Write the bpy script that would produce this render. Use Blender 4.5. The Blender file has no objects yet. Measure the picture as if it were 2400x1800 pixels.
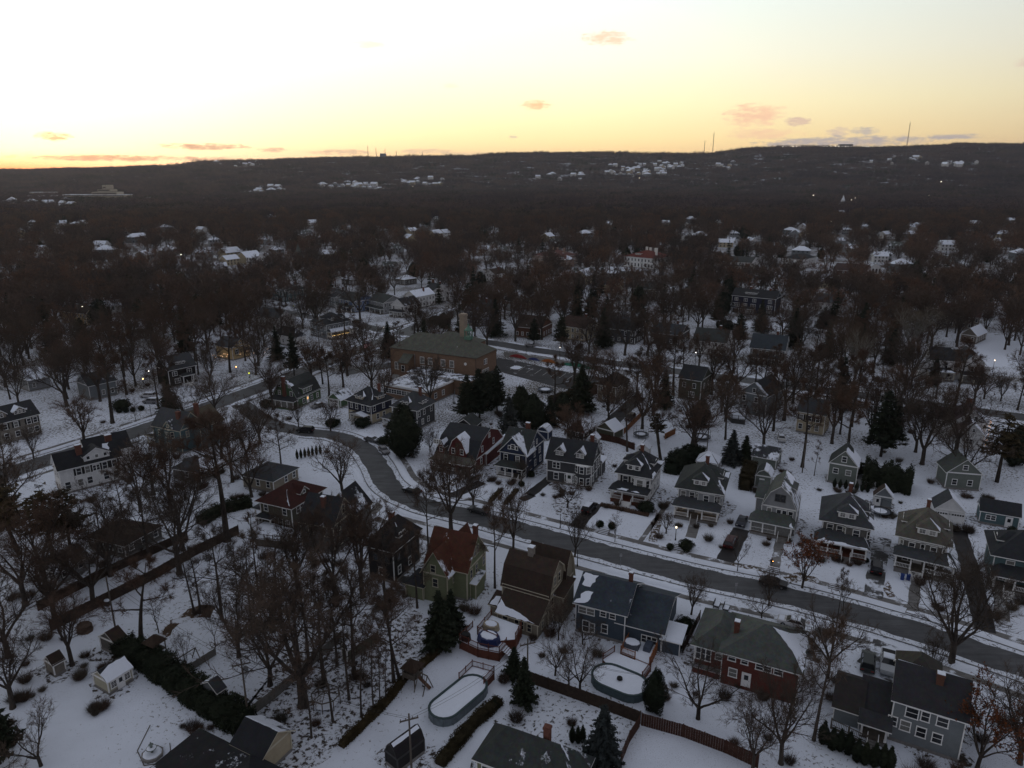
import bpy, math, random
import numpy as np
from mathutils import Vector
R = math.radians
sc = bpy.context.scene
COL = sc.collection
# ---------------------------------------------------------------- camera
F = 1664.0; PIT = R(16.4); CAMH = 68.0
cam = bpy.data.cameras.new('camera'); camo = bpy.data.objects.new('camera', cam); COL.objects.link(camo)
cam.sensor_width = 36.0; cam.lens = 36.0 * F / 2400.0; cam.clip_start = 1.0; cam.clip_end = 30000.0
camo.location = (0, 0, CAMH); camo.rotation_euler = (math.pi / 2 - PIT, 0, 0)
sc.camera = camo
# ---------------------------------------------------------------- colour management
sc.view_settings.view_transform = 'Standard'; sc.view_settings.look = 'None'
sc.view_settings.exposure = 0.5; sc.view_settings.gamma = 1.0
sc.cycles.max_bounces = 4; sc.cycles.diffuse_bounces = 2; sc.cycles.glossy_bounces = 2
sc.cycles.transparent_max_bounces = 8; sc.cycles.volume_bounces = 0
SUN_AZ = R(-36.0)      # measured from +Y towards +X: the sun has just gone behind the left end of the ridge
# ---------------------------------------------------------------- world: dusk sky after sunset
w = bpy.data.worlds.new('World'); sc.world = w; w.use_nodes = True
nt = w.node_tree; N = nt.nodes; L = nt.links
for n in list(N): N.remove(n)
def node(t, **k):
    n = N.new(t)
    for a, b in k.items(): setattr(n, a, b)
    return n
def mth(op, a, b=None, c=None, clamp=False):
    n = N.new('ShaderNodeMath'); n.operation = op; n.use_clamp = clamp
    for i, v in enumerate((a, b, c)):
        if v is None: continue
        if isinstance(v, (int, float)): n.inputs[i].default_value = v
        else: L.new(v, n.inputs[i])
    return n.outputs[0]
def ramp(fac, stops):
    n = N.new('ShaderNodeValToRGB'); cr = n.color_ramp
    while len(cr.elements) < len(stops): cr.elements.new(0.5)
    for e, (p, c) in zip(cr.elements, stops): e.position = p; e.color = (c[0], c[1], c[2], 1)
    L.new(fac, n.inputs[0]); return n.outputs[0]
def mixc(fac, a, b, bt='MIX'):
    n = N.new('ShaderNodeMix'); n.data_type = 'RGBA'; n.blend_type = bt
    for s, v in ((n.inputs[0], fac), (n.inputs[6], a), (n.inputs[7], b)):
        if isinstance(v, (int, float)): s.default_value = v
        elif isinstance(v, tuple): s.default_value = (*v, 1)
        else: L.new(v, s)
    return n.outputs[2]
tc = node('ShaderNodeTexCoord'); sx = node('ShaderNodeSeparateXYZ'); L.new(tc.outputs['Generated'], sx.inputs[0])
X, Y, Z = sx.outputs
el = mth('MULTIPLY', mth('ARCSINE', Z), 180 / math.pi)
az = mth('MULTIPLY', mth('ARCTAN2', X, Y), 180 / math.pi)
e01 = mth('DIVIDE', mth('ADD', el, 2.0), 92.0, clamp=True)
def ep(d): return (d + 2.0) / 92.0
west = ramp(e01, [(0, (.85, .46, .16)), (ep(0.6), (.90, .53, .22)), (ep(2.5), (.93, .70, .33)), (ep(5), (.90, .79, .47)), (ep(8), (.82, .80, .63)),
                  (ep(12), (.72, .79, .74)), (ep(16), (.42, .48, .48)), (ep(24), (.25, .26, .295)), (ep(90), (.222, .232, .268))])
east = ramp(e01, [(0, (.15, .14, .16)), (ep(12), (.19, .18, .215)), (ep(40), (.215, .222, .252)), (ep(90), (.222, .232, .268))])
dx, dy = math.sin(SUN_AZ), math.cos(SUN_AZ)
hl = mth('SQRT', mth('ADD', mth('MULTIPLY', X, X), mth('ADD', mth('MULTIPLY', Y, Y), 1e-6)))
caz = mth('DIVIDE', mth('ADD', mth('MULTIPLY', X, dx), mth('MULTIPLY', Y, dy)), hl)
sidef = mth('SMOOTH_MIN', mth('MULTIPLY_ADD', caz, 1.0, 0.25, clamp=True), 1.0, 0.2)
base = mixc(sidef, east, west)
daz = mth('SUBTRACT', az, math.degrees(SUN_AZ))
def gauss(sa, se, e0=0.0):
    a = mth('MULTIPLY', mth('DIVIDE', daz, sa), mth('DIVIDE', daz, sa))
    b0 = mth('DIVIDE', mth('SUBTRACT', el, e0), se); b = mth('MULTIPLY', b0, b0)
    return mth('EXPONENT', mth('MULTIPLY', mth('ADD', a, b), -1.0))
def addc(c, g, k, col):
    m = mixc(1.0, (0, 0, 0), (col[0] * k, col[1] * k, col[2] * k))
    s = N.new('ShaderNodeVectorMath'); s.operation = 'SCALE'; L.new(m, s.inputs[0]); L.new(g, s.inputs[3])
    a = N.new('ShaderNodeVectorMath'); a.operation = 'ADD'; L.new(c, a.inputs[0]); L.new(s.outputs[0], a.inputs[1]); return a.outputs[0]
col = addc(base, gauss(30, 12, 6), 0.26, (1.0, .98, .92))
col = addc(col, gauss(17, 7, 2.5), 0.45, (1.0, .90, .55))
col = addc(col, gauss(10, 1.5, 0.2), 1.0, (1.0, .60, .15))
col = mixc(mth('MULTIPLY', gauss(9, .9, 0.1), 1.0), col, (1.4, .40, .03))
# small evening clouds, each at its own bearing and height in the sky
def px_dir(px, py):
    u = (px - 1200) / F; v = (900 - py) / F
    d = Vector((u, math.cos(PIT) + v * math.sin(PIT), -math.sin(PIT) + v * math.cos(PIT))).normalized()
    return math.degrees(math.atan2(d.x, d.y)), math.degrees(math.asin(d.z))
cn = node('ShaderNodeTexNoise'); cn.inputs['Scale'].default_value = 1.0; cn.inputs['Detail'].default_value = 6.0; cn.inputs['Roughness'].default_value = .7
cmb = node('ShaderNodeCombineXYZ'); L.new(mth('MULTIPLY', az, 1.1), cmb.inputs[0]); L.new(mth('MULTIPLY', el, 3.6), cmb.inputs[1]); L.new(cmb.outputs[0], cn.inputs['Vector'])
nz = mth('SUBTRACT', cn.outputs[0], 0.5)
PINK = (.90, .50, .40); TAN = (.72, .50, .30); GREY = (.62, .55, .52); BLU = (.50, .46, .50)
CLOUDS = [(128, 320, 30, 8, TAN, .8), (483, 344, 85, 7, (.75, .48, .33), .9), (642, 351, 34, 5, (.80, .55, .38), .8), (250, 370, 150, 6, (.75, .45, .25), .85),
          (478, 373, 60, 5, (.80, .50, .32), .8), (805, 357, 75, 6, (.82, .58, .42), .7), (1000, 355, 60, 6, (.86, .62, .48), .55), (1421, 89, 55, 14, (1.25, .85, .58), .85),
          (1255, 247, 34, 10, (1.25, .78, .42), .95), (1768, 270, 60, 24, (1.2, .76, .50), .95), (1868, 284, 26, 10, (.86, .60, .50), .8), (1785, 314, 75, 12, (1.2, .76, .50), .7),
          (2026, 308, 26, 8, GREY, .9), (1963, 309, 22, 9, (.80, .62, .55), .7), (1985, 331, 165, 11, BLU, .85), (2235, 320, 48, 5, BLU, .8), (1202, 321, 12, 3, GREY, .6),
          (863, 104, 34, 8, (1., .88, .70), .5), (1057, 200, 18, 5, (1., .86, .66), .4), (2398, 147, 16, 9, (.85, .66, .55), .6), (1850, 338, 60, 9, BLU, .6), (1090, 361, 80, 5, (.88, .64, .46), .5)]
for (cx, cy, rx, ry, cc, k) in CLOUDS:
    a0, e0 = px_dir(cx, cy); ra = math.degrees(rx / F); re = math.degrees(ry / F)
    a = mth('DIVIDE', mth('SUBTRACT', az, a0), ra); b = mth('DIVIDE', mth('SUBTRACT', el, e0), re)
    d = mth('ADD', mth('MULTIPLY', a, a), mth('MULTIPLY', b, b))
    g = mth('SUBTRACT', 1.0, d)
    g = mth('MULTIPLY_ADD', nz, 5.0, mth('MULTIPLY_ADD', g, 1.0, .12))
    g = mth('MULTIPLY', mth('MULTIPLY', g, .9, clamp=True), min(1, k * 1.05))
    col = mixc(g, col, (cc[0] * .62, cc[1] * .62, cc[2] * .62))
# the Sky Texture adds the physical part of the dusk light
sky = node('ShaderNodeTexSky'); sky.sky_type = 'NISHITA'; sky.sun_disc = False; sky.sun_elevation = R(1.0); sky.sun_rotation = SUN_AZ
bg1 = node('ShaderNodeBackground'); L.new(col, bg1.inputs[0]); bg1.inputs[1].default_value = 1.0
bg2 = node('ShaderNodeBackground'); L.new(sky.outputs[0], bg2.inputs[0]); bg2.inputs[1].default_value = 0.02
ad = node('ShaderNodeAddShader'); L.new(bg1.outputs[0], ad.inputs[0]); L.new(bg2.outputs[0], ad.inputs[1])
wo = node('ShaderNodeOutputWorld'); L.new(ad.outputs[0], wo.inputs[0])
w.cycles.sampling_method = 'MANUAL' if hasattr(w.cycles, 'sampling_method') else 'AUTO'
try: w.cycles.sample_map_resolution = 512
except Exception: pass
# ---------------------------------------------------------------- sun (already on the horizon: weak and soft)
sl = bpy.data.lights.new('sun', 'SUN'); sl.energy = 0.12; sl.angle = R(12); sl.color = (1.0, .62, .35)
slo = bpy.data.objects.new('sun', sl); COL.objects.link(slo)
SE = R(2.0)
sd = Vector((math.sin(SUN_AZ) * math.cos(SE), math.cos(SUN_AZ) * math.cos(SE), math.sin(SE)))
slo.rotation_euler = (-sd).to_track_quat('-Z', 'Y').to_euler()
# ================================================================= helpers
def at(px, py, z=0.0):
    u = (px - 1200) / F; v = (900 - py) / F
    d = (u, math.cos(PIT) + v * math.sin(PIT), -math.sin(PIT) + v * math.cos(PIT))
    t = (z - CAMH) / d[2]
    return (d[0] * t, d[1] * t)
def to_px(x, y, z=0.0):
    dep = y * math.cos(PIT) - (z - CAMH) * math.sin(PIT); up = y * math.sin(PIT) + (z - CAMH) * math.cos(PIT)
    return 1200 + F * x / dep, 900 - F * up / dep, dep
def tag(o, label=None, cat=None, group=None, kind=None):
    if label: o['label'] = label
    if cat: o['category'] = cat
    if group: o['group'] = group
    if kind: o['kind'] = kind
    return o
def empty(name, loc, rz=0.0, label=None, cat=None, group=None):
    o = bpy.data.objects.new(name, None); COL.objects.link(o); o.location = loc; o.rotation_euler = (0, 0, rz); o.empty_display_size = .5
    return tag(o, label, cat, group)
class MB:
    def __init__(s): s.v = []; s.f = []; s.m = []; s.tf = None
    def pt(s, p):
        if s.tf: p = s.tf(p)
        s.v.append((p[0], p[1], p[2])); return len(s.v) - 1
    def poly(s, pts, m=0): s.f.append([s.pt(p) for p in pts]); s.m.append(m)
    def box(s, x0, x1, y0, y1, z0, z1, m=0):
        if x0 > x1: x0, x1 = x1, x0
        if y0 > y1: y0, y1 = y1, y0
        c = [(x, y, z) for z in (z0, z1) for (x, y) in ((x0, y0), (x1, y0), (x1, y1), (x0, y1))]
        i = [s.pt(p) for p in c]
        for q in ((3, 2, 1, 0), (4, 5, 6, 7), (0, 1, 5, 4), (1, 2, 6, 5), (2, 3, 7, 6), (3, 0, 4, 7)): s.f.append([i[k] for k in q]); s.m.append(m)
    def prism(s, pts, z0, z1, m=0, mt=None, cap=True):
        n = len(pts); a = [s.pt((p[0], p[1], z0)) for p in pts]; b = [s.pt((p[0], p[1], z1)) for p in pts]
        for i in range(n): j = (i + 1) % n; s.f.append([a[i], a[j], b[j], b[i]]); s.m.append(m)
        if cap: s.f.append(b); s.m.append(m if mt is None else mt); s.f.append(a[::-1]); s.m.append(m)
    def bar(s, p, q, w, h=None, m=0):
        h = h or w; p = Vector(p); q = Vector(q); d = (q - p)
        if d.length < 1e-6: return
        d.normalize(); sd = d.cross(Vector((0, 0, 1)))
        if sd.length < 1e-3: sd = Vector((1, 0, 0))
        sd.normalize(); up = sd.cross(d)
        c = []
        for e in (p, q):
            for a, b in ((-1, -1), (1, -1), (1, 1), (-1, 1)): c.append(e + sd * a * w / 2 + up * b * h / 2)
        i = [s.pt(x) for x in c]
        for t in ((0, 1, 2, 3), (7, 6, 5, 4), (4, 5, 1, 0), (5, 6, 2, 1), (6, 7, 3, 2), (7, 4, 0, 3)): s.f.append([i[k] for k in t]); s.m.append(m)
    def tube(s, pts, rad, n=6, m=0, cap=True):
        if not hasattr(rad, '__len__'): rad = [rad] * len(pts)
        rings = []; P = [Vector(p) for p in pts]
        for k, p in enumerate(P):
            d = (P[min(k + 1, len(P) - 1)] - P[max(k - 1, 0)])
            if d.length < 1e-9: d = Vector((0, 0, 1))
            d.normalize(); a = d.orthogonal().normalized() if abs(d.z) > .95 else d.cross(Vector((0, 0, 1))).normalized(); b = d.cross(a)
            rings.append([s.pt(p + (a * math.cos(t) + b * math.sin(t)) * rad[k]) for t in [2 * math.pi * i / n for i in range(n)]])
        for r0, r1 in zip(rings, rings[1:]):
            for i in range(n): j = (i + 1) % n; s.f.append([r0[i], r0[j], r1[j], r1[i]]); s.m.append(m)
        if cap: s.f.append(rings[0][::-1]); s.m.append(m); s.f.append(rings[-1]); s.m.append(m)
    def lathe(s, prof, n=12, m=0, cx=0, cy=0):
        rings = [[s.pt((cx + r * math.cos(2 * math.pi * i / n), cy + r * math.sin(2 * math.pi * i / n), z)) for i in range(n)] for r, z in prof]
        for r0, r1 in zip(rings, rings[1:]):
            for i in range(n): j = (i + 1) % n; s.f.append([r0[i], r0[j], r1[j], r1[i]]); s.m.append(m)
        s.f.append(rings[0][::-1]); s.m.append(m); s.f.append(rings[-1]); s.m.append(m)
    def mesh(s, name, mats, smooth=False):
        me = bpy.data.meshes.new(name); me.from_pydata(s.v, [], s.f)
        for mm in mats: me.materials.append(mm)
        if len(mats) > 1: me.polygons.foreach_set('material_index', s.m)
        if smooth: me.polygons.foreach_set('use_smooth', [True] * len(s.f))
        me.update(); return me
    def build(s, name, mats, parent=None, smooth=False, loc=None, rz=0.0):
        if not isinstance(mats, (list, tuple)): mats = [mats]
        o = bpy.data.objects.new(name, s.mesh(name, mats, smooth)); COL.objects.link(o); o.parent = parent
        if loc: o.location = loc
        if rz: o.rotation_euler = (0, 0, rz)
        return o
def place(name, me, parent=None, loc=(0, 0, 0), rz=0.0, sc_=None):
    o = bpy.data.objects.new(name, me); COL.objects.link(o); o.parent = parent; o.location = loc; o.rotation_euler = (0, 0, rz)
    if sc_: o.scale = sc_
    return o
def copy_tree(o, parent=None):
    c = o.copy(); COL.objects.link(c); c.parent = parent
    for ch in list(o.children): copy_tree(ch, c)
    return c
# ================================================================= materials
_M = {}
def newmat(name):
    m = bpy.data.materials.new(name); m.use_nodes = True; t = m.node_tree
    b = t.nodes['Principled BSDF']; b.inputs['Specular IOR Level'].default_value = .25
    return m, t, b
def lk(t, a, b): t.links.new(a, b)
def nd(t, typ, **k):
    n = t.nodes.new(typ)
    for a, b in k.items():
        if a in n.inputs: n.inputs[a].default_value = b
        else: setattr(n, a, b)
    return n
def tmix(t, fac, a, b, bt='MIX'):
    n = t.nodes.new('ShaderNodeMix'); n.data_type = 'RGBA'; n.blend_type = bt
    for s, v in ((n.inputs[0], fac), (n.inputs[6], a), (n.inputs[7], b)):
        if isinstance(v, (int, float)): s.default_value = v
        elif isinstance(v, tuple): s.default_value = (v[0], v[1], v[2], 1)
        else: lk(t, v, s)
    return n.outputs[2]
def tramp(t, fac, stops):
    n = t.nodes.new('ShaderNodeValToRGB'); cr = n.color_ramp
    while len(cr.elements) < len(stops): cr.elements.new(.5)
    for e, (p, c) in zip(cr.elements, stops):
        e.position = p; e.color = (c, c, c, 1) if isinstance(c, (int, float)) else (c[0], c[1], c[2], 1)
    lk(t, fac, n.inputs[0]); return n.outputs[0]
def mat(c, rough=.8, var=.18, scale=1.2, metal=0.0, name='paint', spec=None):
    key = ('m', c, rough, var, scale, metal)
    if key in _M: return _M[key]
    m, t, b = newmat(name); b.inputs['Roughness'].default_value = rough; b.inputs['Metallic'].default_value = metal
    co = nd(t, 'ShaderNodeTexCoord'); n1 = nd(t, 'ShaderNodeTexNoise', Scale=scale, Detail=5.0, Roughness=.6); lk(t, co.outputs['Object'], n1.inputs['Vector'])
    f = tramp(t, n1.outputs[0], [(.3, 0.0), (.7, 1.0)])
    lk(t, tmix(t, f, tuple(x * (1 - var) for x in c), tuple(x * (1 + var) for x in c)), b.inputs['Base Color'])
    _M[key] = m; return m
def siding(c, kind='lap'):
    key = ('s', c, kind)
    if key in _M: return _M[key]
    m, t, b = newmat('siding'); b.inputs['Roughness'].default_value = .75
    co = nd(t, 'ShaderNodeTexCoord'); sp = nd(t, 'ShaderNodeSeparateXYZ'); lk(t, co.outputs['Object'], sp.inputs[0])
    n1 = nd(t, 'ShaderNodeTexNoise', Scale=.9, Detail=6.0, Roughness=.65); lk(t, co.outputs['Object'], n1.inputs['Vector'])
    if kind == 'lap':
        mm = nd(t, 'ShaderNodeMath', operation='MODULO'); lk(t, sp.outputs[2], mm.inputs[0]); mm.inputs[1].default_value = .16
        line = tramp(t, mm.outputs[0], [(0, .62), (.03, .95), (.16, 1.0)])
    else:
        bk = nd(t, 'ShaderNodeTexBrick'); bk.offset = .5
        bk.inputs['Scale'].default_value = 1.0
        bk.inputs['Brick Width'].default_value = .24 if kind == 'brick' else .3; bk.inputs['Row Height'].default_value = .085 if kind == 'brick' else .2
        bk.inputs['Mortar Size'].default_value = .012
        bk.inputs['Color1'].default_value = (1.12, 1.1, 1.08, 1); bk.inputs['Color2'].default_value = (.82, .82, .84, 1); bk.inputs['Mortar'].default_value = (.72, .74, .78, 1)
        cb = nd(t, 'ShaderNodeCombineXYZ'); ad = nd(t, 'ShaderNodeMath', operation='ADD'); lk(t, sp.outputs[0], ad.inputs[0]); lk(t, sp.outputs[1], ad.inputs[1])
        lk(t, ad.outputs[0], cb.inputs[0]); lk(t, sp.outputs[2], cb.inputs[1]); lk(t, cb.outputs[0], bk.inputs['Vector']); line = bk.outputs[0]
    f = tramp(t, n1.outputs[0], [(.3, 0.0), (.7, 1.0)])
    base = tmix(t, f, tuple(x * .86 for x in c), tuple(x * 1.1 for x in c))
    lk(t, tmix(t, 1.0, base, line, 'MULTIPLY'), b.inputs['Base Color'])
    _M[key] = m; return m
SNOWC = (.80, .85, .94)
def roofmat(c, cov=0.0):
    key = ('r', c, cov)
    if key in _M: return _M[key]
    m, t, b = newmat('shingle'); b.inputs['Roughness'].default_value = .85
    co = nd(t, 'ShaderNodeTexCoord')
    n1 = nd(t, 'ShaderNodeTexNoise', Scale=.7, Detail=7.0, Roughness=.7); lk(t, co.outputs['Object'], n1.inputs['Vector'])
    v = nd(t, 'ShaderNodeTexVoronoi', Scale=3.2); lk(t, co.outputs['Object'], v.inputs['Vector'])
    f = tramp(t, n1.outputs[0], [(.3, 0.0), (.7, 1.0)])
    base = tmix(t, f, tuple(x * .75 for x in c), tuple(x * 1.25 for x in c))
    base = tmix(t, .25, base, v.outputs['Color'], 'MULTIPLY')
    if cov > 0:
        mp = nd(t, 'ShaderNodeMapping'); mp.inputs['Scale'].default_value = (.28, .28, .12); lk(t, co.outputs['Object'], mp.inputs[0])
        n2 = nd(t, 'ShaderNodeTexNoise', Scale=1.5, Detail=9.0, Roughness=.72); lk(t, mp.outputs[0], n2.inputs['Vector'])
        th = .72 - .46 * cov
        s = tramp(t, n2.outputs[0], [(max(0, th - .035), 0.0), (min(1, th + .035), 1.0)])
        base = tmix(t, s, base, SNOWC)
    lk(t, base, b.inputs['Base Color']); _M[key] = m; return m
def emit(c, s, name='lamp_glow'):
    key = ('e', c, s)
    if key in _M: return _M[key]
    m, t, b = newmat(name); b.inputs['Base Color'].default_value = (*c, 1); b.inputs['Emission Color'].default_value = (*c, 1); b.inputs['Emission Strength'].default_value = s
    _M[key] = m; return m
def snowmat():
    if 'snow' in _M: return _M['snow']
    m, t, b = newmat('snow'); b.inputs['Roughness'].default_value = .9
    co = nd(t, 'ShaderNodeTexCoord'); n1 = nd(t, 'ShaderNodeTexNoise', Scale=1.5, Detail=6.0); lk(t, co.outputs['Object'], n1.inputs['Vector'])
    lk(t, tmix(t, n1.outputs[0], tuple(x * .88 for x in SNOWC), SNOWC), b.inputs['Base Color']); _M['snow'] = m; return m
WHITE = mat((.76, .76, .75), .6, .06, name='white_trim'); CREAM = mat((.50, .46, .36), .6, .06, name='cream_trim')
DKTRIM = mat((.05, .05, .05), .6, name='dark_trim')
def glass():
    m, t, b = newmat('window_glass'); b.inputs['Base Color'].default_value = (.018, .02, .024, 1); b.inputs['Roughness'].default_value = .12; b.inputs['Specular IOR Level'].default_value = .5
    return m
GLASS = glass()
CURT = mat((.16, .16, .15), .5, .3, 4.0, name='curtained_glass')
LIT = emit((1.0, .52, .16), .9, 'lit_window')
BRICKC = mat((.13, .055, .04), .9, .3, 6.0, name='chimney_brick'); METAL = mat((.25, .26, .27), .45, .1, name='grey_metal', metal=.6)
BLACK = mat((.012, .012, .013), .6, .2, name='black_paint'); CONC = mat((.20, .19, .18), .9, .2, 2.0, name='concrete')
WOODRED = mat((.11, .035, .02), .7, .25, 3.0, name='stained_wood'); WOODORG = mat((.24, .085, .03), .7, .25, 3.0, name='cedar_wood'); WOODGREY = mat((.10, .085, .07), .85, .25, 3.0, name='weathered_wood')
SNOW = snowmat()
# ================================================================= house builder
def roof_faces(tp, x0, x1, y0, y1, z, rise, oh, og=None, brk=(.42, .66)):
    """faces [(poly, side)], gable wall polys [(poly, side)], slope quads {side:(eL,eR,tL,tR)}"""
    og = oh if og is None else og
    W = x1 - x0; D = y1 - y0; xm = (x0 + x1) / 2; ym = (y0 + y1) / 2; f = []; g = []; q = {}
    def quad(s, a, b, c, d):     # eave left, eave right, top right, top left (seen from outside)
        f.append(([a, b, c, d] if (Vector(c) - Vector(d)).length > .01 else [a, b, c], s)); q.setdefault(s, (a, b, d, c))
    if tp in ('hip', 'fhip'):
        hs = min(W, D) / 2 if tp == 'hip' else W / 2; sl = rise / hs; ze = z - min(.2, oh * sl); zr = z + rise
        X0, X1, Y0, Y1 = x0 - oh, x1 + oh, y0 - oh, (y1 + oh if tp == 'hip' else y1)
        if tp == 'fhip': r0 = (xm, y0 + hs, zr); r1 = (xm, y1, zr)
        elif W >= D: r0 = (x0 + hs, ym, zr); r1 = (x1 - hs, ym, zr)
        else: r0 = (xm, y0 + hs, zr); r1 = (xm, y1 - hs, zr)
        a, b, c, d = (X0, Y0, ze), (X1, Y0, ze), (X1, Y1, ze), (X0, Y1, ze)
        if tp == 'hip' and W >= D:
            quad('F', a, b, r1, r0); quad('R', b, c, r1, r1); quad('B', c, d, r0, r1); quad('L', d, a, r0, r0)
        elif tp == 'hip':
            quad('F', a, b, r0, r0); quad('R', b, c, r1, r0); quad('B', c, d, r1, r1); quad('L', d, a, r0, r1)
        else:
            quad('F', a, b, r0, r0); quad('R', b, (X1, Y1, ze), r1, r0); quad('L', (X0, Y1, ze), a, r0, r1)
    elif tp == 'gablex':
        hs = D / 2; sl = rise / hs; ze = z - min(.2, oh * sl); zr = z + rise
        quad('F', (x0 - og, y0 - oh, ze), (x1 + og, y0 - oh, ze), (x1 + og, ym, zr), (x0 - og, ym, zr))
        quad('B', (x1 + og, y1 + oh, ze), (x0 - og, y1 + oh, ze), (x0 - og, ym, zr), (x1 + og, ym, zr))
        g += [([(x1, y0, z), (x1, y1, z), (x1, ym, zr - .06)], 'R'), ([(x0, y1, z), (x0, y0, z), (x0, ym, zr - .06)], 'L')]
    elif tp == 'gabley':
        hs = W / 2; sl = rise / hs; ze = z - min(.2, oh * sl); zr = z + rise
        quad('R', (x1 + oh, y0 - og, ze), (x1 + oh, y1 + og, ze), (xm, y1 + og, zr), (xm, y0 - og, zr))
        quad('L', (x0 - oh, y1 + og, ze), (x0 - oh, y0 - og, ze), (xm, y0 - og, zr), (xm, y1 + og, zr))
        g += [([(x0, y0, z), (x1, y0, z), (xm, y0, zr - .06)], 'F'), ([(x1, y1, z), (x0, y1, z), (xm, y1, zr - .06)], 'B')]
    elif tp in ('gambx', 'gamby'):
        k, r = brk; zr = z + rise; zb = z + rise * r
        if tp == 'gambx':
            hs = D / 2; ya, yb = y0 + hs * k, y1 - hs * k; sl = (zb - z) / (hs * k); ze = z - oh * sl * .5
            quad('F', (x0 - og, y0 - oh * .5, ze), (x1 + og, y0 - oh * .5, ze), (x1 + og, ya, zb), (x0 - og, ya, zb))
            quad('F2', (x0 - og, ya, zb), (x1 + og, ya, zb), (x1 + og, ym, zr), (x0 - og, ym, zr))
            quad('B', (x1 + og, y1 + oh * .5, ze), (x0 - og, y1 + oh * .5, ze), (x0 - og, yb, zb), (x1 + og, yb, zb))
            quad('B2', (x1 + og, yb, zb), (x0 - og, yb, zb), (x0 - og, ym, zr), (x1 + og, ym, zr))
            g += [([(x1, y0, z), (x1, y1, z), (x1, yb, zb - .06), (x1, ym, zr - .06), (x1, ya, zb - .06)], 'R'), ([(x0, y1, z), (x0, y0, z), (x0, ya, zb - .06), (x0, ym, zr - .06), (x0, yb, zb - .06)], 'L')]
        else:
            hs = W / 2; xa, xb = x0 + hs * k, x1 - hs * k; sl = (zb - z) / (hs * k); ze = z - oh * sl * .5
            quad('R', (x1 + oh * .5, y0 - og, ze), (x1 + oh * .5, y1 + og, ze), (xb, y1 + og, zb), (xb, y0 - og, zb))
            quad('R2', (xb, y0 - og, zb), (xb, y1 + og, zb), (xm, y1 + og, zr), (xm, y0 - og, zr))
            quad('L', (x0 - oh * .5, y1 + og, ze), (x0 - oh * .5, y0 - og, ze), (xa, y0 - og, zb), (xa, y1 + og, zb))
            quad('L2', (xa, y1 + og, zb), (xa, y0 - og, zb), (xm, y0 - og, zr), (xm, y1 + og, zr))
            g += [([(x0, y0, z), (x1, y0, z), (xb, y0, zb - .06), (xm, y0, zr - .06), (xa, y0, zb - .06)], 'F'), ([(x1, y1, z), (x0, y1, z), (xa, y1, zb - .06), (xm, y1, zr - .06), (xb, y1, zb - .06)], 'B')]
    elif tp == 'shed':
        sl = rise / (y1 - y0)
        quad('F', (x0 - og, y0 - oh, z - oh * sl), (x1 + og, y0 - oh, z - oh * sl), (x1 + og, y1, z + rise), (x0 - og, y1, z + rise))
        g += [([(x1, y0, z), (x1, y1, z), (x1, y1, z + rise - .05)], 'R'), ([(x0, y1, z), (x0, y0, z), (x0, y1, z + rise - .05)], 'L')]
    elif tp == 'hshed':          # porch roof: front slope with hipped ends
        hs = (y1 - y0); k = min(hs, W * .3)
        a, b = (x0 - oh, y0 - oh, z), (x1 + oh, y0 - oh, z); c, d = (x1 - k * .35, y1, z + rise), (x0 + k * .35, y1, z + rise)
        quad('F', a, b, c, d); quad('R', b, (x1 + oh, y1, z), c, c); quad('L', (x0 - oh, y1, z), a, d, d)
    elif tp == 'flat':
        quad('F', (x0 - oh, y0 - oh, z), (x1 + oh, y0 - oh, z), (x1 + oh, y1 + oh, z + .05), (x0 - oh, y1 + oh, z + .05))
    return f, g, q
def shell(mb, faces, midx, mtrim, t=.16):
    """thick roof shell: top faces, undersides and fascia along the free edges"""
    idx = {}; P = []
    def vid(p):
        k = (round(p[0], 3), round(p[1], 3), round(p[2], 3))
        if k not in idx: idx[k] = len(P); P.append(p)
        return idx[k]
    top = [[vid(p) for p in f] for f, s in faces]; edges = {}
    for f in top:
        for i in range(len(f)): a, b = f[i], f[(i + 1) % len(f)]; edges[(a, b)] = edges.get((a, b), 0) + 1
    T = [mb.pt(p) for p in P]; Bt = [mb.pt((p[0], p[1], p[2] - t)) for p in P]
    for f, (_, s) in zip(top, faces): mb.f.append([T[i] for i in f]); mb.m.append(midx.get(s[0], 0)); mb.f.append([Bt[i] for i in f[::-1]]); mb.m.append(mtrim)
    for (a, b) in edges:
        if (b, a) not in edges: mb.f.append([Bt[a], Bt[b], T[b], T[a]]); mb.m.append(mtrim)
_WM = {}
def window_mesh(w, h, n, fr, style):
    key = (round(w, 2), round(h, 2), n, fr.name, style)
    if key in _WM: return _WM[key]
    mb = MB(); t = .11; y = -.07
    mb.box(-w / 2 - t, w / 2 + t, y, 0, h, h + t * 1.3); mb.box(-w / 2 - t - .04, w / 2 + t + .04, y - .05, 0, -t, 0)
    mb.box(-w / 2 - t, -w / 2, y, 0, 0, h); mb.box(w / 2, w / 2 + t, y, 0, 0, h)
    for i in range(1, n): x = -w / 2 + w * i / n; mb.box(x - .07, x + .07, y, 0, 0, h)
    if h > .75: mb.box(-w / 2, w / 2, y + .015, -.0, h * .5 - .03, h * .5 + .03)
    if style == 'grid':
        for i in range(n):
            x = -w / 2 + w * (i + .5) / n; mb.box(x - .018, x + .018, y + .02, 0, 0, h)
        for zz in (.25, .75): mb.box(-w / 2, w / 2, y + .02, 0, h * zz - .018, h * zz + .018)
    if style == 'shut':
        for sx_ in (-1, 1): mb.box(sx_ * (w / 2 + t + .03), sx_ * (w / 2 + t + .03 + min(.45, w * .45)), -.05, 0, -.05, h + .08, 1)
    fm = mb.mesh('window', [fr, BLACK] if style != 'redshut' else [fr, WOODRED]); pm = MB(); pm.box(-w / 2, w / 2, -.025, .01, 0, h)
    _WM[key] = (fm, pm); return _WM[key]
_PM = {}
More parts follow.
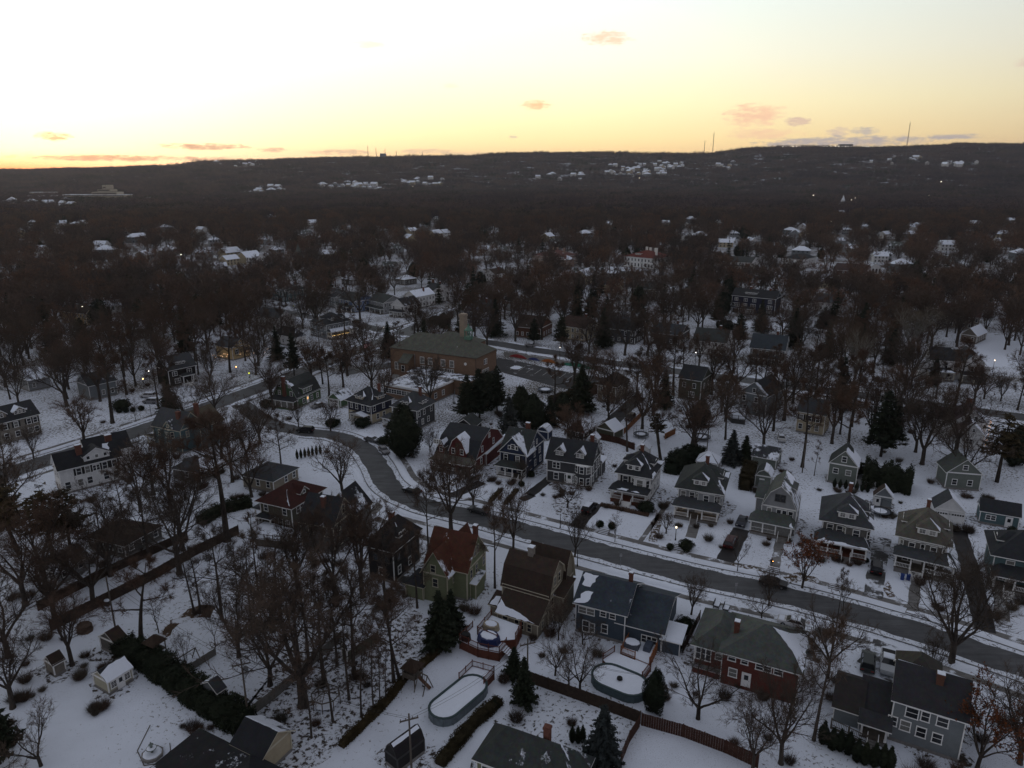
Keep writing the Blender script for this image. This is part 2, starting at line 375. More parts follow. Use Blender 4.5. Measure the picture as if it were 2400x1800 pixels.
def pane_mesh(w, h, gl):
    key = (round(w, 2), round(h, 2), gl.name)
    if key not in _PM: pm = MB(); pm.box(-w / 2, w / 2, -.03, .01, 0, h); _PM[key] = pm.mesh('pane', [gl])
    return _PM[key]
def roofpatch(quad, poly, seed=0, up=.06, amp=.03):
    """snow lying on a slope: poly in (across, up-slope) fractions; ragged edge"""
    rnd = random.Random(seed); eL, eR, tL, tR = [Vector(p) for p in quad]
    def P(u, s): return (eL.lerp(eR, u)).lerp(tL.lerp(tR, u), s)
    nrm = (eR - eL).cross((tL + tR) * .5 - eL).normalized()
    if nrm.z < 0: nrm = -nrm
    pts = []
    for i, (u, s) in enumerate(poly):
        u2, s2 = poly[(i + 1) % len(poly)]; n = max(2, int((P(u2, s2) - P(u, s)).length / .55))
        for k in range(n): a = k / n; j = 0 if k == 0 else amp; pts.append(P(min(1, max(0, u + (u2 - u) * a + rnd.uniform(-j, j))), min(1, max(0.0, s + (s2 - s) * a + rnd.uniform(-j, j)))))
    mb = MB(); top = [p + nrm * up for p in pts]; lo = [p - nrm * .03 for p in pts]
    it = [mb.pt(p) for p in top]; il = [mb.pt(p) for p in lo]; n = len(pts)
    mb.f.append(it); mb.m.append(0)
    for i in range(n): j = (i + 1) % n; mb.f.append([il[i], il[j], it[j], it[i]]); mb.m.append(0)
    return mb
HOUSES = []
class House:
    def __init__(s, label, A, B, h, d, wall, roof='hip', rise=3.0, rc=(.03, .033, .037), rot=None, wall2=None, hz=2.9, trim=None, cov=None, oh=.45, og=None, name='house', cat='house', z0=0.0, brk=(.42, .66), corner=True, wtrim=True, zb=0.0, group=None, band=False, eav=True, C=None, D=None):
        a = at(A[0], A[1], h + zb)
        if isinstance(B, tuple): b = at(B[0], B[1], h + zb); ang = math.atan2(b[1] - a[1], b[0] - a[0])
        else: b = None; ang = R(-27)
        if rot is not None: ang = R(rot)
        W = B if b is None else (b[0] - a[0]) * math.cos(ang) + (b[1] - a[1]) * math.sin(ang)
        if C: c_ = at(C[0], C[1], h + zb); bb = (a[0] + W * math.cos(ang), a[1] + W * math.sin(ang)); d = abs(-(c_[0] - bb[0]) * math.sin(ang) + (c_[1] - bb[1]) * math.cos(ang))
        if D: c_ = at(D[0], D[1], h + zb); d = abs(-(c_[0] - a[0]) * math.sin(ang) + (c_[1] - a[1]) * math.cos(ang))
        if eav:
            ox = (og if og is not None else oh) if roof in ('gablex', 'gambx') else oh; oy = (og if og is not None else oh) if roof in ('gabley', 'gamby') else oh
            a = (a[0] + ox * math.cos(ang) - oy * math.sin(ang), a[1] + ox * math.sin(ang) + oy * math.cos(ang)); W -= 2 * ox; d -= 2 * oy
        s.w = W; s.d = d; HOUSES.append((a[0] + W / 2 * math.cos(ang) - d / 2 * math.sin(ang), a[1] + W / 2 * math.sin(ang) + d / 2 * math.cos(ang), max(W, d) / 2))
        s.h = h; s.ang = ang; s.name = name; s.zb = zb
        s.root = empty(name, (a[0], a[1], zb), ang, label, cat, group); s.org = a
        s.trim = trim or WHITE; s.rc = rc; s.cov = cov or {}; s.wallm = wall; s.nseed = 0; s.quads = {}
        mats = [wall, wall2 or wall, CONC]; mb = MB(); hz_ = hz if wall2 else 0
        if wall2: mb.prism([(0, 0), (W, 0), (W, d), (0, d)], 0, hz, 0, cap=False); mb.prism([(-.02, -.02), (W + .02, -.02), (W + .02, d + .02), (-.02, d + .02)], hz, h, 1, cap=False)
        else: mb.prism([(0, 0), (W, 0), (W, d), (0, d)], 0, h, 1, cap=False)
        mb.prism([(-.04, -.04), (W + .04, -.04), (W + .04, d + .04), (-.04, d + .04)], -.3, .45, 2)
        f, g, q = roof_faces(roof, 0, W, 0, d, h, rise, oh, og, brk); s.q = q
        for pl, sd_ in g: mb.poly(pl, 1)
        s.wall = mb.build('wall', mats, s.root)
        if wtrim:
            tb = MB()
            if corner:
                for (cx, cy) in ((0, 0), (W, 0), (W, d), (0, d)): tb.box(cx - .09 if cx == 0 else cx - .06, cx + .06 if cx == 0 else cx + .09, cy - .09 if cy == 0 else cy - .06, cy + .06 if cy == 0 else cy + .09, .46, h - .05)
            if band: tb.box(-.07, W + .07, -.07, -.01, hz - .12, hz + .1); tb.box(W + .01, W + .07, -.07, d, hz - .12, hz + .1)
            tb.box(-.06, W + .06, -.06, -.005, h - .32, h - .04); tb.box(W + .005, W + .06, -.05, d, h - .32, h - .04); tb.box(-.06, -.005, -.05, d, h - .32, h - .04)
            tb.build('corner_trim', s.trim, s.root)
        s.roof = s.roof_obj(f, s.root, 'roof'); hs_ = min(W, d) / 2 if roof == 'hip' else d / 2 if roof == 'gablex' else W / 2; dz_ = min(.2, oh * rise / hs_); s.slope = (rise + dz_) / (hs_ + oh); s.hb = h - dz_ + s.slope * oh
        s.rt = roof; s.rise = rise
    def roof_obj(s, faces, parent, name, tf=None, cov=None, rc=None):
        mb = MB(); mb.tf = tf; cov = s.cov if cov is None else cov; rc = rc or s.rc
        mats = [roofmat(rc, cov.get(k, 0.0)) for k in 'FRBL'] + [s.trim]
        shell(mb, faces, {'F': 0, 'R': 1, 'B': 2, 'L': 3}, 4); return mb.build(name, mats, parent)
    def fr(s, side):
        return {'F': ((0, 0), (1, 0), (0, -1)), 'R': ((s.w, 0), (0, 1), (1, 0)), 'B': ((s.w, s.d), (-1, 0), (0, 1)), 'L': ((0, s.d), (0, -1), (-1, 0))}[side]
    def side_len(s, side): return s.w if side in 'FB' else s.d
    def win(s, side, u, z, w=.9, h=1.4, n=1, style='', gl=None, off=.02, parent=None, trim=None, o3=None):
        if o3: o, ex, nn = o3
        else: o, ex, nn = s.fr(side); u = u * s.side_len(side) if abs(u) <= 1 else u
        x = o[0] + ex[0] * u + nn[0] * off; y = o[1] + ex[1] * u + nn[1] * off
        fm, _ = window_mesh(w, h, n, trim or s.trim, style); rz = math.atan2(ex[1], ex[0])
        s.nseed += 1
        gl = gl or (CURT if (s.nseed * 7 + int(s.org[0])) % 5 == 0 else GLASS)
        f = place('window', fm, parent or s.root, (x, y, z), rz)
        place('pane', pane_mesh(w, h, gl), f, (0, 0, 0)); return f
    def row(s, side, z, us, **k):
        for u in us: s.win(side, u, z, **k)
    def door(s, side, u, z=.5, w=1.0, h=2.1, c=None, lit=False):
        o, ex, nn = s.fr(side); u = u * s.side_len(side) if abs(u) <= 1 else u
        mb = MB(); mb.box(-w / 2 - .12, -w / 2, -.09, 0, 0, h + .12, 1); mb.box(w / 2, w / 2 + .12, -.09, 0, 0, h + .12, 1); mb.box(-w / 2, w / 2, -.09, 0, h, h + .12, 1)
        mb.box(-w / 2, w / 2, -.05, 0, 0, h, 0); mb.box(-w * .28, w * .28, -.06, -.03, h * .52, h * .88, 2)
        dr = mb.build('door', [c or WHITE, s.trim, LIT if lit else GLASS], s.root, loc=(o[0] + ex[0] * u + nn[0] * .03, o[1] + ex[1] * u + nn[1] * .03, z), rz=math.atan2(ex[1], ex[0]))
        k = MB(); k.box(w * .36, w * .44, -.11, -.05, h * .45, h * .5); k.build('handle', METAL, dr)
    def garage_door(s, side, u, w=2.6, h=2.2, c=None, z=.05):
        o, ex, nn = s.fr(side); u = u * s.side_len(side) if abs(u) <= 1 else u
        mb = MB(); mb.box(-w / 2 - .15, -w / 2, -.08, 0, 0, h + .15, 1); mb.box(w / 2, w / 2 + .15, -.08, 0, 0, h + .15, 1); mb.box(-w / 2, w / 2, -.08, 0, h, h + .15, 1)
        for k in range(4): mb.box(-w / 2, w / 2, -.05 if k % 2 else -.045, 0, h * k / 4 + .012, h * (k + 1) / 4 - .012, 0)
        for k in range(6): x = -w / 2 + w * (k + .5) / 6; mb.box(x - w * .06, x + w * .06, -.07, -.03, h * .79, h * .95, 2)
        mb.build('garage_door', [c or WHITE, s.trim, GLASS], s.root, loc=(o[0] + ex[0] * u + nn[0] * .03, o[1] + ex[1] * u + nn[1] * .03, z), rz=math.atan2(ex[1], ex[0]))
    def bay(s, side, u, w, dep, z0, z1, wz, wh, ww=.8, cap=True, wallm=None, n=3):
        o, ex, nn = s.fr(side); u = u * s.side_len(side) if abs(u) <= 1 else u
        def P(a, b): return (o[0] + ex[0] * a + nn[0] * b, o[1] + ex[1] * a + nn[1] * b)
        k = min(dep, w * .28); pts = [P(u - w / 2, 0), P(u - w / 2 + k, dep), P(u + w / 2 - k, dep), P(u + w / 2, 0)]
        mb = MB(); mb.prism(pts, z0, z1, 0)
        b = mb.build('bay_window', [wallm or s.wallm], s.root)
        t = MB(); e = .1; pt2 = [P(u - w / 2 - e, 0), P(u - w / 2 + k - e * .5, dep + e), P(u + w / 2 - k + e * .5, dep + e), P(u + w / 2 + e, 0)]
        t.prism(pt2, z1, z1 + .14); t.prism(pt2, z0 - .02, z0 + .1); t.build('bay_trim', s.trim, b)
        for zz in (wz if isinstance(wz, (list, tuple)) else [wz]):
            for i in range(3):
                a = Vector(pts[i]); c = Vector(pts[i + 1]); dv = (c - a); L_ = dv.length; dv.normalize(); nv = (dv[1], -dv[0])
                if nv[0] * nn[0] + nv[1] * nn[1] < 0: dv = -dv; a = c; nv = (-nv[0], -nv[1])
                f = s.win(side, L_ / 2, zz, w=min(ww if i != 1 or n < 4 else ww * 2, L_ - .3), h=wh, parent=b, o3=((a[0], a[1]), (dv[0], dv[1]), nv))
    def dormer(s, side, u, w, z0, hh, tp='fhip', rise=1.1, nw=2, ww=.6, wh=.8, wz=.25, cov=None, slope=None, wallm=None, oh=.3, base=None, snow=None, style='', gl=None, L_=None, topz=None, brk=(.42, .66), trim=None):
        o, ex, nn = s.fr(side); SL = s.side_len(side); u = u * SL if abs(u) <= 1 else u
        sl = slope or s.slope; hb = (s.hb if slope is None else s.h) if base is None else base; v0 = (z0 - hb) / sl; zr = z0 + hh + (rise if tp != 'shed' else 0)
        lim = s.d / 2 if side in 'FB' else s.w / 2
        if L_ is None:
            L_ = (zr - hb) / sl - v0
            if s.rt != 'hip' or True: L_ = max(.8, min(L_, lim - v0 - .05))
        def tf(p): a = u + p[0]; b = -(v0 + p[1]); return (o[0] + ex[0] * a + nn[0] * b, o[1] + ex[1] * a + nn[1] * b, p[2])
        mb = MB(); mb.tf = tf; x0, x1 = -w / 2, w / 2
        mb.prism([(x0, 0), (x1, 0), (x1, L_), (x0, L_)], z0 - .35, z0 + hh, 0, cap=False)
        if tp == 'shed':
            rs = rise; f, g, q = roof_faces('shed', x0, x1, 0, L_, z0 + hh, rs, oh, oh * .6)
        else: f, g, q = roof_faces(tp, x0, x1, 0, L_, z0 + hh, rise, oh, oh if tp != 'fhip' else None, brk)
        for pl, sd_ in g:
            if tp != 'shed' and sd_ == 'B': continue
            mb.poly(pl, 0)
        d = mb.build('dormer', [wallm or s.wallm], s.root)
        s.roof_obj(f, d, 'dormer_roof', tf, cov=cov or {})
        if snow:
            for i, (sd_, pl) in enumerate(snow):
                qq = tuple(tf(p) for p in q[sd_]); s.nseed += 1; roofpatch(qq, pl, s.nseed).build('snow_patch', SNOW, d)
        fo = (o[0] - nn[0] * v0, o[1] - nn[1] * v0)
        gap = w / nw
        for i in range(nw): s.win(side, u - w / 2 + gap * (i + .5), z0 + wz, w=ww, h=wh, parent=d, o3=(fo, ex, nn), off=.02, style=style, gl=gl, trim=trim)
        return d
    def porch(s, side, u0, u1, dep, zf=.9, ze=3.1, rise=1.0, posts=4, steps=None, rail=True, rc=None, cov=None, roof='hshed', skirt=None, oh=.4, deck=None, sw=1.4, snow=None, postm=None, col=.24, lit=False, screen=False, z=0):
        o, ex, nn = s.fr(side); SL = s.side_len(side); u0 = u0 * SL if 0 <= u0 <= 1 else u0; u1 = u1 * SL if 0 <= u1 <= 1.001 else u1
        def tf(p): return (o[0] + ex[0] * p[0] - nn[0] * p[1], o[1] + ex[1] * p[0] - nn[1] * p[1], p[2])
        mb = MB(); mb.tf = tf; mb.box(u0, u1, -dep, -.045, zf - .2, zf, 0); mb.box(u0 + .1, u1 - .1, -dep + .1, -.05, 0, zf - .2, 1)
        p = mb.build('porch', [deck or WOODGREY, skirt or CONC], s.root)
        f, g, q = roof_faces(roof, u0, u1, -dep, -.02, ze, rise, oh)
        rr = s.roof_obj(f, p, 'porch_roof', tf, cov=cov or {}, rc=rc)
        if g:
            gb = MB(); gb.tf = tf
            for pl, sd_ in g: gb.poly(pl)
            gb.build('porch_gable', s.trim, p)
        bm_ = MB(); bm_.tf = tf; bm_.box(u0 + .02, u1 - .02, -dep + .02, -dep + .26, ze - .42, ze - .1); bm_.box(u0 + .02, u0 + .24, -dep + .26, -.05, ze - .42, ze - .1); bm_.box(u1 - .24, u1 - .02, -dep + .26, -.05, ze - .42, ze - .1); bm_.build('beam', postm or s.trim, p)
        us = posts if isinstance(posts, (list, tuple)) else [i / (posts - 1) for i in range(posts)]
        xs = [u0 + .15 + (u1 - u0 - .3) * t for t in us]
        for x in xs:
            c = MB(); c.tf = tf; c.box(x - col / 2, x + col / 2, -dep + .04, -dep + .04 + col, zf + .0, ze - .42); c.box(x - col * .68, x + col * .68, -dep, -dep + .08 + col * 1.1, zf, zf + .22); c.build('post', postm or s.trim, p)
        if steps is not None:
            su = u0 + (u1 - u0) * steps; n = max(3, int(zf / .18)); st = MB(); st.tf = tf
            for k in range(n): st.box(su - sw / 2, su + sw / 2, -dep - .3 * (n - k), -dep - .3 * (n - k - 1), 0, zf * (k + 1) / (n + 1))
            stp = st.build('steps', CONC if not skirt else s.trim, p)
            for sx_ in (-1, 1):
                hr = MB(); hr.tf = tf; x = su + sx_ * sw / 2
                hr.bar((x, -dep, zf + .9), (x, -dep - .3 * n, .95), .08); hr.bar((x, -dep - .3 * n, 0), (x, -dep - .3 * n, 1.0), .1)
                for k in range(n): hr.bar((x, -dep - .3 * (k + .5), zf - zf * k / n), (x, -dep - .3 * (k + .5), zf + .85 - zf * k / n), .04)
                hr.build('handrail', s.trim, stp)
        if rail:
            segs = [(a, b, -dep + .14, 0) for a, b in zip(xs, xs[1:]) if not (steps is not None and a < u0 + (u1 - u0) * steps < b)]
            for a, b, yy, _ in segs:
                rb = MB(); rb.tf = tf; rb.box(a, b, yy - .04, yy + .04, zf + .78, zf + .86); rb.box(a, b, yy - .03, yy + .03, zf + .1, zf + .16)
                n = int((b - a) / .22)
                for k in range(1, n): x = a + (b - a) * k / n; rb.box(x - .025, x + .025, yy - .02, yy + .02, zf + .16, zf + .78)
                rb.build('railing', s.trim, p)
            for x in (u0 + .15, u1 - .15):
                rb = MB(); rb.tf = tf; rb.box(x - .04, x + .04, -dep + .3, -.05, zf + .78, zf + .86)
                n = int(dep / .22)
                for k in range(1, n): yy = -dep + dep * k / n; rb.box(x - .02, x + .02, yy - .025, yy + .025, zf, zf + .78)
                rb.build('railing', s.trim, p)
        if screen:
            gb = MB(); gb.tf = tf
            for a, b in zip(xs, xs[1:]): gb.box(a + .14, b - .14, -dep + .12, -dep + .15, zf + .1, ze - .45)
            gb.build('glazing', CURT, p)
        if snow:
            for i, (sd_, pl) in enumerate(snow): s.nseed += 1; roofpatch(tuple(tf(pp) for pp in q[sd_]), pl, s.nseed).build('snow_patch', SNOW, rr)
        if lit:
            for x in ([(u0 + u1) / 2] if lit is True else lit):
                x = x if abs(x) > 1 else u0 + (u1 - u0) * x
                lb = MB(); lb.tf = tf; lb.lathe([(.05, ze - .52), (.14, ze - .6), (.05, ze - .72)], 8, cx=x, cy=-dep * .45); lb.build('porch_light', emit((1, .72, .42), 9.0), p)
        return p
    def chimney(s, x, y, w=.9, d=.7, z0=None, top=None, m=None, cap=True):
        x = x * s.w if abs(x) <= 1 else x; y = y * s.d if abs(y) <= 1 else y
        zt = top or (s.h + s.rise + 1.1); mb = MB(); mb.box(x - w / 2, x + w / 2, y - d / 2, y + d / 2, z0 if z0 is not None else s.h, zt)
        mb.box(x - w / 2 - .07, x + w / 2 + .07, y - d / 2 - .07, y + d / 2 + .07, zt - .35, zt - .1)
        c = mb.build('chimney', m or BRICKC, s.root)
        if cap: k = MB(); k.box(x - w / 2 - .03, x + w / 2 + .03, y - d / 2 - .03, y + d / 2 + .03, zt, zt + .1); k.build('snow_cap', SNOW, c)
    def snow(s, side, poly, amp=.03):
        s.nseed += 1; roofpatch(s.q[side], poly, s.nseed + int(abs(s.org[0]) * 7), amp=amp).build('snow_patch', SNOW, s.roof)
    def wing(s, x0, x1, y0, y1, h, roof, rise, name='wing', wallm=None, cov=None, rc=None, oh=.35, og=None, z0=0, brk=(.42, .66), snow=None, trimh=True):
        mb = MB(); mb.prism([(x0, y0), (x1, y0), (x1, y1), (x0, y1)], z0, h, 0, cap=False)
        f, g, q = roof_faces(roof, x0, x1, y0, y1, h, rise, oh, og, brk)
        for pl, sd_ in g: mb.poly(pl, 0)
        o = mb.build(name, [wallm or s.wallm], s.root); r = s.roof_obj(f, o, name + '_roof', None, cov=cov or {}, rc=rc)
        if trimh:
            tb = MB(); tb.box(x0 - .05, x1 + .05, y0 - .05, y0 - .004, h - .28, h - .04); tb.box(x1 + .004, x1 + .05, y0 - .05, y1, h - .28, h - .04)
            for (cx, cy) in ((x0, y0), (x1, y0)): tb.box(cx - .06, cx + .06, cy - .07, cy + .05, z0, h - .05)
            tb.build('trim', s.trim, o)
        if snow:
            for sd_, pl in snow: s.nseed += 1; roofpatch(q[sd_], pl, s.nseed).build('snow_patch', SNOW, r)
        class W_: pass
        w_ = W_(); w_.o = o; w_.q = q
        def win(side, u, z, **k):
            fr_ = {'F': ((x0, y0), (1, 0), (0, -1)), 'R': ((x1, y0), (0, 1), (1, 0)), 'B': ((x1, y1), (-1, 0), (0, 1)), 'L': ((x0, y1), (0, -1), (-1, 0))}[side]
            ln = (x1 - x0) if side in 'FB' else (y1 - y0)
            return s.win(side, u * ln if abs(u) <= 1 else u, z, parent=o, o3=fr_, **k)
        w_.win = win; return w_
# ================================================================= trees
def np_mesh(name, V, Fc, mats, k=3):
    V = np.asarray(V, np.float32); Fc = np.asarray(Fc, np.int32); me = bpy.data.meshes.new(name)
    me.vertices.add(len(V)); me.vertices.foreach_set('co', V.ravel()); me.loops.add(Fc.size); me.loops.foreach_set('vertex_index', Fc.ravel())
    me.polygons.add(len(Fc)); me.polygons.foreach_set('loop_start', np.arange(0, Fc.size, k, dtype=np.int32))
    try: me.polygons.foreach_set('loop_total', np.full(len(Fc), k, np.int32))
    except Exception: pass
    for m in mats: me.materials.append(m)
    me.update(calc_edges=True); return me
def bark(c, c2=None):
    m, t, b = newmat('bark'); b.inputs['Roughness'].default_value = .95; b.inputs['Specular IOR Level'].default_value = .1
    co = nd(t, 'ShaderNodeTexCoord'); mp = nd(t, 'ShaderNodeMapping'); mp.inputs['Scale'].default_value = (3, 3, .7); lk(t, co.outputs['Object'], mp.inputs[0])
    n1 = nd(t, 'ShaderNodeTexNoise', Scale=1.5, Detail=6.0); lk(t, mp.outputs[0], n1.inputs['Vector']); f = tramp(t, n1.outputs[0], [(.35, 0.0), (.65, 1.0)])
    lk(t, tmix(t, f, tuple(x * .65 for x in c), c2 or tuple(x * 1.3 for x in c)), b.inputs['Base Color']); return m
def leafm(c, name='leaf', var=.45):
    m, t, b = newmat(name); b.inputs['Roughness'].default_value = .9; b.inputs['Specular IOR Level'].default_value = .08
    co = nd(t, 'ShaderNodeTexCoord'); n1 = nd(t, 'ShaderNodeTexNoise', Scale=1.1, Detail=3.0); lk(t, co.outputs['Object'], n1.inputs['Vector'])
    oi = nd(t, 'ShaderNodeObjectInfo'); f = tramp(t, n1.outputs[0], [(.3, 0.0), (.7, 1.0)])
    c1 = tmix(t, f, tuple(x * (1 - var) for x in c), tuple(x * (1 + var) for x in c))
    c2 = tmix(t, oi.outputs['Random'], (.78, .80, .84), (1.25, 1.12, 1.05))
    lk(t, tmix(t, 1.0, c1, c2, 'MULTIPLY'), b.inputs['Base Color']); return m
BARK = bark((.060, .050, .043)); BARKD = bark((.045, .037, .031)); BARKP = bark((.13, .125, .115), (.28, .27, .25))
TWIG = leafm((.085, .066, .053), 'twigs', .25); TWIGR = leafm((.086, .060, .046), 'reddish_twigs', .25); TWIGG = leafm((.11, .10, .08), 'grey_twigs', .25)
LEAFB = leafm((.13, .045, .018), 'rust_leaves'); NEEDLE = leafm((.020, .027, .017), 'needles'); NEEDLEG = leafm((.030, .038, .038), 'blue_needles'); NEEDLEB = leafm((.042, .034, .018), 'brown_needles')
def grow(seed, H=16, fork=.3, limbs=5, spread=.9, r0=.38, lead=False, upw=.35, lv2=8, lv3=7, tw=10, twl=1.1, tww=.028, vase=False, lean=0, leaf=0, sub=2):
    rnd = random.Random(seed); tm = MB(); cm = MB(); TV = []; 
    LV = []
    def rv(): return Vector((rnd.gauss(0, 1), rnd.gauss(0, 1), rnd.gauss(0, 1))).normalized()
    def path(p, d, L_, n, wander, trop):
        pts = [p.copy()]
        for i in range(n):
            d = (d + rv() * wander + Vector((0, 0, trop))).normalized(); p = p + d * (L_ / n); pts.append(p.copy())
        return pts
    def pick(pts, t):
        k = min(len(pts) - 2, int(t * (len(pts) - 1))); f = t * (len(pts) - 1) - k
        return pts[k].lerp(pts[k + 1], f), (pts[k + 1] - pts[k]).normalized()
    def side(d, ang):
        o = d.cross(rv()); 
        if o.length < .01: o = Vector((1, 0, 0))
        o.normalize(); return (d * math.cos(ang) + o * math.sin(ang)).normalized()
    def twigs(pts, n, L_):
        for i in range(n):
            p, d = pick(pts, rnd.uniform(.15, 1.0)); d2 = (side(d, rnd.uniform(.3, .9)) + Vector((0, 0, .15))).normalized(); l = L_ * rnd.uniform(.5, 1.2)
            q = p + d2 * l; TV.append((p, q, tww))
            for k in range(sub): pp = p.lerp(q, rnd.uniform(.2, .8)); d3 = side(d2, rnd.uniform(.4, .9)); TV.append((pp, pp + d3 * l * rnd.uniform(.35, .7), tww * .75))
            if leaf:
                for k in range(leaf): LV.append(p.lerp(q, rnd.uniform(.1, 1.1)))
    def br3(p, d, L_, r):
        pts = path(p, d, L_, 3, .22, .05); cm.tube(pts, [r, r * .75, r * .5, r * .25], 3, cap=False); twigs(pts, tw, twl)
    def br2(p, d, L_, r):
        pts = path(p, d, L_, 5, .2, .06 if not vase else .12); cm.tube(pts, [r * (1 - .16 * i) for i in range(6)], 4, cap=False)
        for i in range(lv3): t = .18 + .82 * (i + rnd.random()) / lv3; q, dd = pick(pts, min(t, 1)); br3(q, side(dd, rnd.uniform(.45, .95)), L_ * rnd.uniform(.35, .6) * (1.15 - .5 * t), r * .45)
        twigs(pts, tw // 2, twl)
    def limb(p, d, L_, r, lv=None):
        pts = path(p, d, L_, 8, .14, upw * .12 if not vase else .06); tm.tube(pts, [r * (1 - .105 * i) for i in range(9)], 6, cap=False)
        n = lv or lv2
        for i in range(n): t = .25 + .75 * (i + rnd.random() * .8) / n; q, dd = pick(pts, min(t, 1)); br2(q, side(dd, rnd.uniform(.5, .95)), L_ * rnd.uniform(.35, .6) * (1.2 - .6 * t), r * .38 * (1.15 - .5 * t))
    base = Vector((0, 0, -.3)); hf = H * fork
    if lead:
        pts = path(base, Vector((lean, 0, 1)).normalized(), H * .97, 12, .035, .05); tm.tube([base - Vector((0, 0, .0))] + pts[1:], [r0 * 1.25] + [r0 * (1 - .075 * i) for i in range(1, 13)], 8, cap=False)
        for i in range(limbs):
            t = fork + (1 - fork) * (i + rnd.random() * .7) / limbs; q, dd = pick(pts, min(t, .98)); a = i * 2.4 + rnd.uniform(-.4, .4); e = rnd.uniform(.3, .75)
            limb(q, Vector((math.cos(a) * math.cos(e), math.sin(a) * math.cos(e), math.sin(e))), H * .36 * spread * (1.25 - .85 * (t - fork) / (1 - fork)), r0 * .42 * (1.2 - .7 * t), lv=max(3, lv2 - 2))
    else:
        pts = path(base, Vector((lean, 0, 1)).normalized(), hf + .3, 4, .05, .05); tm.tube(pts, [r0 * 1.45, r0 * 1.08, r0, r0 * .97, r0 * .92], 9, cap=False)
        top = pts[-1]; a0 = rnd.uniform(0, 6)
        for i in range(limbs):
            a = a0 + i * 2 * math.pi / limbs + rnd.uniform(-.3, .3); inc = rnd.uniform(.35, .85) * spread if i else .12
            if vase: inc = rnd.uniform(.25, .55) * spread
            d = Vector((math.cos(a) * math.sin(inc), math.sin(a) * math.sin(inc), math.cos(inc)))
            limb(top - Vector((0, 0, rnd.uniform(0, .18) * hf if i else 0)), d, (H - hf) * rnd.uniform(.78, 1.0) / max(.75, math.cos(inc * .7)), r0 * rnd.uniform(.5, .68))
    A = np.array([[*p, *q, ww] for p, q, ww in TV], np.float64); P0 = A[:, :3]; Q = A[:, 3:6]; wd = A[:, 6:7]
    D = Q - P0; rs = np.random.RandomState(seed); o = np.cross(D, rs.normal(size=D.shape)); o /= np.linalg.norm(o, axis=1)[:, None] + 1e-9
    tv = np.stack([P0 - o * wd, P0 + o * wd, Q], 1).reshape(-1, 3)
    tf_ = np.arange(len(tv)).reshape(-1, 3)
    return tm, cm, tv, tf_, LV
def crown_mesh(name, cm, tv, tf_, mats, LV=None, ls=.16, seed=0, twi=1):
    V = np.array(cm.v, np.float64).reshape(-1, 3); tri = []
    for f in cm.f: tri.append((f[0], f[1], f[2])); tri.append((f[0], f[2], f[3]))
    Fq = np.array(tri, np.int64).reshape(-1, 3); off = len(V)
    VV = [V, tv]; FF = [Fq, tf_ + off]; mi = [np.zeros(len(Fq), int), np.full(len(tf_), twi)]; off += len(tv)
    if LV:
        rs = np.random.RandomState(seed + 5); P = np.array([list(p) for p in LV]); a = rs.normal(size=P.shape); a /= np.linalg.norm(a, axis=1)[:, None]; b = np.cross(a, rs.normal(size=P.shape)); b /= np.linalg.norm(b, axis=1)[:, None]
        s = ls * rs.uniform(.6, 1.3, (len(P), 1)); q = np.stack([P - a * s, P + b * s, P + a * s - b * s * .3], 1).reshape(-1, 3)
        VV.append(q); FF.append(np.arange(len(q)).reshape(-1, 3) + off); mi.append(np.full(len(P), 2))
    me = np_mesh(name, np.concatenate(VV), np.concatenate(FF), mats); me.polygons.foreach_set('material_index', np.concatenate(mi).astype(np.int32)); return me
def make_tree(seed, twig=None, bk=None, leafs=None, ls=.16, **k):
    tm, cm, tv, tf_, LV = grow(seed, **k); bk = bk or BARK
    me_t = tm.mesh('trunk', [bk], smooth=True); me_c = crown_mesh('crown', cm, tv, tf_, [bk, twig or TWIG] + ([leafs] if leafs else []), LV, ls, seed); return me_t, me_c
def tris_at(P, N_, s, rs, flat=.35):
    """small leaf triangles at points P, roughly facing N_"""
    a = np.cross(N_, rs.normal(size=P.shape)); a /= np.linalg.norm(a, axis=1)[:, None] + 1e-9; b = np.cross(N_, a); b /= np.linalg.norm(b, axis=1)[:, None] + 1e-9
    b = b + N_ * rs.uniform(-1, 1, (len(P), 1)) * (1 - flat); s = s * rs.uniform(.55, 1.3, (len(P), 1))
    return np.stack([P - a * s * .6, P + a * s * .6, P + b * s * 1.5], 1).reshape(-1, 3)
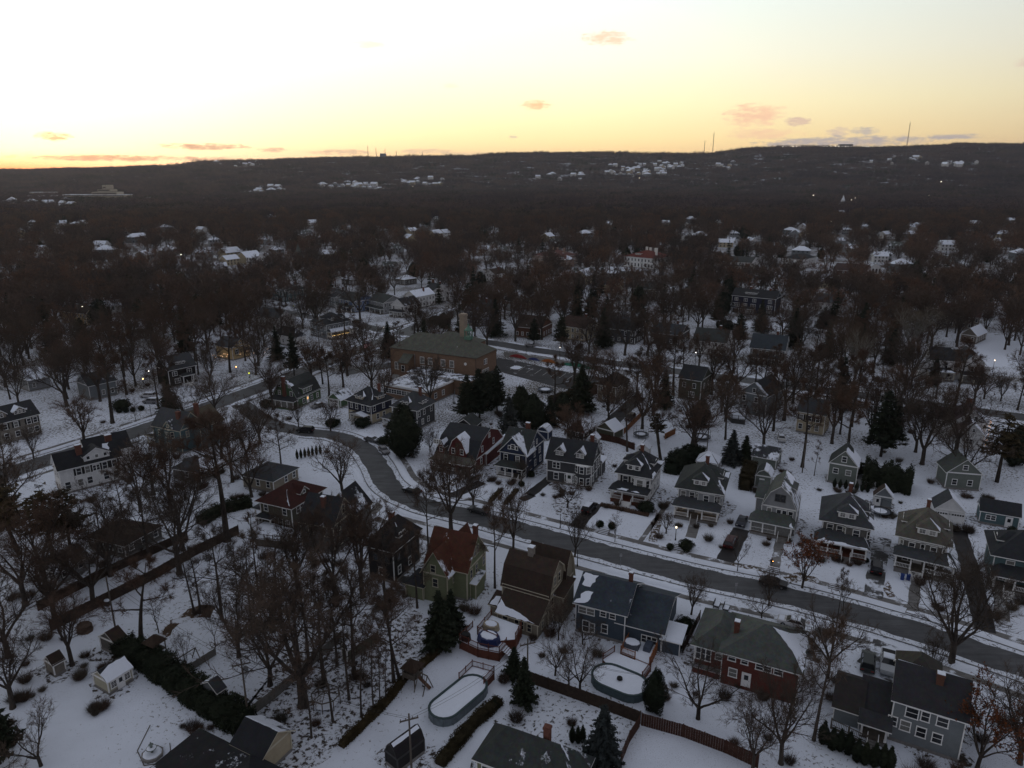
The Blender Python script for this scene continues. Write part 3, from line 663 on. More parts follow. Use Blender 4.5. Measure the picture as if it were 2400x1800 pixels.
def conifer(seed, H=12, Rb=3.2, mtl=None, z0=.08, droop=.25, n=22, pw=.9, dens=1.0, gap=.0):
    rs = np.random.RandomState(seed); P = []; Nn = []; tb = MB(); tb.tube([(0, 0, -.2), (0, 0, H * .5), (0, 0, H * .97)], [H * .018 + .06, H * .011, .03], 6)
    cmb = MB()
    for i in range(n):
        t = (i + rs.rand() * .6) / n; z = H * (z0 + (1 - z0) * t * .98); r = Rb * ((1 - t) ** pw) * rs.uniform(.8, 1.15) + .12
        m = int(5 + 7 * (1 - t)); a0 = rs.rand() * 6
        for j in range(m):
            if rs.rand() < gap: continue
            a = a0 + j * 2 * math.pi / m + rs.uniform(-.25, .25); rr = r * rs.uniform(.6, 1.15); k = max(6, int(rr * 16 * dens)); s = np.linspace(.12, 1, k)
            lat = (rs.uniform(-1, 1, k)) * .30 * rr * (1.05 - s); x = s * rr; zz = z - droop * rr * s ** 1.3 + rs.uniform(-.12, .12, k) + .12 * rr * s ** 4
            P.append(np.stack([x * math.cos(a) - lat * math.sin(a), x * math.sin(a) + lat * math.cos(a), zz], 1))
            Nn.append(np.tile([math.cos(a) * .4, math.sin(a) * .4, .9], (k, 1)))
            if rr > .5: cmb.tube([(0, 0, z), (rr * .8 * math.cos(a), rr * .8 * math.sin(a), z - droop * rr * .7)], [.04, .015], 3, cap=False)
    P = np.concatenate(P); Nn = np.concatenate(Nn); tv = tris_at(P, Nn, .02 * H + .10, rs)
    me_c = crown_mesh('crown', cmb, tv, np.arange(len(tv)).reshape(-1, 3), [BARKD, mtl or NEEDLE]); return tb.mesh('trunk', [BARKD], True), me_c
def blob_pts(rs, n, rx, ry, rz, cz, lump=.16, pw=2.0, point=0.0):
    a = rs.uniform(0, 2 * math.pi, n); u = rs.uniform(-1, 1, n); s = np.sqrt(1 - u * u); d = np.stack([s * np.cos(a), s * np.sin(a), u], 1)
    ph = rs.uniform(0, 6, 6); l = 1 + lump * (np.sin(3 * a + ph[0] + 2 * u) * .5 + np.sin(5 * a + ph[1] - 4 * u) * .3 + np.sin(7 * u + ph[2] + 2 * a) * .4)
    taper = np.where(u > 0, 1 - point * u, 1.0)
    P = d * np.array([rx, ry, rz]) * (l * rs.uniform(.86, 1.03, n))[:, None]; P[:, 0] *= taper; P[:, 1] *= taper; P[:, 2] += cz; return P, d
def evergreen(seed, H=8, Rb=3, mtl=None, point=.5, n=6500, leaf=.20, lump=.18):
    rs = np.random.RandomState(seed); P, d = blob_pts(rs, n, Rb, Rb, H * .5, H * .5, lump, point=point); P[:, 2] = np.maximum(P[:, 2], .05)
    tv = tris_at(P, d, leaf, rs, .2); core = MB(); core.lathe([(.2, H * .02), (Rb * .72, H * .2), (Rb * .8, H * .42), (Rb * .62 * (1 - point * .4), H * .68), (Rb * .32 * (1 - point * .6), H * .87), (.03, H * .95)], 10)
    tb = MB(); tb.tube([(0, 0, -.1), (0, 0, H * .5)], [.14 + H * .01, .08], 6)
    V = np.array(core.v).reshape(-1, 3); tri = []
    for f in core.f:
        for k in range(1, len(f) - 1): tri.append((f[0], f[k], f[k + 1]))
    Fq = np.array(tri); me = np_mesh('crown', np.concatenate([V, tv]), np.concatenate([Fq, np.arange(len(tv)).reshape(-1, 3) + len(V)]), [mtl or NEEDLE]); return tb.mesh('trunk', [BARKD], True), me
def hedge(label, pts, w, h, mtl=None, n=160, seed=1, leaf=.14, cat='hedge', z=0, lump=.2):
    """clipped or loose hedge along a pixel polyline: leafy skin over a solid core"""
    rs = np.random.RandomState(seed); W = [Vector((*at(*p), z)) for p in pts]; P = []; Nn = []; core = MB()
    for a, b in zip(W, W[1:]):
        d = b - a; L_ = d.length; d.normalize(); s = Vector((-d.y, d.x, 0)); k = int(L_ * n * (h + w * .5))
        t = rs.uniform(0, L_, k); side_ = rs.uniform(-1, 1, k); per = (2 * h + w); q = (side_ * .5 + .5) * per
        lat = np.where(q < h, -w / 2, np.where(q < h + w, -w / 2 + (q - h), w / 2)); zz = np.where(q < h, q, np.where(q < h + w, h, per - q))
        nl = np.where(q < h, -1, np.where(q < h + w, 0, 1)); nz_ = np.where((q >= h) & (q < h + w), 1, .25)
        wob = 1 + lump * np.sin(t * 1.3 + seed) * .5 + lump * np.sin(t * 3.1 + seed * 2) * .3 + rs.normal(0, lump * .35, k)
        x = a.x + d.x * t + s.x * lat * wob; y = a.y + d.y * t + s.y * lat * wob; P.append(np.stack([x, y, z + zz * wob], 1)); Nn.append(np.stack([s.x * nl, s.y * nl, nz_], 1))
        e = .8; c = [(a - s * w / 2 * e), (a + s * w / 2 * e), (b + s * w / 2 * e), (b - s * w / 2 * e)]; core.prism([(p.x, p.y) for p in c], z, z + h * .82)
    P = np.concatenate(P); Nn = np.concatenate(Nn).astype(float); o = np.array([W[0].x, W[0].y, z]); tv = tris_at(P, Nn, leaf, rs, .2) - o
    V = np.array(core.v) - o; tri = []
    for f in core.f:
        for k in range(1, len(f) - 1): tri.append((f[0], f[k], f[k + 1]))
    me = np_mesh('hedge', np.concatenate([V, tv]), np.concatenate([np.array(tri), np.arange(len(tv)).reshape(-1, 3) + len(V)]), [mtl or NEEDLE])
    ob = place('hedge', me, None, tuple(o)); tag(ob, label, cat); return ob
def brush(seed, Rb=1.5, H=2.2, n=900, mtl=None, mb_leaf=0):
    """bare shrub: thin stems fanning out of the ground"""
    rs = np.random.RandomState(seed); m = n; a = rs.uniform(0, 6.28, m); r = np.sqrt(rs.rand(m)) * Rb * .35; P = np.stack([r * np.cos(a), r * np.sin(a), np.zeros(m)], 1)
    d = np.stack([np.cos(a) * rs.uniform(.1, .9, m), np.sin(a) * rs.uniform(.1, .9, m), rs.uniform(.7, 1.4, m)], 1); d /= np.linalg.norm(d, axis=1)[:, None]
    L_ = H * rs.uniform(.5, 1.05, m)[:, None]; P = P + d * L_ * rs.uniform(0, .4, (m, 1)); Q = P + d * L_ * .6 + rs.normal(0, .12 * H, (m, 3)) * [1, 1, .3]
    o = np.cross(Q - P, rs.normal(size=P.shape)); o /= np.linalg.norm(o, axis=1)[:, None]; tv = np.stack([P - o * .02, P + o * .02, Q], 1).reshape(-1, 3)
    return np_mesh('bare_shrub', tv, np.arange(len(tv)).reshape(-1, 3), [mtl or TWIG])
# species library (meshes are shared by all copies)
LIB = {}
def lib(k):
    if k in LIB: return LIB[k]
    t, i = k[0], k[1]; s = 11 * i + 3
    if t == 'oak': v = make_tree(s, H=16, fork=.26, limbs=6, spread=1.0, r0=.42, lv2=9, lv3=7, tw=9)
    elif t == 'oakr': v = make_tree(s + 100, TWIGR, H=17, fork=.32, limbs=6, spread=.85, r0=.40, lv2=8, lv3=6, tw=10, sub=2)
    elif t == 'oakd': v = make_tree(s + 150, TWIGR, BARKD, H=20, fork=.45, limbs=7, spread=.72, r0=.5, lv2=8, lv3=7, tw=11, sub=2, lead=True, twl=1.0)
    elif t == 'tall': v = make_tree(s + 200, H=20, fork=.42, limbs=11, spread=.7, r0=.34, lead=True, lv2=6, lv3=6, tw=8)
    elif t == 'slim': v = make_tree(s + 250, H=14, fork=.35, limbs=9, spread=.42, r0=.17, lead=True, lv2=5, lv3=4, tw=5, twl=.8)
    elif t == 'vase': v = make_tree(s + 300, H=10, fork=.2, limbs=7, spread=.95, r0=.24, vase=True, lv2=7, lv3=5, tw=7, twl=.9, tww=.02)
    elif t == 'young': v = make_tree(s + 400, H=6, fork=.28, limbs=5, spread=.8, r0=.07, vase=True, lv2=4, lv3=4, tw=6, twl=.5, tww=.012)
    elif t == 'orch': v = make_tree(s + 500, TWIG, BARKD, H=6, fork=.2, limbs=5, spread=1.35, r0=.16, lv2=6, lv3=5, tw=8, twl=.6, tww=.014, upw=.2)
    elif t == 'pale': v = make_tree(s + 600, TWIGG, BARKP, H=20, fork=.35, limbs=7, spread=.8, r0=.55, lv2=9, lv3=6, tw=8)
    elif t == 'rust': v = make_tree(s + 700, TWIGR, H=8, fork=.2, limbs=6, spread=1.0, r0=.2, lv2=7, lv3=5, tw=6, twl=.7, leafs=LEAFB, leaf=2, ls=.13)
    elif t == 'conif': v = conifer(s, 14, 3.6, NEEDLE, n=26)
    elif t == 'spruce': v = conifer(s + 30, 12, 3.6, NEEDLEG, n=26)
    elif t == 'pine': v = conifer(s + 60, 16, 4.2, NEEDLEB, z0=.42, droop=.0, n=12, pw=.5, gap=.38, dens=.7)
    elif t == 'pined': v = conifer(s + 90, 18, 5.0, NEEDLE, z0=.2, droop=.05, n=20, pw=.6, gap=.12)
    elif t == 'yew': v = evergreen(s, 12, 4.2, NEEDLE, .55, 12000, .26)
    elif t == 'arb': v = evergreen(s + 5, 3.0, .55, NEEDLE, .85, 1500, .11, .08)
    elif t == 'ball': v = evergreen(s + 9, 1.3, .72, NEEDLE, .1, 1200, .09, .08)
    elif t == 'bush': v = evergreen(s + 13, 2.2, 1.6, NEEDLE, .2, 2600, .14, .25)
    LIB[k] = v; return v
BASEH = dict(oak=16, oakr=17, oakd=20, tall=20, slim=14, vase=10, young=6, orch=6, pale=20, rust=8, conif=14, spruce=12, pine=16, pined=18, yew=12, arb=3.0, ball=1.3, bush=2.2)
CATN = dict(oak=('bare_tree', 'tree'), oakr=('bare_tree', 'tree'), oakd=('bare_tree', 'tree'), tall=('bare_tree', 'tree'), slim=('bare_tree', 'tree'), vase=('bare_tree', 'tree'), young=('young_tree', 'tree'), orch=('bare_tree', 'tree'), pale=('bare_tree', 'tree'),
            rust=('brown_leaf_tree', 'tree'), conif=('conifer_tree', 'tree'), spruce=('spruce_tree', 'tree'), pine=('pine_tree', 'tree'), pined=('pine_tree', 'tree'), yew=('evergreen_tree', 'tree'), arb=('arborvitae', 'shrub'), ball=('round_bush', 'bush'), bush=('evergreen_bush', 'bush'))
_rt = random.Random(5)
TREES = []
def tree(kind, var, x, y, H, label, group=None, wide=1.0, rz=None, z=0.0):
    me_t, me_c = lib((kind, var)); s = H / BASEH[kind]; nm, ct = CATN[kind]
    r = empty(nm, (x, y, z), _rt.uniform(0, 6.28) if rz is None else rz, label, ct, group); r.scale = (s * wide, s * wide, s)
    if kind == 'ball': place('foliage', me_c, r)
    else: place('trunk', me_t, r); place('crown' if ct == 'tree' else 'foliage', me_c, r)
    TREES.append((x, y, H)); return r
def ptree(kind, var, px, py, H, label, group=None, wide=1.0, rz=None):
    x, y = at(px, py); return tree(kind, var, x, y, H, label, group, wide, rz)
# ================================================================= ground, roads, hills
def smooth(t): t = max(0.0, min(1.0, t)); return t * t * (3 - 2 * t)
# ridge skyline seen in the photo -> height of the far hill along its crest
RP = [(-600, 408), (0, 399), (200, 396), (400, 390), (480, 379), (640, 375), (800, 370), (960, 368), (1100, 366), (1200, 360), (1400, 358), (1500, 361), (1650, 362), (1760, 347), (1900, 345), (2100, 347), (2250, 338), (2400, 340), (3000, 352)]
RDIST = 3600.0
def crest(b):     # b = x/y bearing slope -> crest height
    px = 1200 + F * b / math.cos(PIT)
    for (a, ya), (c, yc) in zip(RP, RP[1:]):
        if a <= px <= c: yy = ya + (yc - ya) * (px - a) / (c - a); break
    else: yy = RP[0][1] if px < RP[0][0] else RP[-1][1]
    v = (900 - yy) / F; zt = (-math.sin(PIT) + v * math.cos(PIT)) / (math.cos(PIT) + v * math.sin(PIT))
    return CAMH + RDIST * zt - 9.0
def terrain(x, y):
    if y < 700: return 0.0
    b = x / y; D = y; c = crest(b)
    foot = 2150 + 300 * math.sin(b * 5 + 1)
    if D < foot: z = 6 * smooth((D - 700) / 1200) + 3 * math.sin(x * .004 + 1) * smooth((D - 900) / 700)
    else: z = 6 + (c - 6) * (smooth((D - foot) / (RDIST - foot))) * (1 + .05 * math.sin(x * .006) * (1 - smooth((D - 3100) / 400)))
    if D > RDIST: z = c - (D - RDIST) * .05 if D > RDIST + 500 else c - (D - RDIST) * .02
    return z
def ground():
    ys = [-400, -100, 0, 40, 700] + [700 + 60 * i for i in range(1, 70)] + [6000, 9000, 16000]
    n = 90; V = []; Fc = []
    for y in ys:
        wx = max(700, abs(y) * 1.25)
        for i in range(n + 1):
            x = -wx + 2 * wx * i / n; V.append((x, y, terrain(x, y)))
    for j in range(len(ys) - 1):
        for i in range(n): a = j * (n + 1) + i; Fc.append((a, a + 1, a + n + 2, a + n + 1))
    m, t, b = newmat('snowy_ground'); b.inputs['Roughness'].default_value = .95; b.inputs['Specular IOR Level'].default_value = .1
    g = nd(t, 'ShaderNodeNewGeometry'); pos = g.outputs['Position']
    def noi(sc_, det=6.0, ro=.6, vec=None): n_ = nd(t, 'ShaderNodeTexNoise', Scale=sc_, Detail=det, Roughness=ro); lk(t, vec or pos, n_.inputs['Vector']); return n_.outputs[0]
    big = tramp(t, noi(.035, 5.0), [(.42, 0.0), (.62, 1.0)])
    fine = noi(1.7, 8.0, .75); vfine = noi(6.0, 5.0, .8)
    thr = nd(t, 'ShaderNodeMath', operation='MULTIPLY_ADD'); lk(t, big, thr.inputs[0]); thr.inputs[1].default_value = .10; lk(t, fine, thr.inputs[2])
    mid = nd(t, 'ShaderNodeMapRange'); sp0 = nd(t, 'ShaderNodeSeparateXYZ'); lk(t, pos, sp0.inputs[0]); lk(t, sp0.outputs[1], mid.inputs[0]); mid.inputs[1].default_value = 135; mid.inputs[2].default_value = 230; mid.inputs[4].default_value = .115
    th2 = nd(t, 'ShaderNodeMath', operation='ADD'); lk(t, thr.outputs[0], th2.inputs[0]); lk(t, mid.outputs[0], th2.inputs[1])
    bare = tramp(t, th2.outputs[0], [(.64, 0.0), (.70, 1.0)])
    speck = tramp(t, vfine, [(.55, 0.0), (.66, 1.0)])
    sn = tmix(t, noi(.25, 7.0), tuple(x * .80 for x in SNOWC), SNOWC)
    dirt = tmix(t, noi(.8), (.035, .028, .018), (.12, .095, .06))
    c = tmix(t, bare, sn, dirt); sm = nd(t, 'ShaderNodeMath', operation='MULTIPLY'); lk(t, speck, sm.inputs[0]); lk(t, tramp(t, noi(.06, 4.0), [(.45, 0.0), (.62, 1.0)]), sm.inputs[1]); c = tmix(t, sm.outputs[0], c, dirt)
    # wooded ground farther out: leaf litter under the trees, little snow shows
    sp = nd(t, 'ShaderNodeSeparateXYZ'); lk(t, pos, sp.inputs[0]); far = nd(t, 'ShaderNodeMapRange'); lk(t, sp.outputs[1], far.inputs[0]); far.inputs[1].default_value = 380; far.inputs[2].default_value = 800
    litter = tmix(t, noi(.03, 6.0, .7), (.05, .038, .032), (.12, .10, .085)); lm = nd(t, 'ShaderNodeMath', operation='MULTIPLY'); lk(t, far.outputs[0], lm.inputs[0]); lk(t, tramp(t, noi(.03, 5.0), [(.38, 1.0), (.60, .25)]), lm.inputs[1])
    c = tmix(t, lm.outputs[0], c, litter); f2 = nd(t, 'ShaderNodeMapRange'); lk(t, sp.outputs[1], f2.inputs[0]); f2.inputs[1].default_value = 1000; f2.inputs[2].default_value = 1300; c = tmix(t, f2.outputs[0], c, tmix(t, tramp(t, noi(.016, 6.0, .7), [(.57, 0.0), (.62, 1.0)]), (.05, .042, .044), (.55, .60, .68))); lk(t, c, b.inputs['Base Color'])
    bp = nd(t, 'ShaderNodeBump', Strength=.35, Distance=.12); lk(t, fine, bp.inputs['Height']); lk(t, bp.outputs[0], b.inputs['Normal'])
    o = place('ground', np_mesh('ground', V, Fc, [m], 4)); tag(o, kind='structure'); return o
ground()
def asphalt(c=(.070, .072, .076), snow=.0, name='asphalt', wet=.6, ns=.25):
    m, t, b = newmat(name); b.inputs['Roughness'].default_value = wet; b.inputs['Specular IOR Level'].default_value = .3
    g = nd(t, 'ShaderNodeNewGeometry'); pos = g.outputs['Position']
    mp = nd(t, 'ShaderNodeMapping'); mp.inputs['Rotation'].default_value = (0, 0, R(27)); mp.inputs['Scale'].default_value = (.12, 1.1, 1); lk(t, pos, mp.inputs[0])
    n1 = nd(t, 'ShaderNodeTexNoise', Scale=1.2, Detail=6.0, Roughness=.65); lk(t, mp.outputs[0], n1.inputs['Vector'])
    n2 = nd(t, 'ShaderNodeTexNoise', Scale=ns, Detail=8.0, Roughness=.7); lk(t, pos, n2.inputs['Vector'])
    f = tramp(t, n1.outputs[0], [(.35, 0.0), (.65, 1.0)]); col_ = tmix(t, f, tuple(x * .75 for x in c), tuple(x * 1.28 for x in c))
    f2 = tramp(t, n2.outputs[0], [(.35, .75), (.65, 1.2)]); col_ = tmix(t, 1.0, col_, f2, 'MULTIPLY')
    if snow: s = tramp(t, n2.outputs[0], [(.64 - snow * .3, 0.0), (.70 - snow * .3, .85)]); col_ = tmix(t, s, col_, SNOWC)
    lk(t, col_, b.inputs['Base Color']); return m
ASPH = asphalt(); ASPHD = asphalt((.022, .020, .021), 0, 'dark_drive'); ASPHS = asphalt((.07, .068, .066), .45, 'snowy_asphalt'); CONCM = asphalt((.17, .165, .16), .15, 'concrete_walk', .9); DIRT = asphalt((.085, .055, .030), .5, 'brown_grass', .95, 1.1)
LITT = asphalt((.06, .045, .035), .66, 'leaf_litter', .95, 1.3); DRIVES = asphalt((.09, .09, .09), .5, 'rutted_drive', .9)
def catmull(P, n=8):
    P = [Vector(p) for p in P]; out = []
    for i in range(len(P) - 1):
        p0 = P[max(i - 1, 0)]; p1 = P[i]; p2 = P[i + 1]; p3 = P[min(i + 2, len(P) - 1)]
        for k in range(n):
            t = k / n; out.append(.5 * ((2 * p1) + (p2 - p0) * t + (2 * p0 - 5 * p1 + 4 * p2 - p3) * t * t + (3 * p1 - p0 - 3 * p2 + p3) * t ** 3))
    out.append(P[-1]); return out
ROADS = []
def strip(name, pts, w, z, m, px=True, jit=0.0, sm=8, seed=0, off=0.0, kind='structure', reg=True):
    rnd = random.Random(seed); W = [Vector(at(*p)) for p in pts] if px else [Vector(p) for p in pts]
    W = catmull([(p[0], p[1]) for p in W], sm) if sm > 1 else W
    V = []; Fc = []
    # resample
    Q = [W[0]]
    for a, b in zip(W, W[1:]):
        k = max(1, int((b - a).length / 1.2)) if jit else 1
        for i in range(1, k + 1): Q.append(a.lerp(b, i / k))
    for i, p in enumerate(Q):
        d = (Q[min(i + 1, len(Q) - 1)] - Q[max(i - 1, 0)]).normalized(); s = Vector((-d.y, d.x)); p = p + s * off
        a = p + s * (w / 2 + rnd.uniform(-jit, jit)); b = p - s * (w / 2 + rnd.uniform(-jit, jit)); V += [(a.x, a.y, z), (b.x, b.y, z)]
        if reg: ROADS.append((p.x, p.y, w / 2))
    for i in range(len(Q) - 1): Fc.append((2 * i, 2 * i + 1, 2 * i + 3, 2 * i + 2))
    me = np_mesh(name, V, Fc, [m], 4); o = place(name, me); tag(o, kind=kind); return o
def sheet(name, pts, z, m, px=True, kind='structure', jit=.0, seed=0):
    W = [at(*p) for p in pts] if px else pts
    if jit:
        rnd = random.Random(seed); out = []
        for i, a in enumerate(W):
            b = W[(i + 1) % len(W)]; n = max(1, int(math.dist(a, b) / .8))
            for k in range(n): out.append((a[0] + (b[0] - a[0]) * k / n + rnd.uniform(-jit, jit), a[1] + (b[1] - a[1]) * k / n + rnd.uniform(-jit, jit)))
        W = out
    mb = MB(); mb.poly([(p[0], p[1], z) for p in W]); o = mb.build(name, m); tag(o, kind=kind)
    if o.data.polygons[0].normal.z < 0: o.data.flip_normals()
    return o
ST = [(2620, 1655), (2400, 1565), (2133, 1476), (1860, 1400), (1600, 1343), (1317, 1268), (1106, 1211), (985, 1180), (912, 1140), (882, 1090), (850, 1050), (790, 1022), (710, 1012), (630, 990), (560, 945)]
LR = [(-160, 1185), (0, 1113), (160, 1062), (290, 1020), (420, 975), (560, 925), (660, 888), (757, 850), (844, 818), (952, 775), (1061, 734), (1115, 716), (1170, 691), (1227, 668), (1290, 642), (1400, 596)]
CR = [(560, 706), (690, 737), (806, 756), (898, 775), (960, 783), (1142, 803), (1231, 818), (1313, 830), (1408, 848), (1650, 880), (1826, 902), (2048, 932), (2365, 975), (2560, 1000)]
strip('road', ST, 8.0, .012, ASPH, jit=.12, seed=1)
strip('road', LR, 9.0, .016, ASPH, jit=.1, seed=2)
strip('road', CR, 9.0, .020, ASPH, jit=.1, seed=3)
strip('road', [(960, 632), (1080, 636), (1160, 642), (1277, 645), (1420, 652)], 8, .024, ASPH)
strip('road', [(2180, 590), (2260, 628), (2330, 680), (2430, 755), (2560, 830)], 9, .012, ASPH)
strip('road', [(1480, 650), (1520, 625), (1600, 595), (1640, 580)], 5, .012, ASPH)
sheet('parking_lot', [(1168, 838), (1230, 850), (1300, 866), (1390, 882), (1480, 893), (1420, 915), (1360, 918), (1300, 906), (1240, 890), (1172, 872), (1152, 850)], .012, asphalt((.04, .04, .042), .12, 'dark_asphalt', .8))
sheet('drop_off_road', [(800, 868), (925, 848), (925, 862), (850, 872), (815, 880)], .012, ASPH)
# parking bay lines
pl = MB()
for i in range(9):
    a = at(1212 + i * 19, 856 + i * 3.2); b = at(1196 + i * 19, 866 + i * 3.4); pl.bar((*a, .02), (*b, .02), .14, .006)
tag(pl.build('parking_lines', mat((.5, .5, .5), .9)), kind='structure')
sheet('snow_heap', [(1194, 862), (1205, 857), (1218, 858), (1224, 861), (1218, 865), (1203, 866)], .03, SNOW, jit=.3)
# pavements beside the roads (concrete strips with snow over most of them)
SIDEW = asphalt((.16, .155, .15), .35, 'sidewalk', .9)
strip('sidewalk', ST[:8], 1.3, .014, SIDEW, off=7.3, seed=4, jit=.05)
strip('sidewalk', ST[1:11], 1.4, .018, SIDEW, off=-6.9, seed=5, jit=.05)
strip('sidewalk', LR[1:12], 1.3, .014, SIDEW, off=7.8, seed=6, jit=.05)
strip('sidewalk', LR[1:9], 1.3, .022, SIDEW, off=-7.8, seed=7, jit=.05)
strip('sidewalk', CR[4:12], 1.3, .018, SIDEW, off=-7.4, seed=8, jit=.05)
# kerbs
KERB = mat((.15, .15, .15), .9, .3, 3.0, name='kerb_stone')
def kerb(pts, off, a=0, b=None):
    W = catmull([at(*p) for p in pts], 8)[a:b]; mb = MB(); prev = None
    for i, p in enumerate(W):
        d = (W[min(i + 1, len(W) - 1)] - W[max(i - 1, 0)]).normalized(); s = Vector((-d.y, d.x)); q = p + s * off
        if prev is not None: mb.bar((prev.x, prev.y, .05), (q.x, q.y, .05), .16, .14)
        prev = q
    tag(mb.build('kerb', KERB), kind='structure')
kerb(ST, 4.15, 0, 96); kerb(ST, -4.15, 0, 104); kerb(LR, 4.65); kerb(LR, -4.65, 0, 60)
# ridges of pushed snow beside the kerbs
def bank(pts, off, a, b, wd=1.6, seed=0, gaps=()):
    rnd = random.Random(seed); W = catmull([at(*p) for p in pts], 8)[a:b]; V = []; Fc = []; Q = []
    for p, q in zip(W, W[1:]):
        k = max(1, int((q - p).length / .7)); Q += [p.lerp(q, i / k) for i in range(k)]
    run = []
    def flush():
        if len(run) < 3: run.clear(); return
        o = len(V)
        for i, (p, s) in enumerate(run):
            e = min(1, i / 2, (len(run) - 1 - i) / 2); w_ = wd * rnd.uniform(.7, 1.1) * (.4 + .6 * e); h_ = .28 * rnd.uniform(.5, 1.2) * e
            for t, hh in ((-.5, 0), (-.3, .8), (0, 1), (.3, .7), (.5, 0)): c = p + s * w_ * t; V.append((c.x, c.y, .03 + hh * h_ if hh else .0))
        for i in range(len(run) - 1):
            for k in range(4): a_ = o + i * 5 + k; Fc.append((a_, a_ + 1, a_ + 6, a_ + 5))
        run.clear()
    nxt = rnd.uniform(6, 22); acc = 0; skip = 0
    for i, p in enumerate(Q):
        d = (Q[min(i + 1, len(Q) - 1)] - Q[max(i - 1, 0)]).normalized(); s = Vector((-d.y, d.x)); acc += .7
        if acc > nxt: flush(); skip = rnd.uniform(2, 5); nxt = acc + skip + rnd.uniform(8, 24)
        if skip > 0: skip -= .7; continue
        run.append((p + s * (off + rnd.uniform(-.15, .15)), s))
    flush()
    if V: o = place('snow_bank', np_mesh('snow_bank', V, Fc, [SNOW], 4)); tag(o, kind='structure')
bank(ST, 5.2, 0, 80, 1.8, 1); bank(ST, -5.2, 0, 100, 2.0, 2); bank(LR, 5.9, 4, 90, 1.8, 3); bank(LR, -5.9, 20, 70, 1.8, 4); bank(CR, -5.6, 20, 96, 1.8, 5); bank(CR, 5.6, 36, 96, 1.8, 6)
SLU = asphalt((.10, .10, .10), .8, 'slush', .7, 1.6)
strip('slush', ST, 1.5, .028, SLU, off=3.6, jit=.3, seed=11, reg=False); strip('slush', ST, 1.5, .028, SLU, off=-3.6, jit=.3, seed=12, reg=False); strip('slush', LR, 1.2, .028, SLU, off=4.1, jit=.3, seed=13, reg=False); strip('slush', CR, 1.4, .032, SLU, off=-4.1, jit=.3, seed=14, reg=False)
# driveways and front walks
def drive(pts, w, m=ASPHD, z=.026, jit=.15, nm='driveway', s=0): return strip(nm, pts, w, z, m, jit=jit, sm=3, seed=int(pts[0][0]) + s, reg=False)
drive([(1398, 1180), (1350, 1235)], 2.9); drive([(1738, 1240), (1700, 1315)], 3.2); drive([(2245, 1240), (2275, 1340), (2310, 1480)], 3.0)
drive([(1830, 1262), (1812, 1348)], 1.6, CONCM, nm='path'); drive([(2150, 1345), (2136, 1440)], 1.7, CONCM, nm='path'); drive([(2345, 1380), (2350, 1465)], 2.0, CONCM, nm='path')
drive([(1630, 1225), (1618, 1260)], 2.0, CONCM, nm='path'); drive([(1568, 1175), (1500, 1270)], 1.0, CONCM, nm='path', jit=.05); drive([(1546, 1205), (1530, 1270)], 1.6, DIRT, nm='path')
drive([(2068, 1260), (2045, 1400)], 3.0, DRIVES); drive([(1375, 1370), (1350, 1425)], 1.1, asphalt((.10, .05, .035), .1, 'brick_walk', .9), nm='path')
drive([(1330, 1090), (1240, 1160)], 2.4, ASPHD); drive([(1250, 1160), (1222, 1172)], 2.0, ASPHD, nm='path'); drive([(1085, 1120), (990, 1165)], 2.6, DIRT); drive([(1130, 1130), (1010, 1185)], 2.6, ASPHD)
drive([(870, 1205), (905, 1170)], 2.0, CONCM, nm='path'); drive([(880, 1215), (1000, 1262), (1130, 1300)], 1.6, CONCM, nm='path'); drive([(2090, 1512), (2045, 1580)], 5.0, DRIVES); drive([(1912, 1468), (1888, 1545)], 4.0, DRIVES)
drive([(1410, 1010), (1470, 955), (1500, 930)], 4.5, ASPHD); drive([(940, 1330), (1010, 1300)], 3.2, ASPHS); drive([(880, 1450), (950, 1350)], 3.0, ASPHS)
sheet('lawn', [(1710, 1320), (1760, 1325), (1800, 1345), (1780, 1348), (1735, 1338)], .028, DIRT, jit=.4); sheet('lawn', [(1830, 1352), (1870, 1340), (1925, 1362), (1900, 1372), (1850, 1366)], .028, DIRT, jit=.4)
sheet('flower_bed', [(2075, 1365), (2083, 1362), (2092, 1390), (2100, 1400), (2080, 1400), (2070, 1385)], .028, DIRT, jit=.2); sheet('flower_bed', [(1290, 1165), (1340, 1150), (1365, 1180), (1345, 1215), (1300, 1205)], .024, LITT, jit=.5)
sheet('woodland_floor', [(560, 1660), (720, 1470), (900, 1420), (985, 1440), (1010, 1500), (960, 1600), (830, 1720), (700, 1820), (560, 1800)], .010, LITT, jit=.8)
sheet('woodland_floor', [(1200, 1640), (1320, 1620), (1500, 1690), (1490, 1740), (1400, 1800), (1180, 1790), (1160, 1700)], .010, asphalt((.05, .04, .028), .80, 'patchy_snow', .95, 1.6), jit=.6)
sheet('leafy_bed', [(360, 1500), (400, 1455), (440, 1430), (470, 1415), (505, 1425), (495, 1445), (450, 1450), (420, 1465), (380, 1505)], .016, asphalt((.085, .052, .032), .45, 'leaf_bed', .95), jit=.4)
sheet('leafy_bed', [(2130, 1730), (2140, 1705), (2230, 1750), (2290, 1790), (2270, 1800), (2200, 1775)], .016, asphalt((.05, .04, .03), .6, 'patchy_snow2', .95), jit=.4)
# distant band of the parcel of open snowfields
for i, (cx, cy, w_, h_) in enumerate([(1440, 632, 80, 7), (1560, 680, 50, 8), (2350, 820, 80, 40), (2360, 690, 50, 15)]):
    sheet('snowy_lawn', [(cx - w_, cy), (cx - w_ * .5, cy - h_), (cx + w_ * .5, cy - h_), (cx + w_, cy), (cx + w_ * .5, cy + h_), (cx - w_ * .5, cy + h_)], .030, SNOW, jit=.8, seed=i)
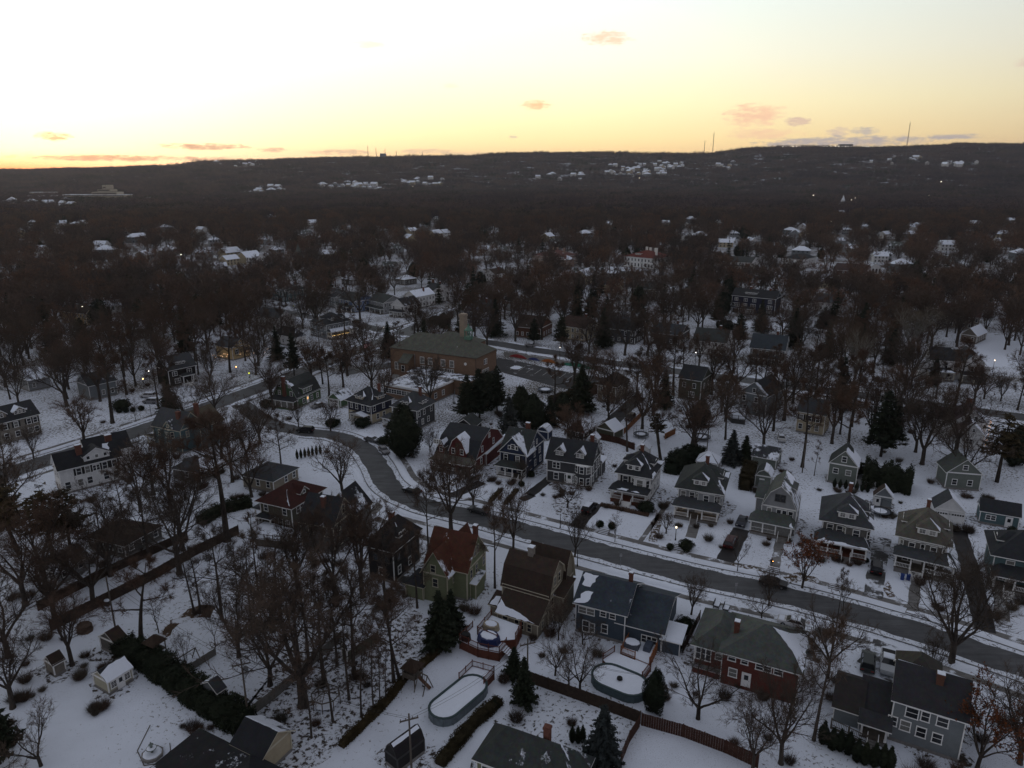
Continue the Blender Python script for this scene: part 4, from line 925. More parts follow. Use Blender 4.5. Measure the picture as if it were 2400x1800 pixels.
# ================================================================= houses
DK = (.030, .033, .038); DKG = (.042, .048, .046); GRN = (.085, .095, .088); TAU = (.105, .098, .082); BRN = (.050, .034, .026); RED = (.095, .036, .022); GREYR = (.055, .060, .066); NAVR = (.043, .056, .070)
sW = siding((.70, .70, .69)); sLG = siding((.27, .28, .29)); sDG = siding((.060, .062, .066), 'sh'); sNB = siding((.024, .036, .072)); sRED = siding((.105, .022, .020)); sSAGE = siding((.15, .17, .15)); sTEAL = siding((.085, .14, .15))
sTAN = siding((.25, .22, .17)); sCRM = siding((.42, .36, .25)); sGRN = siding((.065, .12, .06)); sLGRN = siding((.20, .22, .13)); sBLUE = siding((.062, .085, .110)); sMG = siding((.17, .19, .20)); sBRICK = siding((.13, .038, .028), 'brick')
sSCH = siding((.215, .135, .088), 'brick'); sNAVY = siding((.018, .022, .045), 'sh'); sYEL = siding((.52, .38, .19)); sSTONE = siding((.20, .18, .15), 'sh'); sTAUPE = siding((.12, .115, .105), 'sh'); sOLIV = siding((.08, .08, .055)); sLIL = siding((.26, .28, .36)); sBR2 = siding((.12, .055, .035), 'brick')
sBL2 = siding((.12, .17, .28)); sSTUC = mat((.72, .71, .68), .9, .08); sDKB = siding((.022, .020, .020), 'lap'); sPINK = mat((.30, .22, .18), .9, .1)
def WREATH(h, side, u, z, r=.35, lb=None):
    o, ex, nn = h.fr(side); u = u * h.side_len(side) if abs(u) <= 1 else u; mb = MB()
    P = [(o[0] + ex[0] * (u + r * math.cos(a)) + nn[0] * .14, o[1] + ex[1] * (u + r * math.cos(a)) + nn[1] * .14, z + r * math.sin(a)) for a in [i * math.pi / 6 for i in range(13)]]
    mb.tube(P, .1, 5, 0, False); w_ = mb.build('wreath', mat((.02, .04, .015), .9), None); tag(w_, lb or 'green christmas wreath hung on the front of the ' + h.short, 'wreath'); w_.location = h.root.location; w_.rotation_euler = h.root.rotation_euler
# ---- far side of the street, left to right
h = House('dark red dutch colonial house with a big red gambrel dormer and charcoal roof', (1016, 1064), (1113, 1081), 3.4, 9, sRED, 'gambx', 5.4, DK, C=(1153, 1020), oh=.5, og=.25, cov={'F': 0, 'R': .0}); h.short = 'dark red house'
h.slope = 3.56 / (.42 * h.d / 2)
h.dormer('F', .56, 4.6, 3.9, 1.2, 'gamby', 3.6, nw=2, ww=.75, wh=1.2, wz=.3, L_=3.6, cov={'R': .75}, slope=2.6, snow=[('R2', [(0.05, .05), (.95, .05), (.95, .95), (.05, .95)])])
h.win('F', .56, 6.0, 1.9, .95, 3, off=.02, o3=((0, .25), (1, 0), (0, -1)))
h.dormer('F', .14, 1.5, 4.0, 1.5, 'gabley', 1.5, nw=1, ww=.6, wh=1.1, wz=.2, L_=2.6, slope=2.6, snow=[('R', [(.1, .3), (.9, .5), (.9, .95), (.1, .95)])])
h.row('R', 4.2, (.24, .62), w=.7, h=1.3); h.win('R', .48, 6.6, .8, 1.0, 2); h.row('R', 1.3, (.2, .5, .8), w=.8, h=1.5)
h.porch('F', 0.0, 1.0, 2.6, .8, 3.0, .7, 4, .85, rc=TAU, deck=WOODGREY, postm=WOODRED); h.wing(h.w - .0, h.w + .35, 5.5, h.d + 1.2, 3.2, 'shed', .8, 'rear_entry', cov={'F': .9})
h.row('F', 1.3, (.2, .45, .68), w=.9, h=1.4); WREATH(h, 'F', .56, 6.5, .38); 
h.snow('R', [(.0, 0), (1, 0), (1, 1), (0, 1)]) if 'R' in h.q else None
h = House('navy blue gabled house with white front porch and half round attic window', (1168, 1055), (1236, 1067), 6.0, 9, sNB, 'gablex', 4.2, DKG, C=(1283, 1030), oh=.5, cov={'F': .2}); h.short = 'navy blue gabled house'
wg = h.wing(-.1, h.w + .1, -.35, 4.2, 5.9, 'gabley', 4.0, 'front_gable', cov={'R': .62}, oh=.5, snow=[('R', [(.02, 0), (.42, 0), (.25, .5), (.12, .95), (.02, .95)])])
wg.win('F', .5, 6.9, w=.9, h=1.0); wg.win('F', .36, 6.8, w=.5, h=.75); wg.win('F', .64, 6.8, w=.5, h=.75); wg.win('F', .22, 3.8, w=.85, h=1.4, style='shut'); wg.win('F', .68, 3.8, w=.85, h=1.4, style='shut')
h.row('F', 1.4, (.2, .75), w=.9, h=1.5, off=.38); h.row('R', 3.7, (.2, .45, .75), w=.8, h=1.3); h.row('R', 1.3, (.25, .5, .8), w=.8, h=1.3); h.row('R', 6.6, (.4, .58), w=.55, h=1.0)
h.porch('F', -.05, h.w + .1, 2.6, .9, 3.2, .8, [0, .33, .62, 1], .78, skirt=WHITE, lit=False, z=0); h.door('F', .72, .9); h.chimney(.62, .62, 1.0, .7)
h = House('dark charcoal shingled house with two snow topped gable dormers and a two storey bay', (1277, 1074), (1390, 1091), 5.9, 9, sDG, 'gablex', 3.9, DK, C=(1417, 1061), oh=.45, wall2=sDG, hz=2.9, band=True); h.short = 'dark charcoal house'
for u in (.26, .72): h.dormer('F', u, 1.9, 6.75, 1.1, 'gabley', 1.15, nw=2, ww=.6, wh=.85, wz=.12, style='grid', snow=[('R', [(.08, .02), (.98, .02), (.98, .97), (.08, .97)])])
h.win('F', .21, 3.8, 1.6, 1.35, 2); h.win('F', .21, 1.1, 1.0, 1.5); h.door('F', .51, .5, 1.3, 2.2); h.win('F', .43, .8, .4, 1.7); h.win('F', .59, .8, .4, 1.7); WREATH(h, 'F', .51, 2.1, .3)
h.bay('F', .81, 3.6, .9, .35, 5.4, [1.0, 3.75], 1.5, .85); h.row('R', 3.7, (.2, .55, .8), w=.75, h=1.3); h.win('R', .5, 7.0, .8, 1.1); h.row('R', 1.2, (.22, .6), w=.75, h=1.3)
h.chimney(.86, .72, .8, .7); h.wing(h.w * .3, h.w + .4, h.d, h.d + 3.6, 3.8, 'hip', 1.2, 'rear_porch', cov={'R': .95, 'F': .5})
h = House('white foursquare house with black roof and black shutters at the street', (1439, 1105), (1530, 1121), 6.2, 9, sW, 'hip', 3.5, DK, C=(1570, 1081), oh=.75, cov={'R': .12}); h.short = 'white foursquare house'
h.dormer('F', .47, 2.9, 6.9, 1.35, 'fhip', .8, nw=2, ww=.75, wh=.95, wz=.12, wallm=sW, snow=[('R', [(.05, .0), (.55, 0), (.4, .95), (.2, .95)])])
h.dormer('R', .58, 3.0, 6.85, 1.0, 'fhip', 1.0, nw=1, ww=.8, wh=.8); h.dormer('L', .5, 2.6, 6.85, 1.1, 'fhip', .9, nw=1)
h.snow('R', [(.0, .0), (.26, 0), (.26, .12), (.1, .13)]); h.snow('R', [(.75, .05), (1, .02), (.8, .35), (.7, .3)]); h.snow('R', [(.12, .3), (.2, .28), (.42, .9), (.4, .9)])
h.win('F', .24, 3.7, 1.05, 1.6, style='shut'); h.bay('F', .72, 3.9, .75, 3.05, 5.5, 3.6, 1.6, 1.25); h.row('R', 3.8, (.25, .55, .85), w=.8, h=1.4, style='shut'); h.row('R', 1.2, (.2, .48, .8), w=.9, h=1.5); h.row('F', 1.3, (.3, .78), w=1.3, h=1.4, n=2)
h.porch('F', -.8, 1.0, 2.9, .9, 3.1, .95, [0, .33, .64, 1], .47, deck=WOODRED, skirt=WOODRED, snow=[('F', [(.2, .12), (.48, .1), (.5, .3), (.3, .32)]), ('F', [(.58, .12), (.8, .12), (.72, .25)])], sw=2.2); h.door('F', .52, .9); h.chimney(.52, .58, .7, .7, top=11.0)
h = House('light grey foursquare house with dark roof and two lit porch lamps', (1580, 1140), (1698, 1159), 6.2, 10, sLG, 'hip', 3.6, DKG, C=(1730, 1108), oh=.85, cov={'R': .22}); h.short = 'light grey foursquare house'
h.dormer('F', .5, 2.7, 6.9, 1.3, 'fhip', .8, nw=2, ww=.7, wh=.85, wz=.14, style='grid', wallm=sW, snow=[('R', [(.05, .0), (.6, 0), (.4, .95), (.25, .95)])])
h.dormer('R', .55, 3.0, 6.85, .9, 'fhip', 1.0, nw=2, ww=.6, cov={'F': .2}); h.snow('R', [(.02, .0), (.14, .0), (.3, .35), (.2, .35)]); h.snow('R', [(.72, .03), (1, .02), (.8, .33), (.7, .3)])
h.row('F', 3.75, (.12, .33), w=.9, h=1.4); h.bay('F', .68, 4.2, .55, 3.1, 5.5, 3.75, 1.4, .95); h.row('F', 3.75, (.95,), w=.8, h=1.4); h.row('R', 3.8, (.25, .6, .85), w=.8, h=1.3); h.row('R', 1.2, (.2, .5, .8), w=.9, h=1.4); h.row('F', 1.3, (.22, .75), w=1.4, h=1.4, n=2)
h.porch('F', -.3, h.w + .1, 2.9, .8, 3.1, 1.0, [0, .32, .65, 1], .48, lit=[.16, .8], rc=GREYR); h.door('F', .5, .8); h.chimney(.55, .6, .7, .7, top=11.2)
h = House('pale gambrel fronted house with grey green roof and glazed porch', (1782, 1182), (1871, 1199), 5.6, 11, sLG, 'gamby', 4.6, GRN, C=(1897, 1160), oh=.3, og=.5, cov={'R': .55}); h.short = 'pale gambrel fronted house'
h.row('F', 6.8, (.42, .58), w=.75, h=1.3, trim=DKTRIM); h.row('F', 3.5, (.22, .5, .66, .84), w=.75, h=1.5, trim=WHITE); h.wing(-1.6, 0, 4, 9, 5.2, 'shed', 1.6, 'side_wing', wallm=sLG); h.row('R', 3.6, (.25, .6), w=.8, h=1.3)
h.dormer('R', .62, 3.4, 7.2, 1.3, 'shed', .9, nw=2, ww=.6, wh=.8, slope=2.0, L_=2.2); h.porch('F', -1.6, h.w - .3, 2.8, .8, 3.1, 1.2, [0, .3, .62, 1], .82, screen=True, rc=GRN, sw=2.0, snow=[('F', [(.9, .05), (.99, .02), (.97, .4)])]); h.door('F', .8, .8)
h = House('sage grey foursquare house with long snow edged porch roof', (1919, 1216), (2050, 1240), 6.2, 10, sTAUPE, 'hip', 3.7, GREYR, C=(2060, 1184), oh=.85, cov={'R': .30}); h.short = 'sage grey foursquare house'
h.dormer('F', .5, 3.0, 6.9, 1.3, 'fhip', .8, nw=2, ww=.8, wh=.85, wz=.14, style='grid', wallm=sW, snow=[('R', [(.05, .0), (.6, 0), (.4, .95), (.25, .95)])]); h.dormer('R', .55, 3.2, 6.85, .9, 'fhip', 1.0, nw=2, ww=.6)
h.snow('R', [(.1, 0), (.35, 0), (.3, .2), (.12, .2)]); h.snow('R', [(.8, 0), (1, 0), (.85, .3), (.72, .3)]); h.snow('R', [(.16, .3), (.22, .25), (.44, .9), (.42, .9)])
h.row('F', 3.75, (.16, .38), w=.95, h=1.4); h.bay('F', .74, 4.6, .6, 3.1, 5.5, 3.75, 1.4, 1.0); h.row('R', 3.8, (.25, .6, .85), w=.8, h=1.3); h.row('R', 1.2, (.3, .7), w=.9, h=1.4); h.row('F', 1.3, (.22, .75), w=1.5, h=1.4, n=2)
h.porch('F', -.9, h.w + .1, 3.2, .9, 3.1, 1.1, [0, .24, .5, .73, 1], .61, deck=WOODRED, rc=GREYR, snow=[('F', [(.06, .02), (.16, .3), (.2, .14), (.5, .2), (.8, .06), (.96, .1), (.97, .01), (.5, .0)]), ('R', [(.1, .1), (.4, .7), (.2, .8)])]); h.door('F', .62, .9); h.chimney(.52, .68, .6, .6, top=11.4)
h = House('grey foursquare house with taupe roof and twin three window bays', (2098, 1252), (2235, 1282), 6.2, 10, sTAUPE, 'hip', 3.9, TAU, C=(2241, 1225), oh=.85, cov={'R': .12}); h.short = 'taupe roofed foursquare house'
h.dormer('F', .55, 3.1, 6.95, 1.35, 'fhip', 1.1, nw=2, ww=.9, wh=.85, wz=.14, style='grid', wallm=sW, snow=[('R', [(.05, .0), (.5, 0), (.4, .95), (.3, .95)])]); h.dormer('R', .55, 3.2, 6.85, .9, 'fhip', 1.0, nw=2, ww=.6); h.dormer('L', .5, 3.2, 6.85, .9, 'fhip', 1.0, nw=2, ww=.6)
for u in (.27, .73): h.bay('F', u, 3.7, .6, 3.1, 5.45, 3.7, 1.45, .85)
h.row('R', 3.8, (.12, .6, .85), w=.8, h=1.3); h.row('F', 1.3, (.24, .8), w=1.6, h=1.4, n=2); h.porch('F', -.3, h.w + 1.5, 3.0, 1.1, 3.5, 1.0, [0, .27, .5, .7, 1], .385, skirt=CONC, rc=GREYR, snow=[('F', [(.86, .02), (.985, .02), (.97, .5), (.94, .9), (.9, .5)]), ('R', [(.02, .05), (.9, .05), (.5, .9)])], sw=2.1); h.door('F', .45, 1.1); h.chimney(.5, .62, .6, .6, top=11.5)
h = House('green grey house with black roof and wide porch at the right edge of the photo', (2322, 1298), 10.5, 6.0, 10, sTEAL, 'hip', 3.4, DK, oh=.8, wall2=sTEAL, cov={'F': .03}); h.short = 'green grey house at the right edge'
h.dormer('F', .7, 3.2, 6.7, .9, 'fhip', 1.0, nw=2, ww=.8, wh=.7, style='grid'); h.dormer('L', .5, 3.0, 6.7, .9, 'fhip', 1.0, nw=1); h.row('F', 3.7, (.26, .8), w=1.1, h=1.3); h.row('F', 1.3, (.2, .7), w=1.2, h=1.3, n=2); h.porch('F', 0, 1.0, 2.8, 1.0, 3.3, 1.0, 4, .25, skirt=CONC); h.door('F', .3, 1.0)
# ---- outbuildings behind that row
def garage(label, A, B, h, C, wall, roof, rise, rc, cov=None, snow=None, wins=(), door=None, oh=.3, og=None, d=6, name='garage', cat='garage', D=None, trim=None, rot=None):
    g = House(label, A, B, h, d, wall, roof, rise, rc, C=C, D=D, oh=oh, og=og, cov=cov, name=name, cat=cat, trim=trim, rot=rot)
    for sd_, pl in (snow or []): g.snow(sd_, pl)
    for w_ in wins: g.win(*w_[:3], **(w_[3] if len(w_) > 3 else {}))
    if door: g.garage_door(*door[0], **door[1])
    g.short = label; return g
FULL = [(.03, .02), (.97, .02), (.97, .97), (.03, .97)]
garage('grey green gabled carriage house with three white windows behind the gambrel house', (1941, 1083), (2014, 1096), 5.0, (2024, 1074), sSAGE, 'gabley', 3.4, DKG, snow=[('R', [(.03, .02), (.97, .02), (.97, .6), (.6, .5), (.5, .95), (.03, .97)])], wins=[('F', .5, 5.6, dict(w=.9, h=1.2)), ('F', .25, 2.6, dict(w=1, h=1.1)), ('F', .7, 2.6, dict(w=1, h=1.1))])
garage('small grey green barn shaped shed with white door', (1768, 1112), (1811, 1119), 3.0, (1824, 1102), sSAGE, 'gamby', 1.5, DKG, snow=[('R2', FULL), ('R', FULL)]).door('F', .42, .1, .9, 2.0)
garage('grey garage with snow on its right roof slope by parked car', (1760, 1066), (1822, 1078), 2.8, (1838, 1058), sSAGE, 'gablex', 2.0, GREYR, cov={'F': .35, 'R': .5}, wins=[('R', .5, 1.2)])
g = garage('small blue grey garage with brown roof and snow on one slope', (2047, 1160), (2096, 1168), 2.7, (2101, 1158), sMG, 'gabley', 2.1, BRN, snow=[('R', FULL)]); g.door('F', .2, .1, .9, 2.0)
g = garage('white double garage with dark gable beside the taupe roofed house', (2190, 1190), (2266, 1201), 2.9, (2280, 1180), sW, 'gabley', 2.6, GREYR, snow=[('R', FULL)], door=(('F', .25), dict(w=2.7, h=2.1))); g.garage_door('F', .75, 2.7, 2.1)
g = garage('teal cottage with white trimmed windows and white door', (2296, 1195), (2396, 1212), 3.0, (2415, 1195), sTEAL, 'gablex', 1.9, DK, wins=[('F', .28, 1.2, dict(w=1.6, h=.9, n=2))], name='cottage', cat='cottage'); g.door('F', .75, .2)
garage('small dark garage with red hipped roof and snow on the right slope', (1325, 1005), (1370, 1014), 2.6, (1395, 993), sDKB, 'hip', 2.2, RED, snow=[('R', FULL)], wins=[('F', .6, 1.2, dict(w=.7, h=.8)), ('R', .3, 1.2), ('R', .75, 1.2)])
garage('olive green garage with snowy roof next to the orange picket fence', (1394, 1000), (1440, 1012), 2.9, (1464, 1000), sOLIV, 'gabley', 2.0, DKG, cov={'R': .85, 'L': .1}, wins=[])
garage('small dark shed with snowy roof decorated with red and white lights', (1256, 1008), (1286, 1013), 2.6, (1293, 1003), sNB, 'gamby', 1.3, DKG, snow=[('R', FULL), ('R2', FULL), ('L2', FULL)], name='garden_shed', cat='shed')
garage('small white outbuilding with snow roof peeping over the white foursquare house', (1490, 1048), (1522, 1053), 2.9, (1536, 1045), sW, 'gabley', 1.4, DKG, snow=[('R', FULL), ('L', FULL)], wins=[('F', .3, 1.4)])
garage('low garage with fully snow covered hipped roof behind the light grey house', (1630, 1078), (1684, 1087), 2.6, (1699, 1071), sLG, 'hip', 1.9, GREYR, snow=[('R', FULL), ('F', FULL), ('L', FULL)])
garage('dark gabled garage with white trim behind the navy blue house', (1062, 995), (1112, 1001), 3.0, (1140, 985), sDKB, 'gabley', 1.9, DKG)
garage('tiny white shed with snowy gable beside the charcoal house', (1376, 1026), (1402, 1030), 2.4, (1409, 1022), sLG, 'gabley', 1.2, DKG, snow=[('R', FULL), ('L', FULL)], name='garden_shed', cat='shed')
h = House('grey green gabled cottage half hidden by a tall tree at the upper right', (2218, 1106), (2308, 1113), 4.2, 8, sSAGE, 'gabley', 3.3, GRN, C=(2322, 1090), oh=.4, cov={'R': .4}); h.short = 'grey green cottage'; h.row('F', 4.9, (.5,), w=.9, h=1); h.row('F', 1.2, (.25, .7), w=.9, h=1.2)
# ---- upper right houses
h = House('white gabled house with dark red roof and string of lights on the corner', (2238, 985), (2318, 995), 6.0, 9, sW, 'gabley', 3.4, (.05, .03, .032), C=(2332, 972), oh=.45); h.short = 'white gabled house with red roof'; h.row('F', 6.4, (.4, .62), w=.7, h=1.1); h.row('F', 3.4, (.2, .5, .8), w=.8, h=1.3); h.chimney(.45, .8, 1.4, .8); h.snow('R', [(.1, .0), (.9, .0), (.5, .5), (.15, .9)])
h.wing(-4.5, 0, 2, 8, 5.2, 'gablex', 2.6, 'left_wing', rc=(.05, .03, .032)); h.row('F', 3.6, (-3.5, -2.5, -1.4), w=.7, h=1.2, off=-1.98); w2 = h.wing(.2, 5.6, -4.6, 0, 4.6, 'gabley', 2.6, 'front_wing', rc=(.05, .03, .032), snow=[('R', FULL)]); w2.win('F', .4, 4.7, w=.55, h=.8); w2.win('F', .62, 4.7, w=.55, h=.8); w2.win('F', .5, 1.4, w=1.5, h=1.3, n=2)
sl_ = MB()
for i in range(26): sl_.box(h.w + .5 + (i * 7 % 5) * .1, h.w + .56 + (i * 7 % 5) * .1, -.6, -.54, .4 + i * .26, .46 + i * .26)
o = sl_.build('string_lights', emit((1, .45, .10), 5.0)); o.location = h.root.location; o.rotation_euler = h.root.rotation_euler; tag(o, 'warm yellow string lights climbing the corner of the white gabled house', 'string lights')
h = House('grey gabled house with raised back deck and white trim', (1732, 916), (1800, 930), 6.6, 9, sMG, 'gabley', 3.6, DK, C=(1822, 905), oh=.4); h.short = 'grey gabled house'; h.row('F', 4.0, (.15, .6), w=.9, h=1.5); h.row('F', 1.2, (.2, .62), w=.9, h=1.5); h.win('F', .5, 7, .8, 1.1); h.snow('R', [(.02, .1), (.1, .1), (.1, .9), (.02, .95)])

h = House('cream coloured house behind tall bare trunks with dark roof', (1866, 962), (1938, 974), 6.2, 8, sCRM, 'gablex', 3.0, GREYR, C=(1962, 955), oh=.4, cov={'R': .4}); h.short = 'cream house'; h.row('F', 3.8, (.15, .45, .75), w=.9, h=1.4, style='shut'); h.row('F', 1.2, (.15, .45, .75), w=.9, h=1.4)
h = House('dark olive house with white framed bay behind bare trees', (1588, 884), (1646, 893), 7.0, 9, sOLIV, 'gablex', 3.2, DK, C=(1682, 876), oh=.4); h.short = 'olive house'; h.row('F', 4.2, (.25, .7), w=.9, h=1.4); h.win('F', .6, 1.2, 1.6, 1.6, 3); h.row('R', 3.9, (.3, .7), w=.8)
h = House('tan house with brick red base under bare red brown crowns', (1396, 899), (1446, 907), 5.8, 9, sTAN, 'hip', 2.8, BRN, C=(1494, 890), oh=.6, wall2=sTAN, hz=2.0); h.short = 'tan house'; h.row('F', 3.6, (.25, .7), w=1.3, h=1.2, n=2); h.row('R', 3.6, (.2, .5, .8), w=.9); h.row('F', 1.1, (.5,), w=2.6, h=1.1, n=4)
# ---- near side of the street (seen from behind)
h = House('tan clapboard house with brown gambrel roof and long shed dormer beside the back decks', (1171, 1367), (1288, 1401), 5.6, 9, sTAN, 'gambx', 4.6, BRN, C=(1340, 1352), oh=.35, og=.35, trim=CREAM, cov={'F': .02}, brk=(.34, .62)); h.short = 'tan house'
h.slope = 1.15; h.row('F', 3.7, (.14, .56, .84), w=.95, h=1.35, trim=CREAM)
h.dormer('F', .58, 4.6, 8.0, .8, 'shed', .35, nw=4, ww=.6, wh=.4, wz=.16, slope=1.4, oh=.25, trim=CREAM, L_=2.6, base=5.6)
h.row('R', 6.2, (.36, .62), w=.8, h=1.5, trim=CREAM); h.row('R', 3.2, (.22, .8), w=.75, h=1.3, trim=CREAM); h.row('R', 1.2, (.3, .7), w=.8, h=1.3, trim=CREAM); h.chimney(.44, .5, .9, .9, top=11.4, m=mat((.22, .20, .18), .9))
w2 = h.wing(.9, h.w - .2, -3.4, 0, 2.9, 'shed', 2.0, 'rear_extension', rc=BRN, oh=.4, snow=[('F', [(.02, .02), (.02, .55), (.18, .32), (.45, .26), (.7, .14), (.9, .03)])]); w2.win('F', .2, 1.0, w=.9, h=1.4, trim=CREAM); w2.win('F', .55, .9, w=1.5, h=1.4, n=2, trim=CREAM); w2.win('F', .8, .9, w=.6, h=1.2, trim=CREAM); w2.win('R', .5, .9, w=.7, h=1.2, trim=CREAM)
h.wing(-1.2, .9, -1.8, .8, 2.6, 'shed', .9, 'side_lean_to', rc=BRN, snow=[('F', [(.1, .05), (.9, .05), (.8, .7), (.2, .6)])]); h.wing(h.w, h.w + 1.6, 2.0, 6.4, 4.9, 'shed', .9, 'side_bay', rc=BRN, cov={'F': .15}); h.wing(1.8, h.w + .25, h.d - 1, h.d + 3.0, 5.0, 'gambx', 4.9, 'street_gambrel', rc=BRN, cov={'F': .05}, brk=(.36, .62))
h = House('pale green house with steep red roof and snow in the roof valley', (992, 1318), (1097, 1343), 5.8, 9, sLGRN, 'gablex', 4.9, RED, C=(1149, 1290), oh=.5, trim=CREAM, cov={'F': .16}); h.short = 'pale green house'
h.row('R', 7.0, (.42, .58), w=.6, h=1.5, trim=CREAM); h.row('R', 3.6, (.22, .5, .9), w=.75, h=1.5, trim=CREAM); h.row('R', 1.0, (.3, .55, .75), w=.8, h=1.6, trim=CREAM)
wg = h.wing(.5, 4.9, -2.2, 4.2, 5.4, 'gabley', 4.2, 'rear_gable', rc=RED, cov={'R': .34}, oh=.5, snow=[('R', [(.02, .0), (.75, .0), (.72, .75), (.62, .7), (.58, .14), (.02, .10)])]); wg.win('F', .42, 5.6, w=.8, h=1.2, trim=CREAM); wg.win('F', .5, 3.0, w=.85, h=1.4, trim=CREAM, style='redshut'); wg.win('R', .35, 3.2, w=.7, h=1.3, trim=CREAM)
h.wing(h.w, h.w + 1.0, 1.2, 4.6, 3.0, 'shed', .6, 'side_bay', rc=DK, cov={'F': .55}); h.wing(-2.8, .5, -2.6, 2.0, 2.8, 'hip', 1.2, 'back_porch', rc=DK, cov={'F': .15}); h.chimney(.9, .7, .7, .7, z0=8, top=11.6); h.wing(2.4, 5.0, 3.8, h.d + .4, 6.2, 'gabley', 4.0, 'front_gable', rc=RED)
h = House('blue split level house with blue grey roof and cedar deck', (1341, 1410), (1471, 1443), 5.4, 10, sBLUE, 'gablex', 2.5, NAVR, oh=.5, cov={'F': .10}); h.short = 'blue split level house'
h.snow('F', [(.02, .02), (.26, .14), (.30, .45), (.16, .42)]); h.snow('F', [(.05, .98), (.06, .6), (.22, .58), (.30, .97)]); h.win('F', .22, 3.6, 2.4, 1.0, 2); h.win('F', .56, 3.9, .8, .8); h.win('F', .75, 3.9, .8, .8); h.win('F', .60, 1.1, .85, 1.4); h.win('F', .22, .5, 1.0, 1.8); h.win('F', .34, .7, .8, 1.4)
h.chimney(.9, .62, .6, .5, z0=6, top=9.0); h.row('L', 3.6, (.4, .7), w=1, h=1)
wg = h.wing(h.w - 1.0, 13.2, .5, 11.2, 3.6, 'gablex', 2.7, 'main_floor_wing', rc=NAVR, oh=.6, cov={'F': .05}, snow=[('F', [(.01, .42), (.07, .40), (.06, .78), (.03, .8)])]); wg.win('F', .72, 1.0, w=2.2, h=1.1, n=3); wg.win('R', .3, 1.2, w=1, h=1.1)
h.wing(13.3, 15.9, .6, 4.6, 2.4, 'shed', .5, 'side_porch', cov={'F': 1.0}, snow=[('F', FULL)])
h = House('red brick ranch house with two grey green hipped roofs', (1618, 1507), (1732, 1539), 4.4, 10, sBRICK, 'hip', 2.3, GRN, oh=.6, cov={'B': .8}); h.short = 'red brick ranch house'
h.win('F', .22, 1.9, 2.0, 1.9, 3, trim=WHITE); h.win('F', .62, 2.6, .9, .9); h.wing(0, 4.2, -.9, 0, 1.0, 'flat', .02, 'stoop', rc=(.2, .2, .2), trimh=False, oh=.0)
wg = h.wing(h.w - 1.5, h.w + 8.4, -1.4, h.d - .8, 5.4, 'hip', 2.6, 'bedroom_wing', rc=GRN, oh=.55, cov={'F': .0}, snow=[('R', [(.02, .03), (.96, .03), (.6, .9), (.4, .8)])]); wg.win('F', .13, 4.1, w=.9, h=.9); wg.win('F', .30, 4.1, w=.8, h=.8); wg.win('F', .55, 3.9, w=1.9, h=.9, n=2); wg.win('F', .16, 1.6, w=1.0, h=1.2); wg.win('F', .74, 3.9, w=1.0, h=.9)
h.door('F', h.w + 1.9, .6); h.root.children; h.chimney(.93, .28, .7, .7, z0=4.5, top=7.9)
for c in [c for c in h.root.children if c.name.startswith('door')]: c.location.y = -1.45
h = House('grey clapboard two storey house with dark roof in the lower right corner', (2089, 1638), (2275, 1695), 6.2, 8.6, sMG, 'gablex', 2.9, (.036, .036, .040), oh=.4, cov={'B': .5}); h.short = 'grey corner house'
h.win('F', .27, 4.2, 1.25, 1.35); h.win('F', .46, 4.3, .8, 1.25); h.win('F', .70, 4.3, 1.1, 1.2); h.win('F', .21, 2.1, 1.0, 1.3); h.win('F', .44, 1.9, .95, 1.3); h.win('F', .67, 1.8, .95, 1.25); h.win('F', .02, 2.3, .9, 1.2)
h.snow('B', [(.25, .35), (.62, .30), (.95, .75), (.97, 1.0), (.7, .82), (.3, .62)]); h.chimney(.60, .36, .8, .7, z0=7, top=9.6, m=sBR2)
h.wing(-3.4, 0, .6, h.d - .5, 3.2, 'gablex', 2.3, 'side_wing', rc=(.036, .036, .040)); h.wing(-6.4, -3.4, -.6, h.d - 1, 3.0, 'gablex', 2.2, 'garage_wing', rc=(.034, .03, .028)); h.wing(.2, 5.0, h.d - 2.4, h.d + 3.2, 5.8, 'hip', 2.4, 'street_wing', rc=(.05, .046, .038))
h.porch('F', -3.2, -.2, 1.9, .8, 2.9, .5, 2, .5, rc=(.036, .036, .04), sw=1.2, roof='shed')
h = House('low house with dark green grey roof and brick chimney at the bottom edge', (1104, 1776), 13.0, 3.2, 12, sLGRN, 'hip', 3.1, (.045, .052, .050), rot=-25, oh=.5, C=(1362, 1760), cov={'R': .42, 'F': .12}); h.short = 'low house at the bottom edge'; h.row('F', 1.2, (.1, .3, .6), w=1, h=1); h.chimney(.62, .62, .75, .7, z0=4, top=7.6, cap=False)
h.snow('R', [(.42, .97), (.44, .97), (.30, .62), (.27, .66)])
h = House('black roofed house with cream gable cut by the bottom edge of the photo', (536, 1741), (614, 1780), 3.2, 5.4, sCRM, 'gablex', 1.7, (.020, .022, .027), oh=.5, trim=CREAM, cov={'B': .55}); h.short = 'black roofed house'
h.snow('B', [(.02, .62), (.98, .62), (.98, .98), (.02, .98)]); h.wing(3.0, 11.6, -9.6, -.4, 3.0, 'hip', 2.4, 'front_wing', rc=(.020, .022, .027)); h.wing(-5.5, 4.0, -8.5, -.6, 2.9, 'flat', .02, 'flat_wing', rc=(.022, .022, .024), cov={'F': .22})
